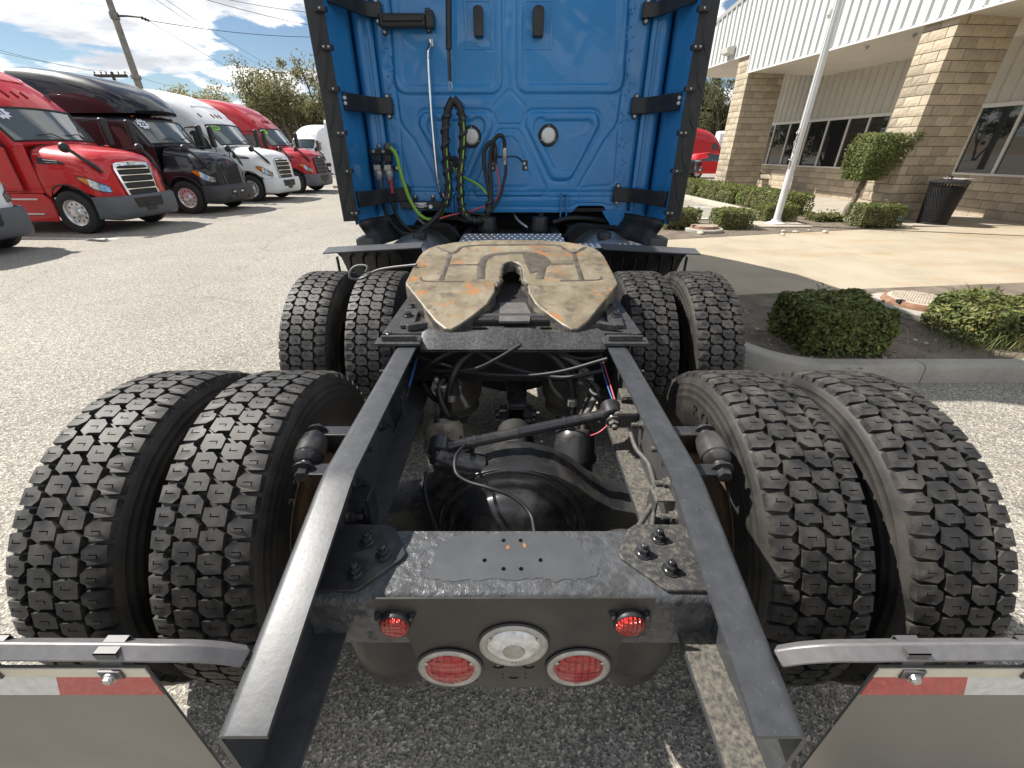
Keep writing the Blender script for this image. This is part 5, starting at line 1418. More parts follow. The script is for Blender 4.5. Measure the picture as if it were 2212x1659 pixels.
def put_wheel(root, x, y, z=.5, name='wheel'):
    o = bpy.data.objects.new(name, R_ME); COL.objects.link(o); o.parent = root; o.location = (x, y, z); o.rotation_euler = (0, 0, math.pi/2 if y > 0 else -math.pi/2)
    for nm, me in (('tyre', T_ME), ('brake_drum', D_ME)):
        t = bpy.data.objects.new(nm, me); COL.objects.link(t); t.parent = o
ZERO = Vector((0,0,0))
def starburst(r0, r1, n):
    return [((r0 if i % 2 else r1)*math.cos(i*math.pi/n), (r0 if i % 2 else r1)*math.sin(i*math.pi/n)) for i in range(2*n)]
def tractor(label, loc, rz, style='A', body=None, bump=None, chrome=True, sticker=None, scale=.88, group=None, glass=None, zscale=1.0, name='parked_semi_truck'):
    root = thing(name, label, 'semi truck', loc, rz if rz else 1e-4, group)
    root.scale = (scale, scale, scale*zscale)
    def WX_(x):
        if x > .62: return .62 + (x-.62)*.55
        return x + .30*smooth01(-.25, -.9, x)
    def B(mb, nm, m, par=None, **k):
        mb.v = [Vector((WX_(v[0]), v[1], v[2])) for v in mb.v]
        return mb.build(nm, m, par or root, origin=ZERO, **k)
    glass = glass or M_GLASSL
    # ---- cab and sleeper skin
    tabA = [(-.80,1.12,2.03,.10),(-.86,1.13,2.10,.10),(-1.04,1.165,2.34,.12),(-1.22,1.19,2.56,.14),(-1.38,1.205,2.78,.18),(-1.46,1.21,2.87,.2),(-1.60,1.215,3.00,.26),(-1.95,1.22,3.30,.36),(-2.4,1.225,3.60,.42),(-3.0,1.23,3.84,.45),(-3.7,1.23,3.97,.42),(-4.3,1.23,4.0,.38),(-4.85,1.23,3.98,.34)]
    tabB = [(-.72,1.08,2.02,.10),(-.78,1.09,2.09,.10),(-.92,1.11,2.32,.11),(-1.08,1.13,2.56,.12),(-1.20,1.14,2.72,.14),(-1.27,1.145,2.79,.16),(-1.40,1.15,2.84,.18),(-1.8,1.16,2.86,.2),(-2.3,1.20,2.9,.2),(-3.2,1.23,2.92,.2),(-4.6,1.23,2.92,.2)]
    tab = tabA if style == 'A' else tabB
    WS0, WS1 = 1, 4
    cols = []
    for (x, w_, zt, r) in tab:
        zb = .95; pts = [(w_, zb), (w_*1.0, 1.5), (w_, lerp(1.5, zt-r, .6)), (w_-.012, zt-r)]
        cx_ = w_-.012-r*1.25
        for a in (18, 36, 54, 72, 90): pts.append((cx_ + r*1.25*math.cos(R(a)), zt-.03 - r + r*math.sin(R(a)) + .0))
        for f in (.78, .5, .25, 0.0): pts.append((cx_*f, zt - .03*f*f))
        fade = smooth01(-2.6, -.8, x)
        ring = []
        for sgn in (1, -1):
            seq = pts if sgn > 0 else pts[-2::-1]
            for (y, z) in seq: ring.append((x - .30*fade*(y/w_)**2, sgn*y, z))
        cols.append(ring)
    k = len(cols[0]); vs = [v for c in cols for v in c]
    body_f, glass_f = [], []
    for i in range(len(cols)-1):
        for j in range(k-1):
            f = (i*k+j, i*k+j+1, (i+1)*k+j+1, (i+1)*k+j)
            if WS0 <= i < WS1 and 7 <= j < k-8: glass_f.append(f)
            else: body_f.append(f)
    body_f.append([(len(cols)-1)*k+j for j in range(k)]); body_f.append([j for j in range(k)][::-1])
    cab = B(MB().add(vs, body_f), 'cab', body, smooth=42)
    wsm = MB().add(vs, glass_f); wsh = B(wsm, 'windscreen', glass, smooth=60)
    jl, jr = 7, k-8
    bd = [vs[WS0*k+j] for j in range(jl, jr+1)] + [vs[i*k+jr] for i in range(WS0+1, WS1+1)] + [vs[WS1*k+j] for j in range(jr-1, jl-1, -1)] + [vs[i*k+jl] for i in range(WS1-1, WS0, -1)]
    B(MB().tube(bd, .028, 6, closed=True), 'windscreen_seal', M_BLACK, cab, smooth=60)
    for sg in (-.12, .55):
        p0, p1 = Vector(vs[WS0*k+k//2]), Vector(vs[(WS0+1)*k+k//2])
        B(MB().tube([(p0.x+.03, sg+.1, p0.z), (p0.x-.06, sg-.15, p0.z+.14), (p0.x-.09, sg-.5, p0.z+.10)], .012, 5), 'wiper', M_BLACK, cab)
    def top_at(xx, yy):
        z = interp([(t_[0], t_[2], t_[1]) for t_ in tab[::-1]], xx); w_ = z[1]
        return Vector((xx - .30*smooth01(-2.6,-.8,xx)*(yy/w_)**2, yy, z[0] - .03*(yy/w_)**2))
    if style == 'A':
        for yy in (-.85, -.22, 0, .22, .85):
            p = top_at(-1.62, yy); q = top_at(-1.76, yy*1.02)
            B(MB().tube([p+Vector((.008,0,.012)), q+Vector((.008,0,.012))], .02, 6), 'marker_lamp', mat('dark_red_marker', (.16,.012,.012), .3) if 'dark_red_marker' not in bpy.data.materials else bpy.data.materials['dark_red_marker'], cab)
        # recess crease on the roof fairing
        B(MB().tube(spline([top_at(-2.1,-.75)+Vector((0,0,.0)), top_at(-2.1,0)+Vector((0,0,.006)), top_at(-2.1,.75)], 5), .012, 5), 'roof_crease', body, cab, smooth=60)
    else:
        for yy in (-.8, -.16, 0.06, .28, .8):
            p = top_at(-1.36, yy); B(MB().lathe([(0,.045),(.02,.04),(.035,0)], 10, axis_m(p + Vector((0,0,-.005)), (0,0,1))), 'marker_lamp', M_AMBER, cab, smooth=50)
        ft = [(-1.02,.86,2.90,2.98,.05),(-1.12,.98,2.89,3.10,.10),(-1.35,1.08,2.885,3.30,.2),(-1.75,1.16,2.88,3.55,.3),(-2.4,1.21,2.875,3.80,.4),(-3.2,1.23,2.875,3.97,.4),(-4.0,1.23,2.875,4.05,.36),(-4.6,1.23,2.875,4.06,.3)]
        fv = []; 
        for (x, w_, zb, zt, r) in ft:
            pts = [(w_, zb), (w_, max(zb+.01, zt-r))] + [(w_-r+r*math.cos(R(a)), zt-r+r*math.sin(R(a))) for a in (30, 60, 90)] + [(w_*.4, zt+.01), (0, zt+.02)]
            ring = [(x - .25*smooth01(-2.4,-1.0,x)*(y/w_)**2, y, z) for y, z in pts] + [(x - .25*smooth01(-2.4,-1.0,x)*(y/w_)**2, -y, z) for y, z in pts[-2::-1]]
            fv.append(ring)
        kk = len(fv[0]); vv = [v for r_ in fv for v in r_]
        ff = [(i*kk+j, i*kk+(j+1) % kk, (i+1)*kk+(j+1) % kk, (i+1)*kk+j) for i in range(len(fv)-1) for j in range(kk)] + [[j for j in range(kk)][::-1], [(len(fv)-1)*kk+j for j in range(kk)]]
        B(MB().add(vv, ff), 'roof_fairing', body, smooth=40)
    # ---- hood
    if style == 'A': ht = [(-.86,1.13,2.03),(-.5,1.145,2.01),(0,1.14,1.965),(.4,1.115,1.905),(.75,1.06,1.83),(.98,.95,1.76),(1.12,.80,1.70),(1.19,.62,1.64),(1.21,.5,1.60)]
    else: ht = [(-.78,1.0,2.02),(-.4,1.0,1.98),(0,.99,1.93),(.4,.96,1.865),(.75,.88,1.79),(1.0,.78,1.72),(1.16,.66,1.66),(1.24,.55,1.6),(1.26,.5,1.55)]
    hv = []
    for (x, w_, zt) in ht:
        arch = .5 + math.sqrt(max(0, .64**2 - x*x)) if abs(x) < .6 else 0
        zb = max(.84, arch)
        if style == 'A': pts = [(w_, zb), (w_*1.012, max(zb+.03, 1.22)), (w_*1.0, 1.42), (w_*.955, zt-.30), (w_*.87, zt-.155), (w_*.72, zt-.075), (w_*.45, zt-.02), (w_*.2, zt-.003), (0, zt)]
        else:
            fw_ = w_ + .16*smooth01(1.25,.9,x)
            pts = [(fw_, zb), (fw_*1.01, max(zb+.03, 1.20)), (fw_*.985, max(zb+.06, 1.30)), (lerp(fw_, w_, .8), 1.43), (w_*.93, zt-.26), (w_*.84, zt-.13), (w_*.5, zt-.04), (w_*.2, zt-.008), (0, zt)]
        sh_ = lambda z: -.13*smooth01(.4,1.2,x)*(z-.85)/.8
        hv.append([(x+sh_(z), y, z) for y, z in pts] + [(x+sh_(z), -y, z) for y, z in pts[-2::-1]])
    kk = len(hv[0]); vv = [v for r_ in hv for v in r_]
    ff = [(i*kk+j, i*kk+j+1, (i+1)*kk+j+1, (i+1)*kk+j)[::-1] for i in range(len(hv)-1) for j in range(kk-1)] + [[(len(hv)-1)*kk+j for j in range(kk)][::-1]]
    hood = B(MB().add(vv, ff), 'hood', body, smooth=50)
    B(MB().tube([Vector(v)+Vector((.004,0,.002)) for v in hv[0]], .014, 5), 'hood_gap', M_BLACK, hood, smooth=60)  # black tube drawn in for the shade of the hood gap
    B(MB().tube([Vector(r_[0]) for r_ in hv[4:]] + [Vector(hv[-1][-1])] + [Vector(r_[-1]) for r_ in hv[:3:-1]], .012, 5), 'bumper_gap', M_BLACK, hood, smooth=60)  # dark tube stands in for shade between hood and bumper
    def hood_w(x): return interp([(t_[0], t_[1]) for t_ in ht], x)[0] + (0 if style == 'A' else .16*smooth01(1.25,.9,x))
    for s in (-1, 1):
        # arch lip
        B(MB().tube([(.62*math.cos(R(a)), s*(hood_w(.62*math.cos(R(a)))), .5+.64*math.sin(R(a))) for a in range(20, 170, 10)], .022, 6), 'arch_lip', M_BLACK, hood, smooth=60)
        # headlamp, built along the hood corner
        n = 7; vs_ = []
        for i in range(n):
            t = i/(n-1); x = lerp(1.12, .42, t); zc = lerp(1.02, 1.29, t); hgt = .128*math.sin(math.pi*(.18+.75*t))**.8
            y = hood_w(x)*1.012 + .022; sh_ = -.13*smooth01(.4,1.2,x)*(zc-.85)/.8
            vs_ += [(x+sh_+.012, s*(y), zc-hgt*.9), (x+sh_, s*(y-.005), zc+hgt*.8)]
        fs_ = [(2*i, 2*i+2, 2*i+3, 2*i+1) for i in range(n-1)]
        if s < 0: fs_ = [f[::-1] for f in fs_]
        hl = MB().add(vs_, fs_[:4]); o = B(hl, 'headlamp', M_HEADL, hood, smooth=60)
        o = B(MB().add(vs_, fs_[4:]), 'turn_signal', M_AMBER, hood, smooth=60)
        B(MB().tube([vs_[2*i] for i in range(n)] + [vs_[2*i+1] for i in range(n-1, -1, -1)], .010, 5, closed=True), 'headlamp_rim', M_BLACK, hood, smooth=60)
        for (xx, dz) in ((.95, 0), (.80, .05)):
            y = hood_w(xx); B(MB().lathe([(0,.05),(.012,.045),(.015,.03),(.006,0)], 12, axis_m((xx-.02, s*(y+.0), 1.07+dz+.02), (.55,s,0))), 'lamp_bowl', M_CHROME, hood, smooth=50)
        if style == 'A':
            def hood_y(x, z):
                w_, zt = interp(ht, x); tb_ = [(.84,w_),(1.22,w_*1.012),(1.42,w_),(zt-.30,w_*.955),(zt-.155,w_*.87),(zt-.075,w_*.72)]
                return interp(tb_, z)[0]
            vs_ = []
            for i in range(7):
                t = i/6; x = lerp(-.62,.22,t); za, zb_ = lerp(1.60,1.585,t), lerp(1.755,1.655,t)*(1) - (.04 if i == 6 else 0)
                vs_ += [(x, s*(hood_y(x,za)+.014), za), (x, s*(hood_y(x,(za+zb_)/2)+.016), (za+zb_)/2), (x, s*(hood_y(x,zb_)+.012), zb_)]
            fs_ = [(3*i+k, 3*i+3+k, 3*i+4+k, 3*i+1+k) for i in range(6) for k in range(2)]
            B(MB().add(vs_, fs_ if s > 0 else [f[::-1] for f in fs_]), 'hood_vent', M_BLACK, hood, smooth=60)
            for q in (.3, .7):
                B(MB().tube([Vector(vs_[3*i+1]).lerp(Vector(vs_[3*i+(0 if q < .5 else 2)]), .45)+Vector((0,s*.004,0)) for i in range(1,6)], .008, 4), 'vent_louvre', M_BLKB, hood)
        # hood mirror on its stalk
        p0 = Vector((.98, s*.90, 1.50)); p1 = Vector((.52, s*1.05, 1.84)); p2 = Vector((.40, s*1.07, 1.93))
        st_ = MB(); st_.tube([p0+Vector((.14,-.02*s,-.10)), p0, p0.lerp(p1,.5)+Vector((0,s*.03,0)), p1, p2], [.025,.055,.045,.038,.038], 8)
        sk = B(st_, 'mirror_stalk', M_BLACK, smooth=60)
        B(MB().lathe([(-.06,0),(-.06,.06),(-.02,.105),(.03,.115),(.07,.10),(.075,0)], 14, axis_m(p2, (-1,0,.25))), 'hood_mirror', M_BLACK, smooth=50)
        # door, window, mirrors, handle
        y = 1.232 if style == 'A' else 1.17
        MS = Matrix(((1,0,0,0),(0,0,s,s*(y-.03)),(0,1,0,0),(0,0,0,1)))
        win = [(-1.38,1.92),(-2.12,1.92),(-2.12,2.48),(-2.0,2.56),(-1.72,2.52),(-1.5,2.25)]
        dr = [(-1.28,1.0),(-2.3,1.0),(-2.3,2.55),(-2.22,2.66),(-1.75,2.62),(-1.42,2.3),(-1.24,1.95)]
        do = B(MB().prism(dr, 0, .036, MS, holes=[win]), 'door', body, bevel=.008)
        B(MB().prism(win, .004, .018, MS), 'door_window', M_GLASS, do)
        B(MB().tube([(x, s*(y+.002), z) for x, z in dr], .011, 4, closed=True), 'door_gap_line', M_BLACK, do)  # black tube stands in for the shaded gap round the door
        B(MB().tube([(x, s*(y-.008), z) for x, z in win], .014, 4, closed=True), 'window_seal', M_BLACK, do)
        B(MB().box((-2.2, min(s*y, s*(y+.03)), 1.62), (-2.0, max(s*y, s*(y+.03)), 1.67)), 'door_handle', M_BLACK, do, bevel=.008)
        mo = B(MB().box((-1.16, s*1.5-.10, 1.98), (-1.02, s*1.5+.10, 2.68)), 'side_mirror', M_BLACK, bevel=.05, seg=3, smooth=40)
        B(MB().box((-1.165, s*1.5-.08, 2.02), (-1.16, s*1.5+.08, 2.64)), 'mirror_glass', M_CHROME, mo)
        B(MB().tube([(-1.12,s*1.5,2.62),(-1.22,s*1.35,2.62),(-1.35,s*1.15,2.58)], .022, 6), 'mirror_arm', M_BLACK, mo); B(MB().tube([(-1.12,s*1.5,2.05),(-1.2,s*1.32,1.98),(-1.3,s*1.15,1.95)], .028, 6), 'mirror_arm', M_BLACK, mo)
        # side skirt, step and cowl panel behind the wheel
        sk_ = [(-.72,.30),(-4.85,.30),(-4.85,.945),(-.9,.945),(-.66,.80),(-.62,.55)]
        sd_ = B(MB().prism(sk_, 0, .05, Matrix(((1,0,0,0),(0,0,s,s*1.16),(0,1,0,0),(0,0,0,1)))), 'side_skirt', body if style == 'A' else M_PBLK, bevel=.02, seg=3)
        for z in (.50, .84):
            B(MB().box((-2.0, min(s*1.205,s*1.235), z-.04), (-1.05, max(s*1.205,s*1.235), z)), 'step', M_ALU, sd_, bevel=.008)
        B(MB().prism([(-.86,.95),(-1.2,.95),(-1.2,1.9),(-.95,2.0),(-.84,2.0)], 0, .03, Matrix(((1,0,0,0),(0,0,s,s*1.128),(0,1,0,0),(0,0,0,1)))), 'cowl_panel', body, bevel=.012)
        put_wheel(root, 0, s*1.03)
        for xx in (-5.9, -7.2): put_wheel(root, xx, s*.95)
        B(MB().box((-.62, min(s*.6,s*1.0), .45), (.62, max(s*.6,s*1.0), 1.15)), 'wheel_well', M_DARK, bevel=.05)
    # ---- bumper
    nb = 26; rows = [(.30,-.16),(.34,-.07),(.46,-.01),(.66,.0),(.84,-.02),(.865,-.06)]
    vb = []
    for z, ins in rows:
        for i in range(nb+1):
            t = i/nb*2-1; a = abs(t)
            yy = math.copysign(min(1.0, (1-(1-a)**1.6))*1.165, t)
            xx = 1.42 - .10*(abs(yy)/1.165)**2 - .72*smooth01(.62, 1.0, a)**1.3
            vb.append((xx+ins*(.3+.7*(1-smooth01(.85,1,a))), yy*(1+ins*.12), z + (.05*smooth01(.6,1,a) if z < .4 else 0)))
    kk = nb+1
    fb = [(i*kk+j, i*kk+j+1, (i+1)*kk+j+1, (i+1)*kk+j) for i in range(len(rows)-1) for j in range(nb)]
    bo = B(MB().add(vb, fb), 'bumper', bump, smooth=50)
    sm = bo.modifiers.new('thickness', 'SOLIDIFY'); sm.thickness = .03; sm.offset = -1
    B(MB().tube([Vector(vb[2*kk+j])+Vector((.004,0,0)) for j in range(2, nb-1)], .008, 4), 'bumper_crease', bump, bo, smooth=60)
    B(MB().box((1.425,-.17,.46),(1.445,.17,.56)), 'plate_holder', M_BLACK, bo, bevel=.006)
    # ---- grille
    def gp(u, v):                                    # u across, v up the sloping face
        return Vector((1.33 - .16*v/.8 - .10*u*u, u, .80 + v))
    if style == 'A':
        outer = [(-.50,0),(.50,0),(.545,.35),(.58,.66),(.53,.78),(.40,.82),(0,.835),(-.40,.82),(-.53,.78),(-.58,.66),(-.545,.35)]
        inner = [(-.44,.04),(.44,.04),(.48,.35),(.51,.64),(.47,.715),(.36,.73),(0,.735),(-.36,.73),(-.47,.715),(-.51,.64),(-.48,.35)]
        mg = MB().prism(outer, -.035, .02, holes=[inner]); mg.v = [gp(v.x, v.y) + Vector((v.z, 0, v.z*.2)) for v in mg.v]
        gr_ = B(mg, 'grille_surround', M_CHROME if chrome else M_BLKB, bevel=.006, smooth=40)
        mg = MB().prism(inner, -.05, -.04); mg.v = [gp(v.x, v.y) + Vector((v.z, 0, 0)) for v in mg.v]; B(mg, 'grille_mesh', M_MESHB, gr_)
        for q in (.20, .36, .52, .66):
            mg = MB(); hw = interp([(0,.44),(.35,.48),(.64,.51)], q)[0]; n = 10; vs_ = []
            for i in range(n+1):
                u = lerp(-hw, hw, i/n); e = .014 + .022*(abs(u)/hw)**4
                for dv, dx in ((-e, -.02), (-e*.6, .014), (e*.5, .02), (e, -.02)): vs_.append(gp(u, q+dv) + Vector((dx, 0, 0)))
            mg.add(vs_, [(i*4+j, i*4+(j+1) % 4, (i+1)*4+(j+1) % 4, (i+1)*4+j) for i in range(n) for j in range(4)]); B(mg, 'grille_bar', M_CHROME if chrome else M_GREYB, gr_, smooth=40)
        mg = MB().prism([(.11*math.cos(i*math.pi/8), .032*math.sin(i*math.pi/8)) for i in range(16)], 0, .012); mg.v = [gp(v.x, v.y+.778) + Vector((.022+v.z, 0, v.z*.2)) for v in mg.v]; B(mg, 'badge', M_ALU, gr_)
        lo = [(-.46,-.03),(.46,-.03),(.43,-.24),(.38,-.27),(-.38,-.27),(-.43,-.24)]
        mg = MB().prism(lo, 0, .03); mg.v = [Vector((1.415-.09*v.x*v.x+v.z, v.x, .82+v.y)) for v in mg.v]; lg = B(mg, 'lower_grille', M_MESHB, bo, bevel=.01)
        B(MB().box((1.43,-.11,.60),(1.452,.11,.68)), 'radar_cover', M_BLACK, bo, bevel=.008)
        for s in (-1, 1): B(MB().prism([(s*.60,.80),(s*.56,.80),(s*.62,.60),(s*.66,.62)], 0, .02, Matrix(((0,0,1,1.345),(1,0,0,0),(0,1,0,0),(0,0,0,1)))), 'bumper_slot', M_BLACK, bo)
    else:
        outer = [(-.40,.0),(.40,.0),(.46,.10),(.50,.60),(.44,.72),(.0,.745),(-.44,.72),(-.50,.60),(-.46,.10)]
        inner = [(-.36,.05),(.36,.05),(.41,.12),(.45,.58),(.40,.66),(0,.685),(-.40,.66),(-.45,.58),(-.41,.12)]
        mg = MB().prism(outer, -.06, .03, holes=[inner]); mg.v = [gp(v.x, v.y) + Vector((v.z, 0, v.z*.2)) for v in mg.v]; gr_ = B(mg, 'grille_surround', M_BLKB, bevel=.01, smooth=40)
        mg = MB().prism(inner, -.05, -.04); mg.v = [gp(v.x, v.y) + Vector((v.z, 0, 0)) for v in mg.v]; B(mg, 'grille_mesh', M_MESHB, gr_)
        for i in range(15):
            u = -.39 + i*.0557; B(MB().tube([gp(u*.9, .05), gp(u*1.02, .66)], .014, 5), 'grille_bar', M_BLKB, gr_)
        B(MB().prism([(0,.05),(.04,0),(0,-.07),(-.04,0)], 0, .02, Matrix(((0,0,1,1.20),(1,0,0,0),(0,1,0,1.53),(0,0,0,1)))), 'badge', M_REDS, gr_)
        for s in (-1, 1):
            B(MB().box((1.40, s*.22-.07, .60), (1.435, s*.22+.07, .665)), 'fog_lamp', M_HEADL, bo, bevel=.01)
            B(MB().prism([(s*.50,.50),(s*.56,.50),(s*.56,.40),(s*.50,.40)], 0, .02, Matrix(((0,0,1,1.39),(1,0,0,0),(0,1,0,0),(0,0,0,1)))), 'tow_hole', M_DARK, bo)
        B(MB().box((1.385,-.38,.56),(1.415,.38,.70)), 'bumper_recess', M_DARK, bo)
    # ---- windscreen sticker
    if sticker:
        txt, kind, yy = sticker
        i0, i1 = WS0+1, WS0+2
        p = Vector(vs[i0*k+k//2]); q = Vector(vs[(i1+1)*k+k//2])
        c = p.lerp(q, .72); w_ = 1.2
        c = Vector((c.x - .30*(yy/1.17)**2*.9, yy, c.z - .01)); slope = (q-p).normalized()
        xr = Vector((-.6*.30*yy*-1/1.37*-1, 1, 0)).normalized(); xr = Vector((-.44*yy, 1, 0)).normalized(); nrm = xr.cross(slope).normalized()
        if nrm.x < 0: nrm = -nrm
        M = Matrix(((xr.x, slope.x, nrm.x, c.x), (xr.y, slope.y, nrm.y, c.y), (xr.z, slope.z, nrm.z, c.z), (0,0,0,1)))
        poly = starburst(.13,.18,10) if kind == 'burst' else ([(.20*math.cos(i*math.pi/10), .10*math.sin(i*math.pi/10)) for i in range(20)] if kind == 'oval' else [(-.13,-.11),(.13,-.11),(.13,.11),(-.13,.11)])
        sk = B(MB().prism(poly, .012, .016, M), 'sticker', M_STKW if kind == 'burst' else M_LIME, wsh)
        tv, tf = text_mesh(txt, .17 if kind == 'burst' else .13, extrude=.001, bold=.006)
        tx = B(MB().add([v + Vector((0,0,.018)) for v in tv], tf, 0, M), 'sticker_print', M_NAVY, wsh); tx['kind'] = 'stuff'
    # ---- chassis
    for s in (-1, 1): B(MB().box((-8.0, s*.43-.04, .80), (.9, s*.43+.04, 1.02)), 'frame_rail', M_DARK)
    B(MB().box((-.6,-.75,.35),(1.1,.75,.9)), 'axle_beam', M_DARK, bevel=.1)
    return root
GRP = 'semi trucks parked in a row'
tractor('white semi truck with grey bumper, parked beside the bright red truck', (-9.9,7.55,0), R(-3), 'A', M_PWHT, M_GREYB, group=GRP)
tractor('bright red semi truck with chrome grille, grey bumper and 21 sticker on the windscreen', (-9.58,11.0,0), R(-3), 'A', M_PRED, M_GREYB, sticker=('21','burst',-.80), group=GRP)
tractor('black semi truck with vertical grille bars and 22 sticker on the windscreen', (-9.4,14.4,0), R(-3), 'B', M_PBLK, M_BLKB, sticker=('22','burst',-.78), group=GRP)
tractor('white semi truck with chrome grille, white bumper and lime 2020 sticker', (-9.35,17.75,0), R(-3), 'A', M_PWHT, mat('white_bumper_plastic', (.62,.64,.65), .4), sticker=('2020','oval',-.72), group=GRP)
tractor('dark red semi truck with black grille and lime 21 sticker, last in the row', (-9.35,21.2,0), R(-3), 'A', M_PRED2, M_GREYB, chrome=False, sticker=('21','square',-.80), group=GRP)
tractor('white semi truck standing apart behind the dark red one, its windscreen facing the yard', (-16.0,36,0), R(-100), 'A', M_PWHT, M_GREYB, chrome=True, scale=.86, glass=M_GLASS)
tractor('white sleeper truck with grey skirt standing beyond the blue cab', (-8.4,33.5,0), R(6), 'A', M_PWHT, M_GREYB, scale=.86)
tractor('red semi truck with bare cab side, parked behind the red hatchback', (20.6,46.5,0), R(-10), 'A', M_PRED2, M_GREYB, chrome=True)
tractor('white semi truck half hidden by the block column, next to the red truck', (26.5,53,0), R(-10), 'A', M_PWHT, M_GREYB)

# ---------------- two small vehicles by the building
def car(label, loc, rz, prof, glasspoly, wheels, w_, m, name, cat, extra=None):
    root = thing(name, label, cat, loc, rz)
    B = lambda mb, nm, mt, par=None, **k: mb.build(nm, mt, par or root, origin=ZERO, **k)
    MS = Matrix(((1,0,0,0),(0,0,1,0),(0,1,0,0),(0,0,0,1)))
    tri = tessellate_polygon([[Vector((x, z, 0)) for x, z in prof]])
    b = MB(); n = len(prof); rows = [(-1.0,.86),(-.92,.97),(-.55,1.0),(0,1.0),(.55,1.0),(.92,.97),(1.0,.86)]
    cxp = sum(p[0] for p in prof)/n
    vs = []
    for t, f in rows:
        for (x, z) in prof:
            tum = 1 - .20*smooth01(.95, 1.5, z); vs.append((cxp+(x-cxp)*f, t*w_*tum, .35+(z-.35)*(.94+.06*f)))
    fs = [(r*n+i, r*n+(i+1) % n, (r+1)*n+(i+1) % n, (r+1)*n+i) for r in range(len(rows)-1) for i in range(n)]
    fs += [list(t) for t in tri] + [[(len(rows)-1)*n+i for i in reversed(t)] for t in tri]
    b.add(vs, fs); bd = B(b, 'body', m, smooth=40)
    for s in (-1, 1):
        for gpoly in glasspoly:
            vs = []; 
            for (x, z) in gpoly: vs.append((x, s*(w_*(1-.20*smooth01(.95,1.5,z))*.985+.012), z))
            B(MB().add(vs, [list(range(len(vs)))[::s]]), 'side_window', M_GLASS, bd)
        for xw, rw in wheels:
            b = MB(); b.lathe([(-.10,.6*rw),(-.11,.9*rw),(-.09,rw),(.09,rw),(.11,.9*rw),(.10,.6*rw),(.08,.55*rw),(.07,0)], 24, axis_m((xw, s*(w_-.11), rw), (0,s,0))); wo_ = B(b, 'wheel', M_TIRE2, smooth=40)
            b = MB(); b.lathe([(.085,.62*rw),(.10,.58*rw),(.09,.3*rw),(.10,0)], 12, axis_m((xw, s*(w_-.11), rw), (0,s,0))); B(b, 'wheel_cover', M_ALU, wo_, smooth=40)
        B(MB().box((.62, min(s*w_*.97,s*(w_+.16)), .98), (.74, max(s*w_*.97,s*(w_+.16)), 1.10)), 'side_mirror', m, bd, bevel=.03)
        B(MB().box((prof[0][0]-.1, s*w_*.72-.12, .66), (prof[0][0]+.02, s*w_*.72+.12, .80)), 'lamp', M_HEADL, bd, bevel=.03)
    if extra: extra(root, B, bd)
    return root
hatch = [(1.95,.55),(1.93,.75),(1.75,.88),(1.05,1.0),(.55,1.34),(.2,1.48),(-.7,1.53),(-1.45,1.46),(-1.8,1.08),(-1.9,.95),(-1.92,.5),(-1.8,.3),(1.8,.3)]
suv = [(2.2,.6),(2.22,1.05),(2.1,1.14),(.95,1.2),(.45,1.72),(.2,1.82),(-1.9,1.84),(-2.1,1.1),(-2.12,.5),(-2.0,.42),(2.1,.42)]
M_CARR = paint('bright_red_car_paint', (.62,.018,.02)); M_CARD = paint('dark_green_car_paint', (.02,.024,.022))
car('small red hatchback parked beside the first block column', (13.7,32,0), R(-12), hatch, [[(.95,1.02),(.5,1.32),(.1,1.42),(.1,1.02)], [(.02,1.02),(.02,1.43),(-.7,1.47),(-1.2,1.4),(-1.45,1.05)]], [(1.25,.32),(-1.2,.32)], .86, M_CARR, 'parked_car', 'car')
def suv_extra(root, B, bd):
    for i in range(7): B(MB().box((2.2,-.42+i*.13,.82),(2.235,-.36+i*.13,1.04)), 'grille_slot', M_BLACK, bd)
    B(MB().box((2.15,-.85,.5),(2.32,.85,.68)), 'bumper', M_BLKB, bd, bevel=.04); B(MB().box((2.32,-.2,.55),(2.325,.2,.66)), 'number_plate', M_STKW, bd)
    B(MB().add([(1.0,-.72,1.2),(1.0,.72,1.2),(.48,.66,1.7),(.48,-.66,1.7)], [(0,1,2,3)]), 'windscreen', M_GLASS, bd)
car('dark off-road car with slotted grille parked left of the red hatchback', (9.7,30.5,0), R(-35), suv, [[(.7,1.22),(.35,1.68),(-.3,1.72),(-.3,1.22)], [(-.4,1.22),(-.4,1.72),(-1.2,1.74),(-1.2,1.22)], [(-1.3,1.22),(-1.3,1.74),(-1.85,1.74),(-1.95,1.22)]], [(1.4,.42),(-1.3,.42)], .92, M_CARD, 'parked_car', 'car', suv_extra)
# ================================================================== the block-and-metal building on the right
BRZ = R(5.65)
BL = Vector((9.2, 11.2, .135))
bld = thing('showroom_building', 'tan split-block building with white ribbed metal fascia and dark window bands', 'building', BL, BRZ)
def BB(mb, nm, m, par=None, **k): return mb.build(nm, m, par or bld, origin=ZERO, **k)
def block_mat(name, col, bs):
    k = NT(name, .92)
    oi = k.n('ShaderNodeObjectInfo')
    a = k.noise(9, 6, .65)
    base = k.ramp(a, [(.3, tuple(c*.84 for c in col)), (.7, tuple(min(1,c*1.12) for c in col))])
    base = k.mix(1.0, base, k.ramp(oi.outputs['Random'], [(0, .76), (.5, 1.0), (1, 1.16)]), 'MULTIPLY')
    k.bump(k.math('ADD', k.noise(70, 5, .7), k.math('MULTIPLY', a, 1.5)), bs, .008)
    return k.color(base)
M_BLOCK = block_mat('tan_split_block', (.40,.335,.245), .7)
M_MORT = mat('brown_mortar', (.11,.085,.06), .95, vary=.2, vscale=20)
M_FASC = mat('white_ribbed_metal', (.54,.55,.54), .42, vary=.05, vscale=1.5)
M_SOFF = mat('cream_soffit', (.60,.575,.51), .7, vary=.05, vscale=1.2)
M_SID = mat('putty_metal_siding', (.47,.445,.385), .55, vary=.06, vscale=2)
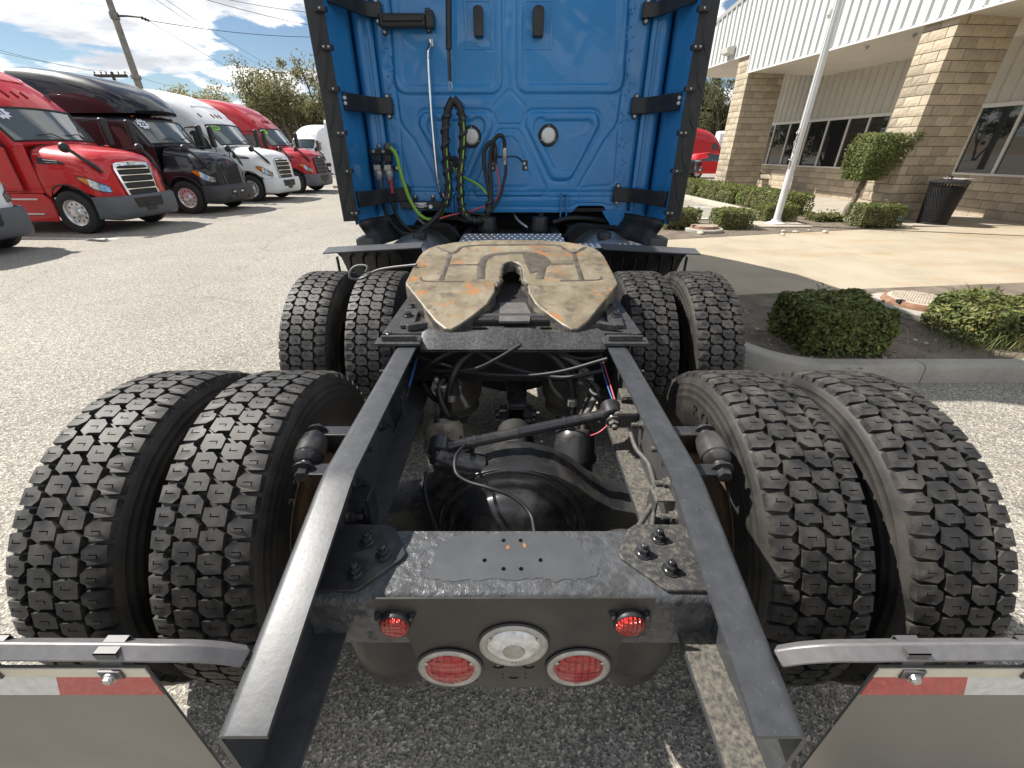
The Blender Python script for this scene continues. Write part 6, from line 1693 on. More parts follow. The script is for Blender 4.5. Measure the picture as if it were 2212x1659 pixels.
M_FRM = mat('pale_window_frame', (.60,.585,.545), .45)
M_WGL = mat('dark_mirror_glass', (.012,.014,.016), .015, spec=.7, ior=1.6)
M_CAP = mat('grey_roof_cap', (.30,.30,.29), .5)
def block_mesh(L, seed, rough):
    """one split-face block: local x along, face looks to -y, origin at its lower left front"""
    lr = random.Random(seed); nx_ = 5 if L > .3 else 3; nz_ = 3
    b = MB(); H_ = .187; D = .19
    v = []
    for j in range(nz_+1):
        for i in range(nx_+1):
            e = (i in (0, nx_)) or (j in (0, nz_))
            v.append(((L-.004)*i/nx_, (.006 if e else 0) - (lr.uniform(0, rough) if not e else lr.uniform(0, rough*.35)), H_*j/nz_))
    n = len(v); v += [(0,D,0),(L-.004,D,0),(L-.004,D,H_),(0,D,H_)]
    f = [(j*(nx_+1)+i, j*(nx_+1)+i+1, (j+1)*(nx_+1)+i+1, (j+1)*(nx_+1)+i) for j in range(nz_) for i in range(nx_)]
    bot = list(range(nx_+1)); top = [nz_*(nx_+1)+i for i in range(nx_+1)]; lf = [j*(nx_+1) for j in range(nz_+1)]; rt = [j*(nx_+1)+nx_ for j in range(nz_+1)]
    f += [[n]+[n+1]+bot[::-1], top+[n+2,n+3], [n+3]+[n]+lf, rt[::-1]+[n+1][:0]+[n+1,n+2], [n+1,n,n+3,n+2]]
    b.add(v, f)
    o = b.build('block', M_BLOCK, None); me = o.data; bpy.data.objects.remove(o); return me
BLK = {(L, r): [block_mesh(L, 100*i+int(L*100)+int(r*1000), r) for i in range(3)] for L in (.393, .193, .293) for r in (.012, .004)}
lrb = random.Random(4)
def block(par, x, y, z, L, ang, r=.012):
    o = bpy.data.objects.new('block', lrb.choice(BLK[(L, r)])); COL.objects.link(o); o.parent = par
    o.location = (x, y, z); o.rotation_euler = (0, 0, ang)
    return o
def column(y0, rows, name='block_column'):
    core = BB(MB().box((.012, y0+.012, -.05), (1.385, y0+.80, rows*.2)), name, M_MORT)
    for c in range(rows):
        z = c*.2 + .0035; dj = lrb.uniform(-.003, .003)
        if c % 2 == 0:
            near = [(0,.393),(.4,.393),(.8,.393),(1.2,.193)]; left = [(.2,.393),(.6,.193)]
        else:
            near = [(.2,.393),(.6,.393),(1.0,.393)]; left = [(0,.393),(.4,.393)]
        for (a, L) in near: block(core, a+.004, y0+dj, z, L, 0)
        for (a, L) in left: block(core, 0+dj, y0+a+L+.004, z, L, -math.pi/2)
    return core
column(0.0, 20); column(7.45, 23)
WX = 2.95
def bl(px, py, xl):
    """local building point that the photograph shows at px,py on the plane x'=xl"""
    o = Vector((0,0,CAM_H)); d_ = P(px, py, Y=1.0) - o
    Mi = (Matrix.Translation(BL) @ Matrix.Rotation(BRZ, 4, 'Z')).inverted()
    p0, p1 = Mi @ o, Mi @ (o + d_)
    t = (xl - p0.x)/(p1.x - p0.x); return p0.lerp(p1, t)
z3 = lambda x, y: ((2600+x*.6474)/1.823, y*.6474/1.823)
# lower block walls below the windows
def sill_wall(ya, yb, rows, rough=.004):
    core = BB(MB().box((WX+.012, ya, -.05), (WX+.25, yb, rows*.2)), 'block_wall', M_MORT)
    for c in range(rows):
        y = yb - (.0 if c % 2 == 0 else .2)
        first = True
        if c % 2: block(core, WX, yb-.003, c*.2+.0035, .193, -math.pi/2, rough)
        while y - .393 > ya:
            block(core, WX, y-.003, c*.2+.0035, .393, -math.pi/2, rough); y -= .4
    return core
sill_wall(-5.0, 10.5, 5)
SZ, WTZ = 1.0, 2.46
def windows(ya, yb, cuts, zt=WTZ):
    fr = BB(MB().box((WX-.03, ya, SZ-.05), (WX+.08, yb, SZ)), 'window_sill', M_FRM, bevel=.006)
    BB(MB().box((WX-.02, ya, zt), (WX+.08, yb, zt+.09)), 'window_head', M_FRM, bevel=.006)
    for y, wd in cuts:
        BB(MB().box((WX-.025, y-wd/2, SZ), (WX+.06, y+wd/2, zt)), 'window_mullion', M_FRM, bevel=.004)
    ys = [y for y, _ in cuts]
    for (a, wa), (c, wc) in zip(cuts, cuts[1:]):
        BB(MB().box((WX+.02, min(a,c)+.015, SZ), (WX+.03, max(a,c)-.015, zt)), 'window_pane', M_WGL)
YC = [bl(*z3(x, y), WX).y for x, y in ((640,1008),(725,1013),(832,1020),(938,1026),(1055,1033),(1168,1041))]
st_ = YC[-2]-YC[-1]
windows(YC[-1]-2*st_-.2, 10.4, [(10.4,.06)] + [(YC[0]+.95,.06)] + [(y,.055) for y in YC] + [(YC[-1]-st_,.18),(YC[-1]-2*st_-.15,.06)])
YR = [bl(*z3(x, y), WX).y for x, y in ((1760,1080),(2010,1077))]
sr = YR[0]-YR[1]
BB(MB().box((WX-.01, YR[0]+.04, SZ-.05), (WX+.06, YC[-1]-2*(YC[-2]-YC[-1])-.14, WTZ+.1)), 'pier_panel', M_FRM)
windows(YR[0]-4*sr, YR[0]+.05, [(YR[0],.12)] + [(YR[0]-k*sr,.06) for k in range(1,5)])
BB(MB().box((WX+.9,-5,-.05),(WX+1.0,10.5,4.3)), 'dark_interior', mat('dim_interior', (.03,.028,.026), .9))
# upper siding with kinked top edge, in ribbed panels
def sid_top(y): return interp([(-5,3.80),(5.6,3.80),(7.4,3.90),(7.5,4.6),(11,4.6)], y)[0]
y = -5.0
while y < 10.4:
    a, c = y, min(y+.305, 10.5)
    if True:
        b = MB(); rib = [(0,0),(.02,0),(.035,-.022),(.06,-.022),(.075,0),(.13,0),(.14,-.006),(.16,-.006),(.17,0),(.3,0)]
        vs = []
        for u, dx in rib: yy = min(a+u, c); vs += [(WX+.01+dx, yy, WTZ+.088), (WX+.01+dx, yy, sid_top(yy)+.1)]
        b.add(vs, [(2*i, 2*i+1, 2*i+3, 2*i+2) for i in range(len(rib)-1)]); BB(b, 'siding_panel', M_SID)
    y += .305
# fascia: standing rib panels; its foot steps up past the far column, its top follows the roof slope
FX = -.06
ZLO, ZHI = 4.1-.135, 4.65-.135
def ftop(y): return 7.55 - .157*y
fascia = BB(MB().box((FX+.05, -6, ZLO+.02), (FX+.12, 7.44, ftop(0))), 'fascia_backing', M_SOFF)
y = -6.0
while y < 13.0:
    zb = ZLO if y + .1 < 7.44 else ZHI
    b = MB(); pr = [(0,0),(.016,-.055),(.06,-.055),(.076,0),(.16,0),(.168,-.008),(.19,-.008),(.198,0),(.3045,0)]
    vs = []
    for u, dx in pr: vs += [(FX+dx, y+u, zb), (FX+dx, y+u, ftop(y+u))]
    b.add(vs, [(2*i, 2*i+1, 2*i+3, 2*i+2) for i in range(len(pr)-1)]); BB(b, 'fascia_panel', M_FASC)
    y += .305
BB(MB().add([(FX-.06,-6,ftop(-6)-.02),(FX-.06,13.1,ftop(13.1)-.02),(FX-.06,13.1,ftop(13.1)+.14),(FX-.06,-6,ftop(-6)+.14),(FX+.2,-6,ftop(-6)-.02),(FX+.2,13.1,ftop(13.1)-.02),(FX+.2,13.1,ftop(13.1)+.14),(FX+.2,-6,ftop(-6)+.14)],
            [(0,3,2,1),(4,5,6,7),(0,1,5,4),(3,7,6,2),(1,2,6,5),(0,4,7,3)]), 'roof_cap', M_CAP, bevel=.02)
BB(MB().box((FX-.045,-6,ZLO-.05),(FX+.03,7.44,ZLO+.0)), 'drip_trim', M_FRM, bevel=.006)
BB(MB().box((FX-.045,7.44,ZHI-.05),(FX+.03,13.0,ZHI+.0)), 'drip_trim', M_FRM, bevel=.006)
BB(MB().box((FX-.03,7.41,ZLO-.05),(FX+.02,7.445,ZHI)), 'drip_trim', M_FRM)
# soffits: between the columns sloping to the siding, beyond the far column level
ys = [-6,-2,0,2,4,5.6,7.44]
b = MB(); vs = []
for yy in ys: vs += [(FX+.02, yy, ZLO-.01), (WX+.02, yy, 3.89)]
b.add(vs, [(2*i, 2*i+1, 2*i+3, 2*i+2) for i in range(len(ys)-1)]); BB(b, 'soffit', M_SOFF)
for k in range(16):
    a = FX+.03 + k*.28
    BB(MB().box((a, 8.28, ZHI-.012), (a+.272, 12.95, ZHI-.004)), 'soffit_board', M_SOFF, bevel=.003)
BB(MB().box((FX+.04,8.28,ZHI),(5.5,13.0,ZHI+.1)), 'soffit_deck', M_SOFF)
BB(MB().add([(FX+.1,-6,ftop(-6)),(FX+.1,13,ftop(13)),(14,13,ftop(13)-.2),(14,-6,ftop(-6)-.2)], [(0,1,2,3)]), 'roof', M_CAP)
BB(MB().box((WX+1.0,-6,-.1),(14,10.5,4.4)), 'building_core', M_SID)
BB(MB().box((WX+.02,10.5,-.1),(WX+1.0,10.6,4.3)), 'corner_wall', M_SID)
BB(MB().box((FX+.1, 12.96, ZHI), (14, 13.06, ftop(13))), 'end_wall', M_FASC)
# fittings on the fascia and soffit
c = bl(*z3(425,310), FX-.1)
b = MB(); b.prism([(0,.0),(.28,.06),(.32,.22),(.05,.30),(0,.30)], -.22, .22, Matrix(((-1,0,0,FX-.03),(0,0,1,c.y),(0,1,0,c.z-.15),(0,0,0,1)))); wl_ = BB(b, 'wall_lamp', mat('aged_white_housing', (.52,.51,.46), .5), bevel=.02)
c = bl(*z3(1040,82), FX-.1)
b = MB(); b.lathe([(0,.07),(.06,.075),(.1,.07),(.1,.055),(.14,.05),(.165,.03),(.17,0)], 16, axis_m((FX-.14, c.y, c.z+.06), (0,0,-1))); sc_ = BB(b, 'security_camera', M_FRM, smooth=40); BB(MB().box((FX-.16,c.y-.03,c.z+.06),(FX-.03,c.y+.03,c.z+.10)), 'camera_arm', M_FRM, sc_)
for (zx, zy) in ((1220,408),(1500,345)):
    c = bl(*z3(zx, zy), .5); zz = lerp(ZLO, 3.89, (.5-FX)/(WX-FX))-.03; BB(MB().lathe([(0,.05),(.02,.05),(.03,.02),(.06,.02)], 10, axis_m((.5, c.y, zz), (0,0,-1))), 'sprinkler', M_CAP)

# ================================================================== street furniture
def wloc(xl, yl, z=0): return (Matrix.Translation(BL) @ Matrix.Rotation(BRZ, 4, 'Z')) @ Vector((xl, yl, z))
# flag pole
FP = Vector((6.16, 10.45, .12))
fp = thing('flagpole', 'tall white flagpole with rope cleats standing in the planting bed', 'flagpole', FP)
M_POLE = mat('white_pole_paint', (.55,.55,.54), .35, vary=.06, vscale=6)
MB().box((FP.x-.62,FP.y-.42,.0),(FP.x+.62,FP.y+.42,.155)).build('concrete_pad', M_WALK, fp, bevel=.01)
b = MB(); b.lathe([(0,.21),(.02,.21),(.035,.16),(.05,.115),(.09,.10)], 24, axis_m(FP+Vector((0,0,.035)), (0,0,1))); b.build('base_flange', M_POLE, fp, smooth=40)
b = MB(); b.lathe([(0,.075),(3,.07),(8,.05),(9.5,.045)], 20, axis_m(FP+Vector((0,0,.04)), (0,0,1))); b.build('shaft', M_POLE, fp, smooth=60)
M_ROPE = mat('grey_rope', (.36,.35,.31), .9)
for (z, L) in ((1.25,.10),(1.75,.14)):
    b = MB(); b.box((FP.x-.115,FP.y-.09,.12+z-.08),(FP.x-.085,FP.y-.05,.12+z+.08)); b.tube([(FP.x-.11,FP.y-.07,.12+z-.10),(FP.x-.14,FP.y-.08,.12+z-.12)], .012, 6); b.tube([(FP.x-.11,FP.y-.07,.12+z+.08),(FP.x-.15,FP.y-.08,.12+z+.11)], .012, 6); b.build('rope_cleat', M_CAST, fp)
rp = [(FP.x-.09,FP.y-.08,.12+z+.03*math.sin(z*9)*0) for z in (1.2,)]
b = MB(); b.tube(spline([Vector((FP.x-.10+.02*math.sin(i*2.1), FP.y-.085, 1.3+i*.07)) for i in range(11)], 4), .010, 5); b.tube(spline([Vector((FP.x-.11-.03*math.sin(i*1.7), FP.y-.075, 1.75+i*.05)) for i in range(7)], 4), .012, 5); b.build('halyard_coil', M_ROPE, fp)
b = MB(); b.tube([(FP.x-.095,FP.y-.03,1.4),(FP.x-.075,FP.y-.02,9.3)], .006, 5); b.build('halyard', M_ROPE, fp)
# litter bin of expanded mesh
TB = Vector((9.95, 10.62, .135))
tb_ = thing('litter_bin', 'black wire mesh litter bin with flat lid beside the block column', 'litter bin', TB)
b = MB(); NB = 36
for sg in (-1, 1):
    for i in range(NB):
        pts = []
        for k in range(11):
            t = k/10; r_ = lerp(.27, .335, t); a = 2*math.pi*i/NB + sg*t*1.25
            pts.append(TB + Vector((r_*math.cos(a), r_*math.sin(a), .04+.84*t)))
        b.tube(pts, .0075, 3, cap=False)
mshp = b.build('mesh_side', M_BLACK, tb_); mshp['kind'] = 'stuff'
b = MB(); b.lathe([(0,0),(0,.275),(.03,.285),(.04,.26),(.8,.30),(.8,.0)], 28, axis_m(TB, (0,0,1))); b.build('liner', mat('dark_bin_liner', (.022,.022,.024), .6), tb_, smooth=40)
b = MB(); b.lathe([(.87,.325),(.87,.355),(.90,.36),(.915,.345),(.93,.30),(.94,.16),(.92,.15)], 28, axis_m(TB, (0,0,1))); b.build('lid_rim', M_BLACK, tb_, smooth=40)
b = MB(); b.prism([(.02,-.30),(.30,-.26),(.36,0),(.30,.26),(.02,.30)], .945, .965, Matrix.Translation(TB)); b.build('lid_flap', mat('grey_bin_lid', (.30,.29,.28), .5), tb_, bevel=.008)
b = MB(); b.tube(spline([TB+Vector((-.1,.0,.93)), TB+Vector((-.06,.02,1.0)), TB+Vector((.02,.03,1.0)), TB+Vector((.06,.03,.93))], 5), .018, 6); b.build('lid_handle', M_BLACK, tb_, smooth=60)
# black jug
JP = Vector((9.30, 10.83, .135))
jg = thing('oil_jug', 'black plastic oil jug with blue label beside the block column', 'jug', JP)
b = MB(); b.prism([(-.09,0),(.09,0),(.095,.02),(.095,.20),(.07,.26),(.03,.30),(-.01,.30),(-.02,.24),(-.06,.26),(-.095,.22),(-.095,.02)], -.06, .06, Matrix(((1,0,0,JP.x),(0,0,-1,JP.y),(0,1,0,JP.z),(0,0,0,1)))); b.build('bottle', M_BLACK, jg, bevel=.015, seg=3, smooth=40)
b = MB(); b.lathe([(0,.026),(.035,.026),(.04,0)], 14, axis_m(JP+Vector((.01,0,.30)), (0,0,1))); b.build('cap', M_BLACK, jg)
b = MB(); b.box((JP.x-.07,JP.y-.063,JP.z+.03),(JP.x+.08,JP.y-.061,JP.z+.18)); b.build('label', mat('blue_label', (.12,.30,.45), .4, vary=.6, vscale=25), jg)
# metal chair against the window wall
CP_ = wloc(2.75, 9.3); CP_.z = .135
ch = thing('patio_chair', 'dark metal patio chair with sling seat below the window band', 'chair', CP_, R(95))
CB = lambda mb, nm, m, **k: mb.build(nm, m, ch, origin=ZERO, **k)
M_SLING = mat('brown_grey_sling', (.085,.08,.078), .7)
b = MB(); b.add([(-.25,-.24,.42),(.25,-.24,.42),(.25,.22,.38),(-.25,.22,.38),(-.25,-.24,.44),(.25,-.24,.44),(.25,.22,.40),(-.25,.22,.40)], [(0,3,2,1),(4,5,6,7),(0,1,5,4),(1,2,6,5),(2,3,7,6),(3,0,4,7)]); CB(b, 'seat', M_SLING, bevel=.008)
b = MB(); b.add([(-.25,.20,.40),(.25,.20,.40),(.25,.38,.92),(-.25,.38,.92),(-.25,.22,.39),(.25,.22,.39),(.25,.40,.91),(-.25,.40,.91)], [(0,1,2,3),(7,6,5,4),(0,4,5,1),(1,5,6,2),(2,6,7,3),(3,7,4,0)]); CB(b, 'backrest', M_SLING, bevel=.008)
for s in (-1, 1):
    CB(MB().tube([(s*.27,-.26,0),(s*.27,-.24,.42),(s*.28,-.20,.62)], .014, 6), 'leg', M_BLACK, smooth=60); CB(MB().tube([(s*.27,.30,0),(s*.27,.21,.40),(s*.27,.39,.93)], .014, 6), 'leg', M_BLACK, smooth=60)
    CB(MB().tube(spline([(s*.28,-.22,.60),(s*.29,-.05,.65),(s*.28,.22,.62),(s*.27,.30,.66)], 4), .016, 6), 'armrest', M_BLACK, smooth=60)
# manhole covers on concrete collars
M_RUSTI = mat('rusty_cast_iron', (.30,.17,.11), .8, metal=.2, vary=.35, vscale=12, bump=.4, bscale=60, bdist=.004)
M_LIDC = mat('pale_iron_lid', (.42,.36,.29), .75, vary=.25, vscale=14)
def manhole(label, c, r):
    t = thing('manhole', label, 'manhole', c)
    b = MB(); b.lathe([(-.05,r*1.45),(.05,r*1.45),(.065,r*1.40),(.07,r*1.1),(.05,r*1.02)], 32, axis_m(c, (0,0,1))); b.build('collar', M_CURB, t, smooth=35)
    b = MB(); b.lathe([(.04,r*1.08),(.06,r*1.10),(.105,r*1.05),(.125,r*1.03),(.128,r*.97),(.118,r*.95)], 32, axis_m(c, (0,0,1))); b.build('frame_ring', M_RUSTI, t, smooth=35)
    b = MB(); b.lathe([(.10,r*.955),(.126,r*.95),(.129,r*.9),(.129,0)], 32, axis_m(c, (0,0,1))); ld = b.build('lid', M_LIDC, t, smooth=35)
    b = MB(); s_ = r*.11
    for i in range(-8, 9):
        for j in range(-8, 9):
            x, y = i*s_, j*s_
            if x*x+y*y < (r*.85)**2: b.cbox((c.x+x, c.y+y, c.z+.131), (s_*.55, s_*.55, .006))
    q = b.build('lid_grip', M_LIDC, ld); q['kind'] = 'stuff'
    for a in (0, math.pi):
        b = MB(); b.cbox((c.x+r*.98*math.cos(a+.3), c.y+r*.98*math.sin(a+.3), c.z+.12), (.06,.05,.03)); b.build('pick_slot', M_DARK, t)
manhole('cast iron manhole on a concrete collar between two near clipped bushes', Vector((4.42,4.45,.125)), .30)
manhole('rusty manhole on a concrete collar in the bed before the flagpole', Vector((4.15,9.62,.12)), .27)

# ================================================================== poles and wires
M_WOOD = mat('weathered_pole', (.20,.185,.165), .85, vary=.25, vscale=3); M_WIRE = mat('black_wire', (.03,.03,.035), .6); M_DWOOD = mat('dark_timber', (.055,.045,.04), .85)
u1 = Vector((-.726*40, 40, 0))
up = thing('utility_pole', 'tall grey steel utility pole rising behind the parked trucks', 'utility pole', u1)
b = MB(); b.lathe([(0,.27),(6,.24),(16,.17)], 14, axis_m(u1, (0,0,1))); b.build('shaft', M_WOOD, up, smooth=60)
def davit(z):
    b = MB(); b.tube([u1+Vector((0,0,z)), u1+Vector((1.0,-.1,z-.03)), u1+Vector((2.0,-.2,z-.12))], [.08,.06,.05], 6); o = b.build('davit_arm', M_DWOOD, up, smooth=60)
    b = MB(); b.lathe([(0,.05),(.1,.11),(.2,.06),(.3,.11),(.4,.06),(.5,.1),(.55,.02)], 8, axis_m(u1+Vector((2.0,-.2,z-.12)), (1,.2,-.35))); b.build('insulator', M_DARK, o)
    b = MB(); b.lathe([(-.2,.26),(-.2,.3),(.2,.3),(.2,.26)], 10, axis_m(u1+Vector((0,0,z)), (0,0,1))); b.build('clamp', M_WOOD, up)
    return u1+Vector((2.5,-.28,z-.3))
e1 = davit(10.25); e2 = davit(12.6)
b = MB(); b.lathe([(-.15,.22),(-.12,.34),(.12,.34),(.15,.22)], 8, axis_m(u1+Vector((0,0,6.6)), (0,0,1))); b.build('clamp', M_WOOD, up)
u2 = P(247, 172, Y=72); u2 = Vector((u2.x, 72, 0))
d2 = thing('utility_pole', 'dark timber utility pole with crossarm seen above the black truck', 'utility pole', u2)
zt = P(243, 150, Y=72).z
b = MB(); b.lathe([(0,.25),(zt-.3,.19),(zt-.2,.0)], 10, axis_m(u2, (0,0,1))); b.build('shaft', M_DWOOD, d2, smooth=60)
b = MB(); b.box((u2.x-2.6,71.9,zt-.9),(u2.x+2.0,72.1,zt-.55)); b.build('crossarm', M_DWOOD, d2)
for k in (-2.4,-1.5,-.8,.9,1.8):
    b = MB(); b.lathe([(0,.06),(.25,.1),(.35,.02)], 7, axis_m((u2.x+k,72,zt-.55), (0,0,1))); b.build('insulator', M_DARK, d2)
u3 = P(598, 190, Y=95); u3 = Vector((u3.x, 95, 0)); zt3 = P(597, 153, Y=95).z
d3 = thing('utility_pole', 'thin dark utility pole with short arms above the tree tops', 'utility pole', u3)
b = MB(); b.lathe([(0,.3),(zt3,.22)], 8, axis_m(u3, (0,0,1))); b.build('shaft', M_DWOOD, d3, smooth=60)
for dz, L in ((-.3, 2.2), (-3.6, 1.8)):
    b = MB(); b.box((u3.x-.1,94.9,zt3+dz-.12),(u3.x+L,95.1,zt3+dz+.12)); b.build('side_arm', M_DWOOD, d3)
def wire(label, a, c, sag, r=.02, n=16):
    a, c = Vector(a), Vector(c); pts = []
    for i in range(n+1):
        t = i/n; p = a.lerp(c, t); p.z -= sag*4*t*(1-t); pts.append(p)
    b = MB(); b.tube(pts, r, 4); o = b.build('power_line', M_WIRE); tag(o, label, 'power line', 'overhead power lines'); return o
def WLB(t): return 'thin black power line ' + t
wire(WLB('from the lower davit arm to the thin far pole'), e1, (u3.x+1.8, 95, zt3-3.6), .5); wire(WLB('from the upper davit arm to the thin far pole'), e2, (u3.x+2.2, 95, zt3-.3), .5); wire(WLB('rising steeply from the top of the thin far pole'), P(330,-6,Y=42), (u3.x, 95, zt3-.1), .4)
wire(WLB('running from the lower davit arm to behind the blue cab'), e1, P(690,80,Y=52), .25); wire(WLB('running from the upper davit arm to behind the blue cab'), e2, P(690,58,Y=55), .25); wire(WLB('highest over the yard, ending behind the blue cab'), P(470,-6,Y=50), P(690,28,Y=55), .15)
wire(WLB('tied to the outer end of the timber crossarm'), P(-30,100,Y=66), (u2.x-2.4,72,zt-.2), .2); wire(WLB('tied near the middle of the timber crossarm'), P(-30,107,Y=66), (u2.x-.8,72,zt-.2), .2)
wire(WLB('leaving the timber crossarm toward the trees'), (u2.x+1.8,72,zt-.2), P(380,186,Y=90), .3)
# ================================================================== vegetation
def leaf_mat(name, c0, c1, c2, sc=18, tr=.3):
    k = NT(name, .55)
    gi = k.n('ShaderNodeNewGeometry')
    base = k.ramp(gi.outputs['Random Per Island'], [(0, c0), (.45, c1), (.8, c1), (1, c2)])
    big = k.ramp(k.noise(sc*.12, 3, .6), [(.3, .72), (.7, 1.2)])
    base = k.mix(1.0, base, big, 'MULTIPLY')
    k.color(base)
    tl = k.n('ShaderNodeBsdfTranslucent'); k.link(base, tl.inputs[0])
    mx = k.n('ShaderNodeMixShader'); mx.inputs[0].default_value = tr
    out = k.t.nodes['Material Output']
    k.link(k.b.outputs[0], mx.inputs[1]); k.link(tl.outputs[0], mx.inputs[2]); k.link(mx.outputs[0], out.inputs[0])
    k.b.inputs['Specular IOR Level'].default_value = .35
    return k.m
M_LEAF = leaf_mat('clipped_shrub_leaf', (.06,.075,.022), (.15,.18,.05), (.30,.27,.085))
M_LEAFH = leaf_mat('hedge_leaf', (.08,.10,.03), (.17,.205,.055), (.30,.28,.09))
M_JUN = leaf_mat('juniper_needle', (.06,.085,.022), (.16,.195,.06), (.32,.31,.11))
M_EUC = leaf_mat('eucalyptus_leaf', (.12,.12,.055), (.23,.22,.105), (.38,.34,.19), 4, .45)
M_EUC2 = leaf_mat('yellow_green_leaf', (.15,.145,.05), (.30,.27,.10), (.46,.40,.18), 4, .45)
M_EUC3 = leaf_mat('dull_green_leaf', (.07,.075,.038), (.135,.14,.07), (.24,.22,.12), 4, .4)
M_GRASS = leaf_mat('long_grass', (.08,.11,.025), (.15,.17,.045), (.34,.29,.12))
M_TWIG = mat('brown_twig', (.085,.06,.04), .9, vary=.3, vscale=20)
M_BARK = mat('rough_bark', (.17,.135,.10), .95, vary=.35, vscale=14, bump=1.0, bscale=25, bdist=.03)
def leaf(b, p, nrm, size, lr, asp=.55):
    nrm = Vector(nrm) + Vector((lr.gauss(0,.55), lr.gauss(0,.55), lr.gauss(0,.55)))
    if nrm.length < 1e-3: nrm = Vector((0,0,1))
    nrm.normalize(); t = nrm.orthogonal().normalized(); bt = nrm.cross(t); a = lr.uniform(0, 6.283)
    u = t*math.cos(a)+bt*math.sin(a); v = nrm.cross(u)
    L = size*lr.uniform(.7,1.3); w_ = L*asp
    p = Vector(p)
    b.v += [p - u*L*.5, p + v*w_*.5 + nrm*L*.1, p + u*L*.5, p - v*w_*.5 + nrm*L*.1]
    n = len(b.v)-4; b.f.append([n, n+1, n+2, n+3]); b.m.append(0)
def bush(label, c, size, n, lsz, m=None, seed=1, group=None, rz=0.0, name='clipped_bush', bump=.05, yel=0, cat='bush', taper=.0):
    """clipped block of leaves: dense skin over a solid core that stops light"""
    lr = random.Random(seed); c = Vector(c)
    t = thing(name, label, cat, c, rz if rz else 1e-4, group)
    sx, sy, sz = size
    core = MB(); N_ = 6
    core.box((-sx*.40,-sy*.40,.04),(sx*.40,sy*.40,sz*.84)); core.build('light_stop_core', M_TWIG, t, origin=ZERO, bevel=.06)  # solid brown box added so no light passes through the leaves
    b = MB()
    A = (sy*sz*2, sx*sz*2, sx*sy*1.0); tot = sum(A)
    for i in range(n):
        r_ = lr.uniform(0, tot); dep = abs(lr.gauss(0, .035)); o3 = Vector((lr.random()*9, lr.random()*9, 0))
        if r_ < A[0]:
            s = lr.choice((-1,1)); p = Vector((s*sx/2, lr.uniform(-.5,.5)*sy, lr.random()**.8*sz)); nr = Vector((s,0,.15))
        elif r_ < A[0]+A[1]:
            s = lr.choice((-1,1)); p = Vector((lr.uniform(-.5,.5)*sx, s*sy/2, lr.random()**.8*sz)); nr = Vector((0,s,.15))
        else: p = Vector((lr.uniform(-.5,.5)*sx, lr.uniform(-.5,.5)*sy, sz)); nr = Vector((0,0,1))
        # rounded edges, lumpy skin
        q = Vector((p.x/(sx/2), p.y/(sy/2), (p.z-sz*.5)/(sz*.5)))
        e = max(0, (abs(q.x)**8+abs(q.y)**8+max(0,q.z)**8)**(1/8)-1); p = Vector((p.x*(1-e*.5), p.y*(1-e*.5), sz*.5+(p.z-sz*.5)*(1-e*.5)))
        lump = mnoise.noise(Vector((p.x*4.5+seed*3.1, p.y*4.5, p.z*4.5)))*bump
        tp = 1 - taper*(1-p.z/sz)
        p = Vector((p.x*tp, p.y*tp, p.z)) + nr*(lump - dep)
        p.z = max(.01, p.z); leaf(b, p, nr*.8+Vector((0,0,.35)), lsz, lr)
    tw = MB()
    for i in range(int(26*(sx*sy)**.5)):
        p = Vector((lr.uniform(-.45,.45)*sx, lr.uniform(-.45,.45)*sy, sz*lr.uniform(.6,.98))); d_ = Vector((p.x/sx, p.y/sy, .45)) + Vector((lr.gauss(0,.3),lr.gauss(0,.3),0)); d_.normalize()
        tw.tube([p, p+d_*.08, p+d_*.14+Vector((lr.gauss(0,.02),lr.gauss(0,.02),0))], .0025, 3)
        e = p+d_*.13
        for q in range(3): leaf(b, e+Vector((lr.gauss(0,.02),lr.gauss(0,.02),lr.gauss(0,.01))), d_, lsz, lr)
    q = tw.build('stray_twigs', M_TWIG, t, origin=ZERO); q['kind'] = 'stuff'
    b.build('foliage', m or M_LEAF, t, origin=ZERO)
    return t
bush('rounded green clipped bush beside the tyres, inside the kerb corner', (2.80,3.52,.125), (.70,.64,.41), 6500, .046, seed=1, bump=.06)
b2 = bush('grassy clipped bush beside the near manhole', (4.95,3.72,.125), (1.75,.60,.32), 7500, .045, seed=2, bump=.07)
bush('clipped bush next to the blue cab, left of the rusty manhole', (3.72,10.05,.12), (.80,.62,.42), 3200, .045, M_LEAFH, 3)
bush('clipped bush between the rusty manhole and the flagpole pad', (4.93,10.08,.12), (.80,.60,.40), 3200, .045, M_LEAFH, 4)
bush('yellowish clipped bush right behind the flagpole', (6.42,11.0,.12), (.80,.55,.40), 3000, .045, M_LEAFH, 5)
bush('clipped bush at the foot of the topiary tree, by the oil jug', (8.25,10.25,.12), (.92,.62,.48), 3600, .045, M_LEAF, 6)
bush('low brown and yellow ground shrub beside the topiary trunk', (7.75,11.15,.12), (.7,.5,.16), 1400, .05, M_GRASS, 7, bump=.09, name='ground_shrub', cat='shrub')
hd_ = [('long clipped hedge section at the near end, facing the flagpole', 12.05, 14.6, 8), ('middle clipped hedge section below the window band', 14.75, 17.4, 9), ('far clipped hedge section next to the far block column', 17.5, 20.5, 10)]
for lab, ya, yb, sd_ in hd_:
    A, B_ = Vector((7.62, 12.0)), Vector((7.15, 20.5)); ym = (ya+yb)/2; t = (ym-12)/8.5; xm = lerp(A.x, B_.x, t)
    bush(lab, (xm, ym, .12), (.85, yb-ya, .52), 6500, .055, M_LEAFH, sd_, 'hedge sections along the building', R(3.2), 'clipped_hedge', .09, cat='hedge')
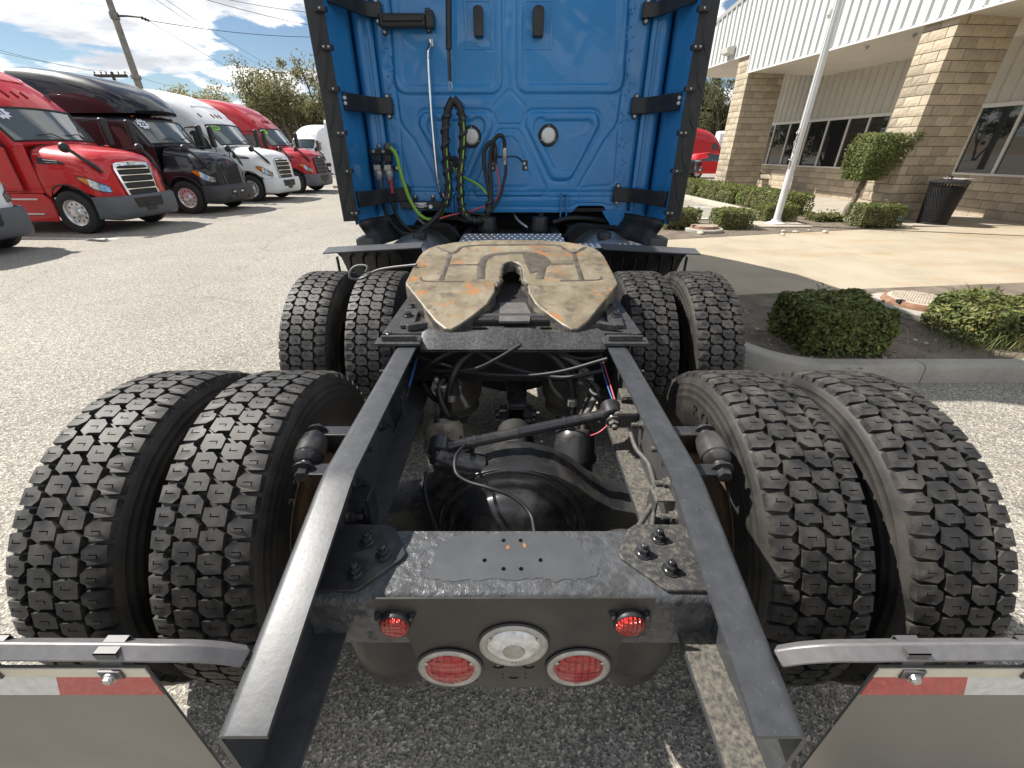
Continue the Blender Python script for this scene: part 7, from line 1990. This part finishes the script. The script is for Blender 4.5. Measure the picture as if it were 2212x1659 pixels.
# grass tufts growing out of the second bush
lr = random.Random(31)
gt = thing('grass_tuft', 'long pale grass growing out beside the grassy clipped bush', 'grass tuft', (4.2,3.5,.125))
b = MB()
for i in range(200):
    x = lr.gauss(4.2,.2); y = lr.gauss(3.46,.11); a = lr.uniform(0,6.28); L = lr.uniform(.10,.30)
    d_ = Vector((math.cos(a)*.55, math.sin(a)*.55, 1)).normalized(); p = Vector((x,y,.125)); s_ = Vector((-math.sin(a), math.cos(a), 0))*.003
    q = p+d_*L*.6; e = q+Vector((d_.x,d_.y,.1))*L*.5; b.add([p-s_, p+s_, q+s_, q-s_, e], [(0,1,2,3),(3,2,4)])
tt = b.build('blades', M_GRASS, gt); tt['kind'] = 'stuff'
gt2 = thing('weed', 'small yellow-green leafy weed beyond the near manhole', 'weed', (5.55,5.0,.125))
b = MB()
for i in range(60):
    a = lr.uniform(0,6.28); L = lr.uniform(.06,.16); p = Vector((5.55+lr.gauss(0,.12),5.0+lr.gauss(0,.04),.125)); d_ = Vector((math.cos(a),math.sin(a),.9)).normalized(); s_ = Vector((-math.sin(a),math.cos(a),0))*.012
    b.add([p, p+d_*L*.5+s_, p+d_*L, p+d_*L*.5-s_], [(0,1,2,3)])
b.build('leaves', M_GRASS, gt2)
# windswept topiary
tp = thing('topiary_tree', 'small windswept topiary tree with leaning trunk and flat clipped crown', 'tree', (8.45,11.5,.12))
tr = [(8.45,11.5,.10),(8.50,11.5,.35),(8.58,11.48,.6),(8.60,11.46,.85),(8.66,11.45,1.1),(8.75,11.45,1.35)]
b = MB(); pp = spline(tr, 4); lr = random.Random(9)
b.tube([p+Vector((lr.gauss(0,.006),lr.gauss(0,.006),0)) for p in pp], [lerp(.085,.05,i/(len(pp)-1))*lr.uniform(.9,1.1) for i in range(len(pp))], 9)
for k in range(6):
    a = k*1.05; s_ = Vector((8.66,11.45,1.0+k*.05)); b.tube([s_, s_+Vector((.2*math.cos(a),.2*math.sin(a),.2)), s_+Vector((.4*math.cos(a),.36*math.sin(a),.34))], [.03,.02,.01], 5)
b.build('trunk', M_BARK, tp, smooth=60)
b = MB()
for i in range(16000):
    u = lr.random(); z = lr.uniform(0, 1)
    # crown: narrow at the lower left, a flat top swept out to the right
    xl = lerp(-.44, -.40, z) - .08*math.sin(z*3.14); xr = lerp(.12, .78, z**1.3)
    x = lerp(xl, xr, lr.random()); yr = lerp(.34, .44, math.sin(z*3.0)); y = lr.uniform(-yr, yr)
    ex, ey, ez = min(x-xl, xr-x), yr-abs(y), min(z, 1-z)*1.05
    if min(ex, ey, ez) > .16 and lr.random() < .7: continue
    p = Vector((8.68+x, 11.46+y, 1.03+z*.98))
    lump = mnoise.noise(p*5)*.05
    if mnoise.noise(p*3.2+Vector((4,1,2))) > .5 and x > .2: continue
    d_ = Vector((x, y, (z-.4)*.8)).normalized(); p += d_*lump
    leaf(b, p, d_, .065, lr, .38)
b.build('crown', M_JUN, tp)
# background trees
def tree(label, px, top_py, width_px, Y, m, seed, group='trees behind the yard', dens=1.0, trunk_vis=True, zc=.58):
    lr = random.Random(seed); base = P(px, 330, Y=Y); base.z = 0
    top = P(px, top_py, Y=Y).z; W = width_px/FPX*Y*.86
    t = thing('background_tree', label, 'tree', base, 0.0, group)
    b = MB(); br = []
    def limb(p, d_, L, r, lev):
        pts = [p]; q = p.copy(); dd = d_.copy()
        for i in range(4):
            dd = (dd + Vector((lr.gauss(0,.14), lr.gauss(0,.14), lr.gauss(.03,.08)))).normalized(); q = q + dd*L/4; pts.append(q.copy())
        b.tube(pts, [r*(1-.15*i) for i in range(5)], 5 if lev else 8)
        if lev >= 2: br.append((pts[2], L*.5)); br.append((pts[-1], L*.62)); return
        if lev == 1: br.append((pts[-1], L*.5))
        for k in range(3 if lev == 0 else 3):
            a = lr.uniform(0, 6.28); s_ = pts[lr.choice((2,3,4))]
            nd = (dd*.7 + Vector((math.cos(a)*.75, math.sin(a)*.75, lr.uniform(.0,.5)))).normalized(); limb(s_, nd, L*lr.uniform(.55,.75), r*.55, lev+1)
    for k in range(3):
        a = lr.uniform(0,6.28); limb(base + Vector((lr.gauss(0,W*.05), lr.gauss(0,W*.05), -.2)), Vector((math.cos(a)*.22, math.sin(a)*.22, 1)).normalized(), top*lr.uniform(.42,.55), W*.028+.06, 0)
    b.build('trunk', M_BARK, t, smooth=60)
    f = MB(); cl = []
    for (p, r_) in br: cl.append((p, max(W*.10, min(r_, W*.17))))
    for i in range(int(26*dens)):
        a, rr = lr.uniform(0,6.28), math.sqrt(lr.random()); zz = lr.random()
        ww = W*.5*(.62+.45*math.sin(zz*2.6+.3)); cl.append((base+Vector((ww*rr*math.cos(a), ww*rr*math.sin(a), top*(.18+.80*zz*(1-.12*rr)))), W*lr.uniform(.07,.14)))
    per = int(8500*dens/len(cl))
    for (c, r_) in cl:
        if c.z > top: c = Vector((c.x, c.y, top - lr.uniform(0,.6)))
        for i in range(per):
            d_ = Vector((lr.gauss(0,1), lr.gauss(0,1), lr.gauss(0,.75))); d_.normalize(); q = c + d_*r_*lr.random()**.45
            q.z = max(.3, q.z - abs(lr.gauss(0, r_*.25))); leaf(f, q, d_, .26*Y/50, lr, .45)
    f.build('crown', m, t)
    return t
tree('sparse olive tree with bare crooked limbs behind the white parked truck', 470, 152, 130, 47, M_EUC2, 1, dens=.55)
tree('low yellow-green tree showing over the white parked truck roof', 415, 178, 90, 49, M_EUC2, 11, dens=.6)
tree('low dense tree behind the dark red parked truck', 540, 205, 110, 50, M_EUC, 2)
tree('tall eucalyptus rising beside the blue cab, left of it', 640, 116, 125, 52, M_EUC, 3, dens=1.35)
tree('eucalyptus half hidden by the blue cab side', 700, 128, 115, 55, M_EUC, 4, dens=1.1)
tree('dull green tree filling the gap above the far white trucks', 600, 190, 90, 58, M_EUC3, 5)
tree('dark tree crown behind the white truck with the windscreen facing the yard', 680, 215, 120, 60, M_EUC3, 6)
tree('shadowy gum tree with pale trunk seen under the building eave', 1535, 150, 110, 60, M_EUC3, 7, dens=1.3)
tree('gum tree between the blue cab and the building', 1480, 175, 110, 63, M_EUC3, 8, dens=1.1)
tree('gum tree behind the far block column', 1600, 170, 110, 62, M_EUC3, 9, dens=1.0)
tree('far small tree poking over the red truck roof', 20, 148, 60, 75, M_EUC3, 10, dens=.5)
# trees behind the viewer, mirrored only in the windows and paint
# hills beyond
M_HILL = NT('dry_hillside', .95)
hb = M_HILL.ramp(M_HILL.noise(.02, 8, .6), [(.3, (.20,.14,.09)), (.5, (.27,.20,.13)), (.7, (.15,.15,.08))])
M_HILL = M_HILL.color(hb)
b = MB(); nX, nY = 60, 10
vs = []
for j in range(nY+1):
    for i in range(nX+1):
        x = lerp(-500, 500, i/nX); y = lerp(160, 420, j/nY); t = j/nY
        h_ = 26*math.sin(min(1,t*1.4)*math.pi/2)*(.35+.65*smooth01(-20,120,x)) + 9*mnoise.noise(Vector((x*.012, y*.015, 2)))*min(1,t*4) + (4 if x < -20 else 0)*t
        vs.append((x, y, max(-1, h_*min(1,t*2.2)) if j else -1))
b.add(vs, [(j*(nX+1)+i, j*(nX+1)+i+1, (j+1)*(nX+1)+i+1, (j+1)*(nX+1)+i) for j in range(nY) for i in range(nX)])
o = b.build('hills', M_HILL, smooth=180); o['kind'] = 'structure'
# dead leaves and twigs fallen on the soil, too many to count
lr = random.Random(77); b = MB()
def litter(x, y, z):
    a = lr.uniform(0,6.28); L = lr.uniform(.008,.028); u = Vector((math.cos(a),math.sin(a),lr.uniform(-.2,.2)))*L; v = Vector((-math.sin(a),math.cos(a),lr.uniform(-.3,.3)))*L*lr.uniform(.2,.5); p = Vector((x,y,z+.004))
    b.add([p-u, p+v, p+u, p-v], [(0,1,2,3)])
for i in range(900): litter(lr.uniform(2.1,6.0), lr.uniform(3.2,5.0), .125)
for i in range(900): litter(lr.uniform(2.6,8.6), lr.uniform(9.4,11.0), .12)
for i in range(500):
    a = lr.uniform(0,6.28); r_ = lr.gauss(.42,.06); litter(2.8+r_*math.cos(a), 3.52+r_*math.sin(a), .125)
k = NT('dead_leaf', .9); gi = k.n('ShaderNodeNewGeometry'); lm = k.color(k.ramp(gi.outputs['Random Per Island'], [(0,(.06,.04,.025)),(.5,(.16,.11,.06)),(.9,(.30,.24,.15)),(1,(.5,.45,.36))]))
o = b.build('leaf_litter', lm); tag(o, 'dry leaf litter strewn over the planting bed soil', 'leaf litter', kind='stuff')
# stones and litter in the beds
def stone(label, x, y, z, r, m, seed):
    lr = random.Random(seed); bm = bmesh.new(); bmesh.ops.create_icosphere(bm, subdivisions=2, radius=r)
    for v in bm.verts:
        k = 1+.35*mnoise.noise(v.co*(1.6/r)+Vector((seed,0,0))); v.co = Vector((v.co.x*1.25*k, v.co.y*.9*k, v.co.z*.55*k))
    me = bpy.data.meshes.new('stone'); bm.to_mesh(me); bm.free(); me.materials.append(m); me.polygons.foreach_set('use_smooth', [True]*len(me.polygons))
    o = bpy.data.objects.new('stone', me); COL.objects.link(o); o.location = (x, y, z+r*.3); o.rotation_euler = (0,0,lr.uniform(0,6)); tag(o, label, 'stone', 'stones on the planting beds'); return o
M_STONE = mat('pale_stone', (.44,.40,.33), .9, vary=.25, vscale=20)
for i, (px, py, r_) in enumerate(((1513,506,.07),(1692,501,.05),(1718,502,.05),(1782,503,.06),(1690,508,.05),(1748,498,.03),(1640,470,.04))):
    c = P(px, py, Z=.12); stone('small pale stone lying on the soil before the flagpole', c.x, c.y, .12, r_, M_STONE, i)
for i, (px, py, r_) in enumerate(((1635,712,.02),(1610,672,.016),(1975,735,.018),(2000,742,.015),(2100,628,.035),(2205,650,.06),(1880,740,.012),(1940,705,.012),(1660,735,.01),(1780,790,.012))):
    c = P(px, py, Z=.125); stone('tiny pale stone on the soil round the near bushes', c.x, c.y, .125, r_, M_STONE, 20+i)
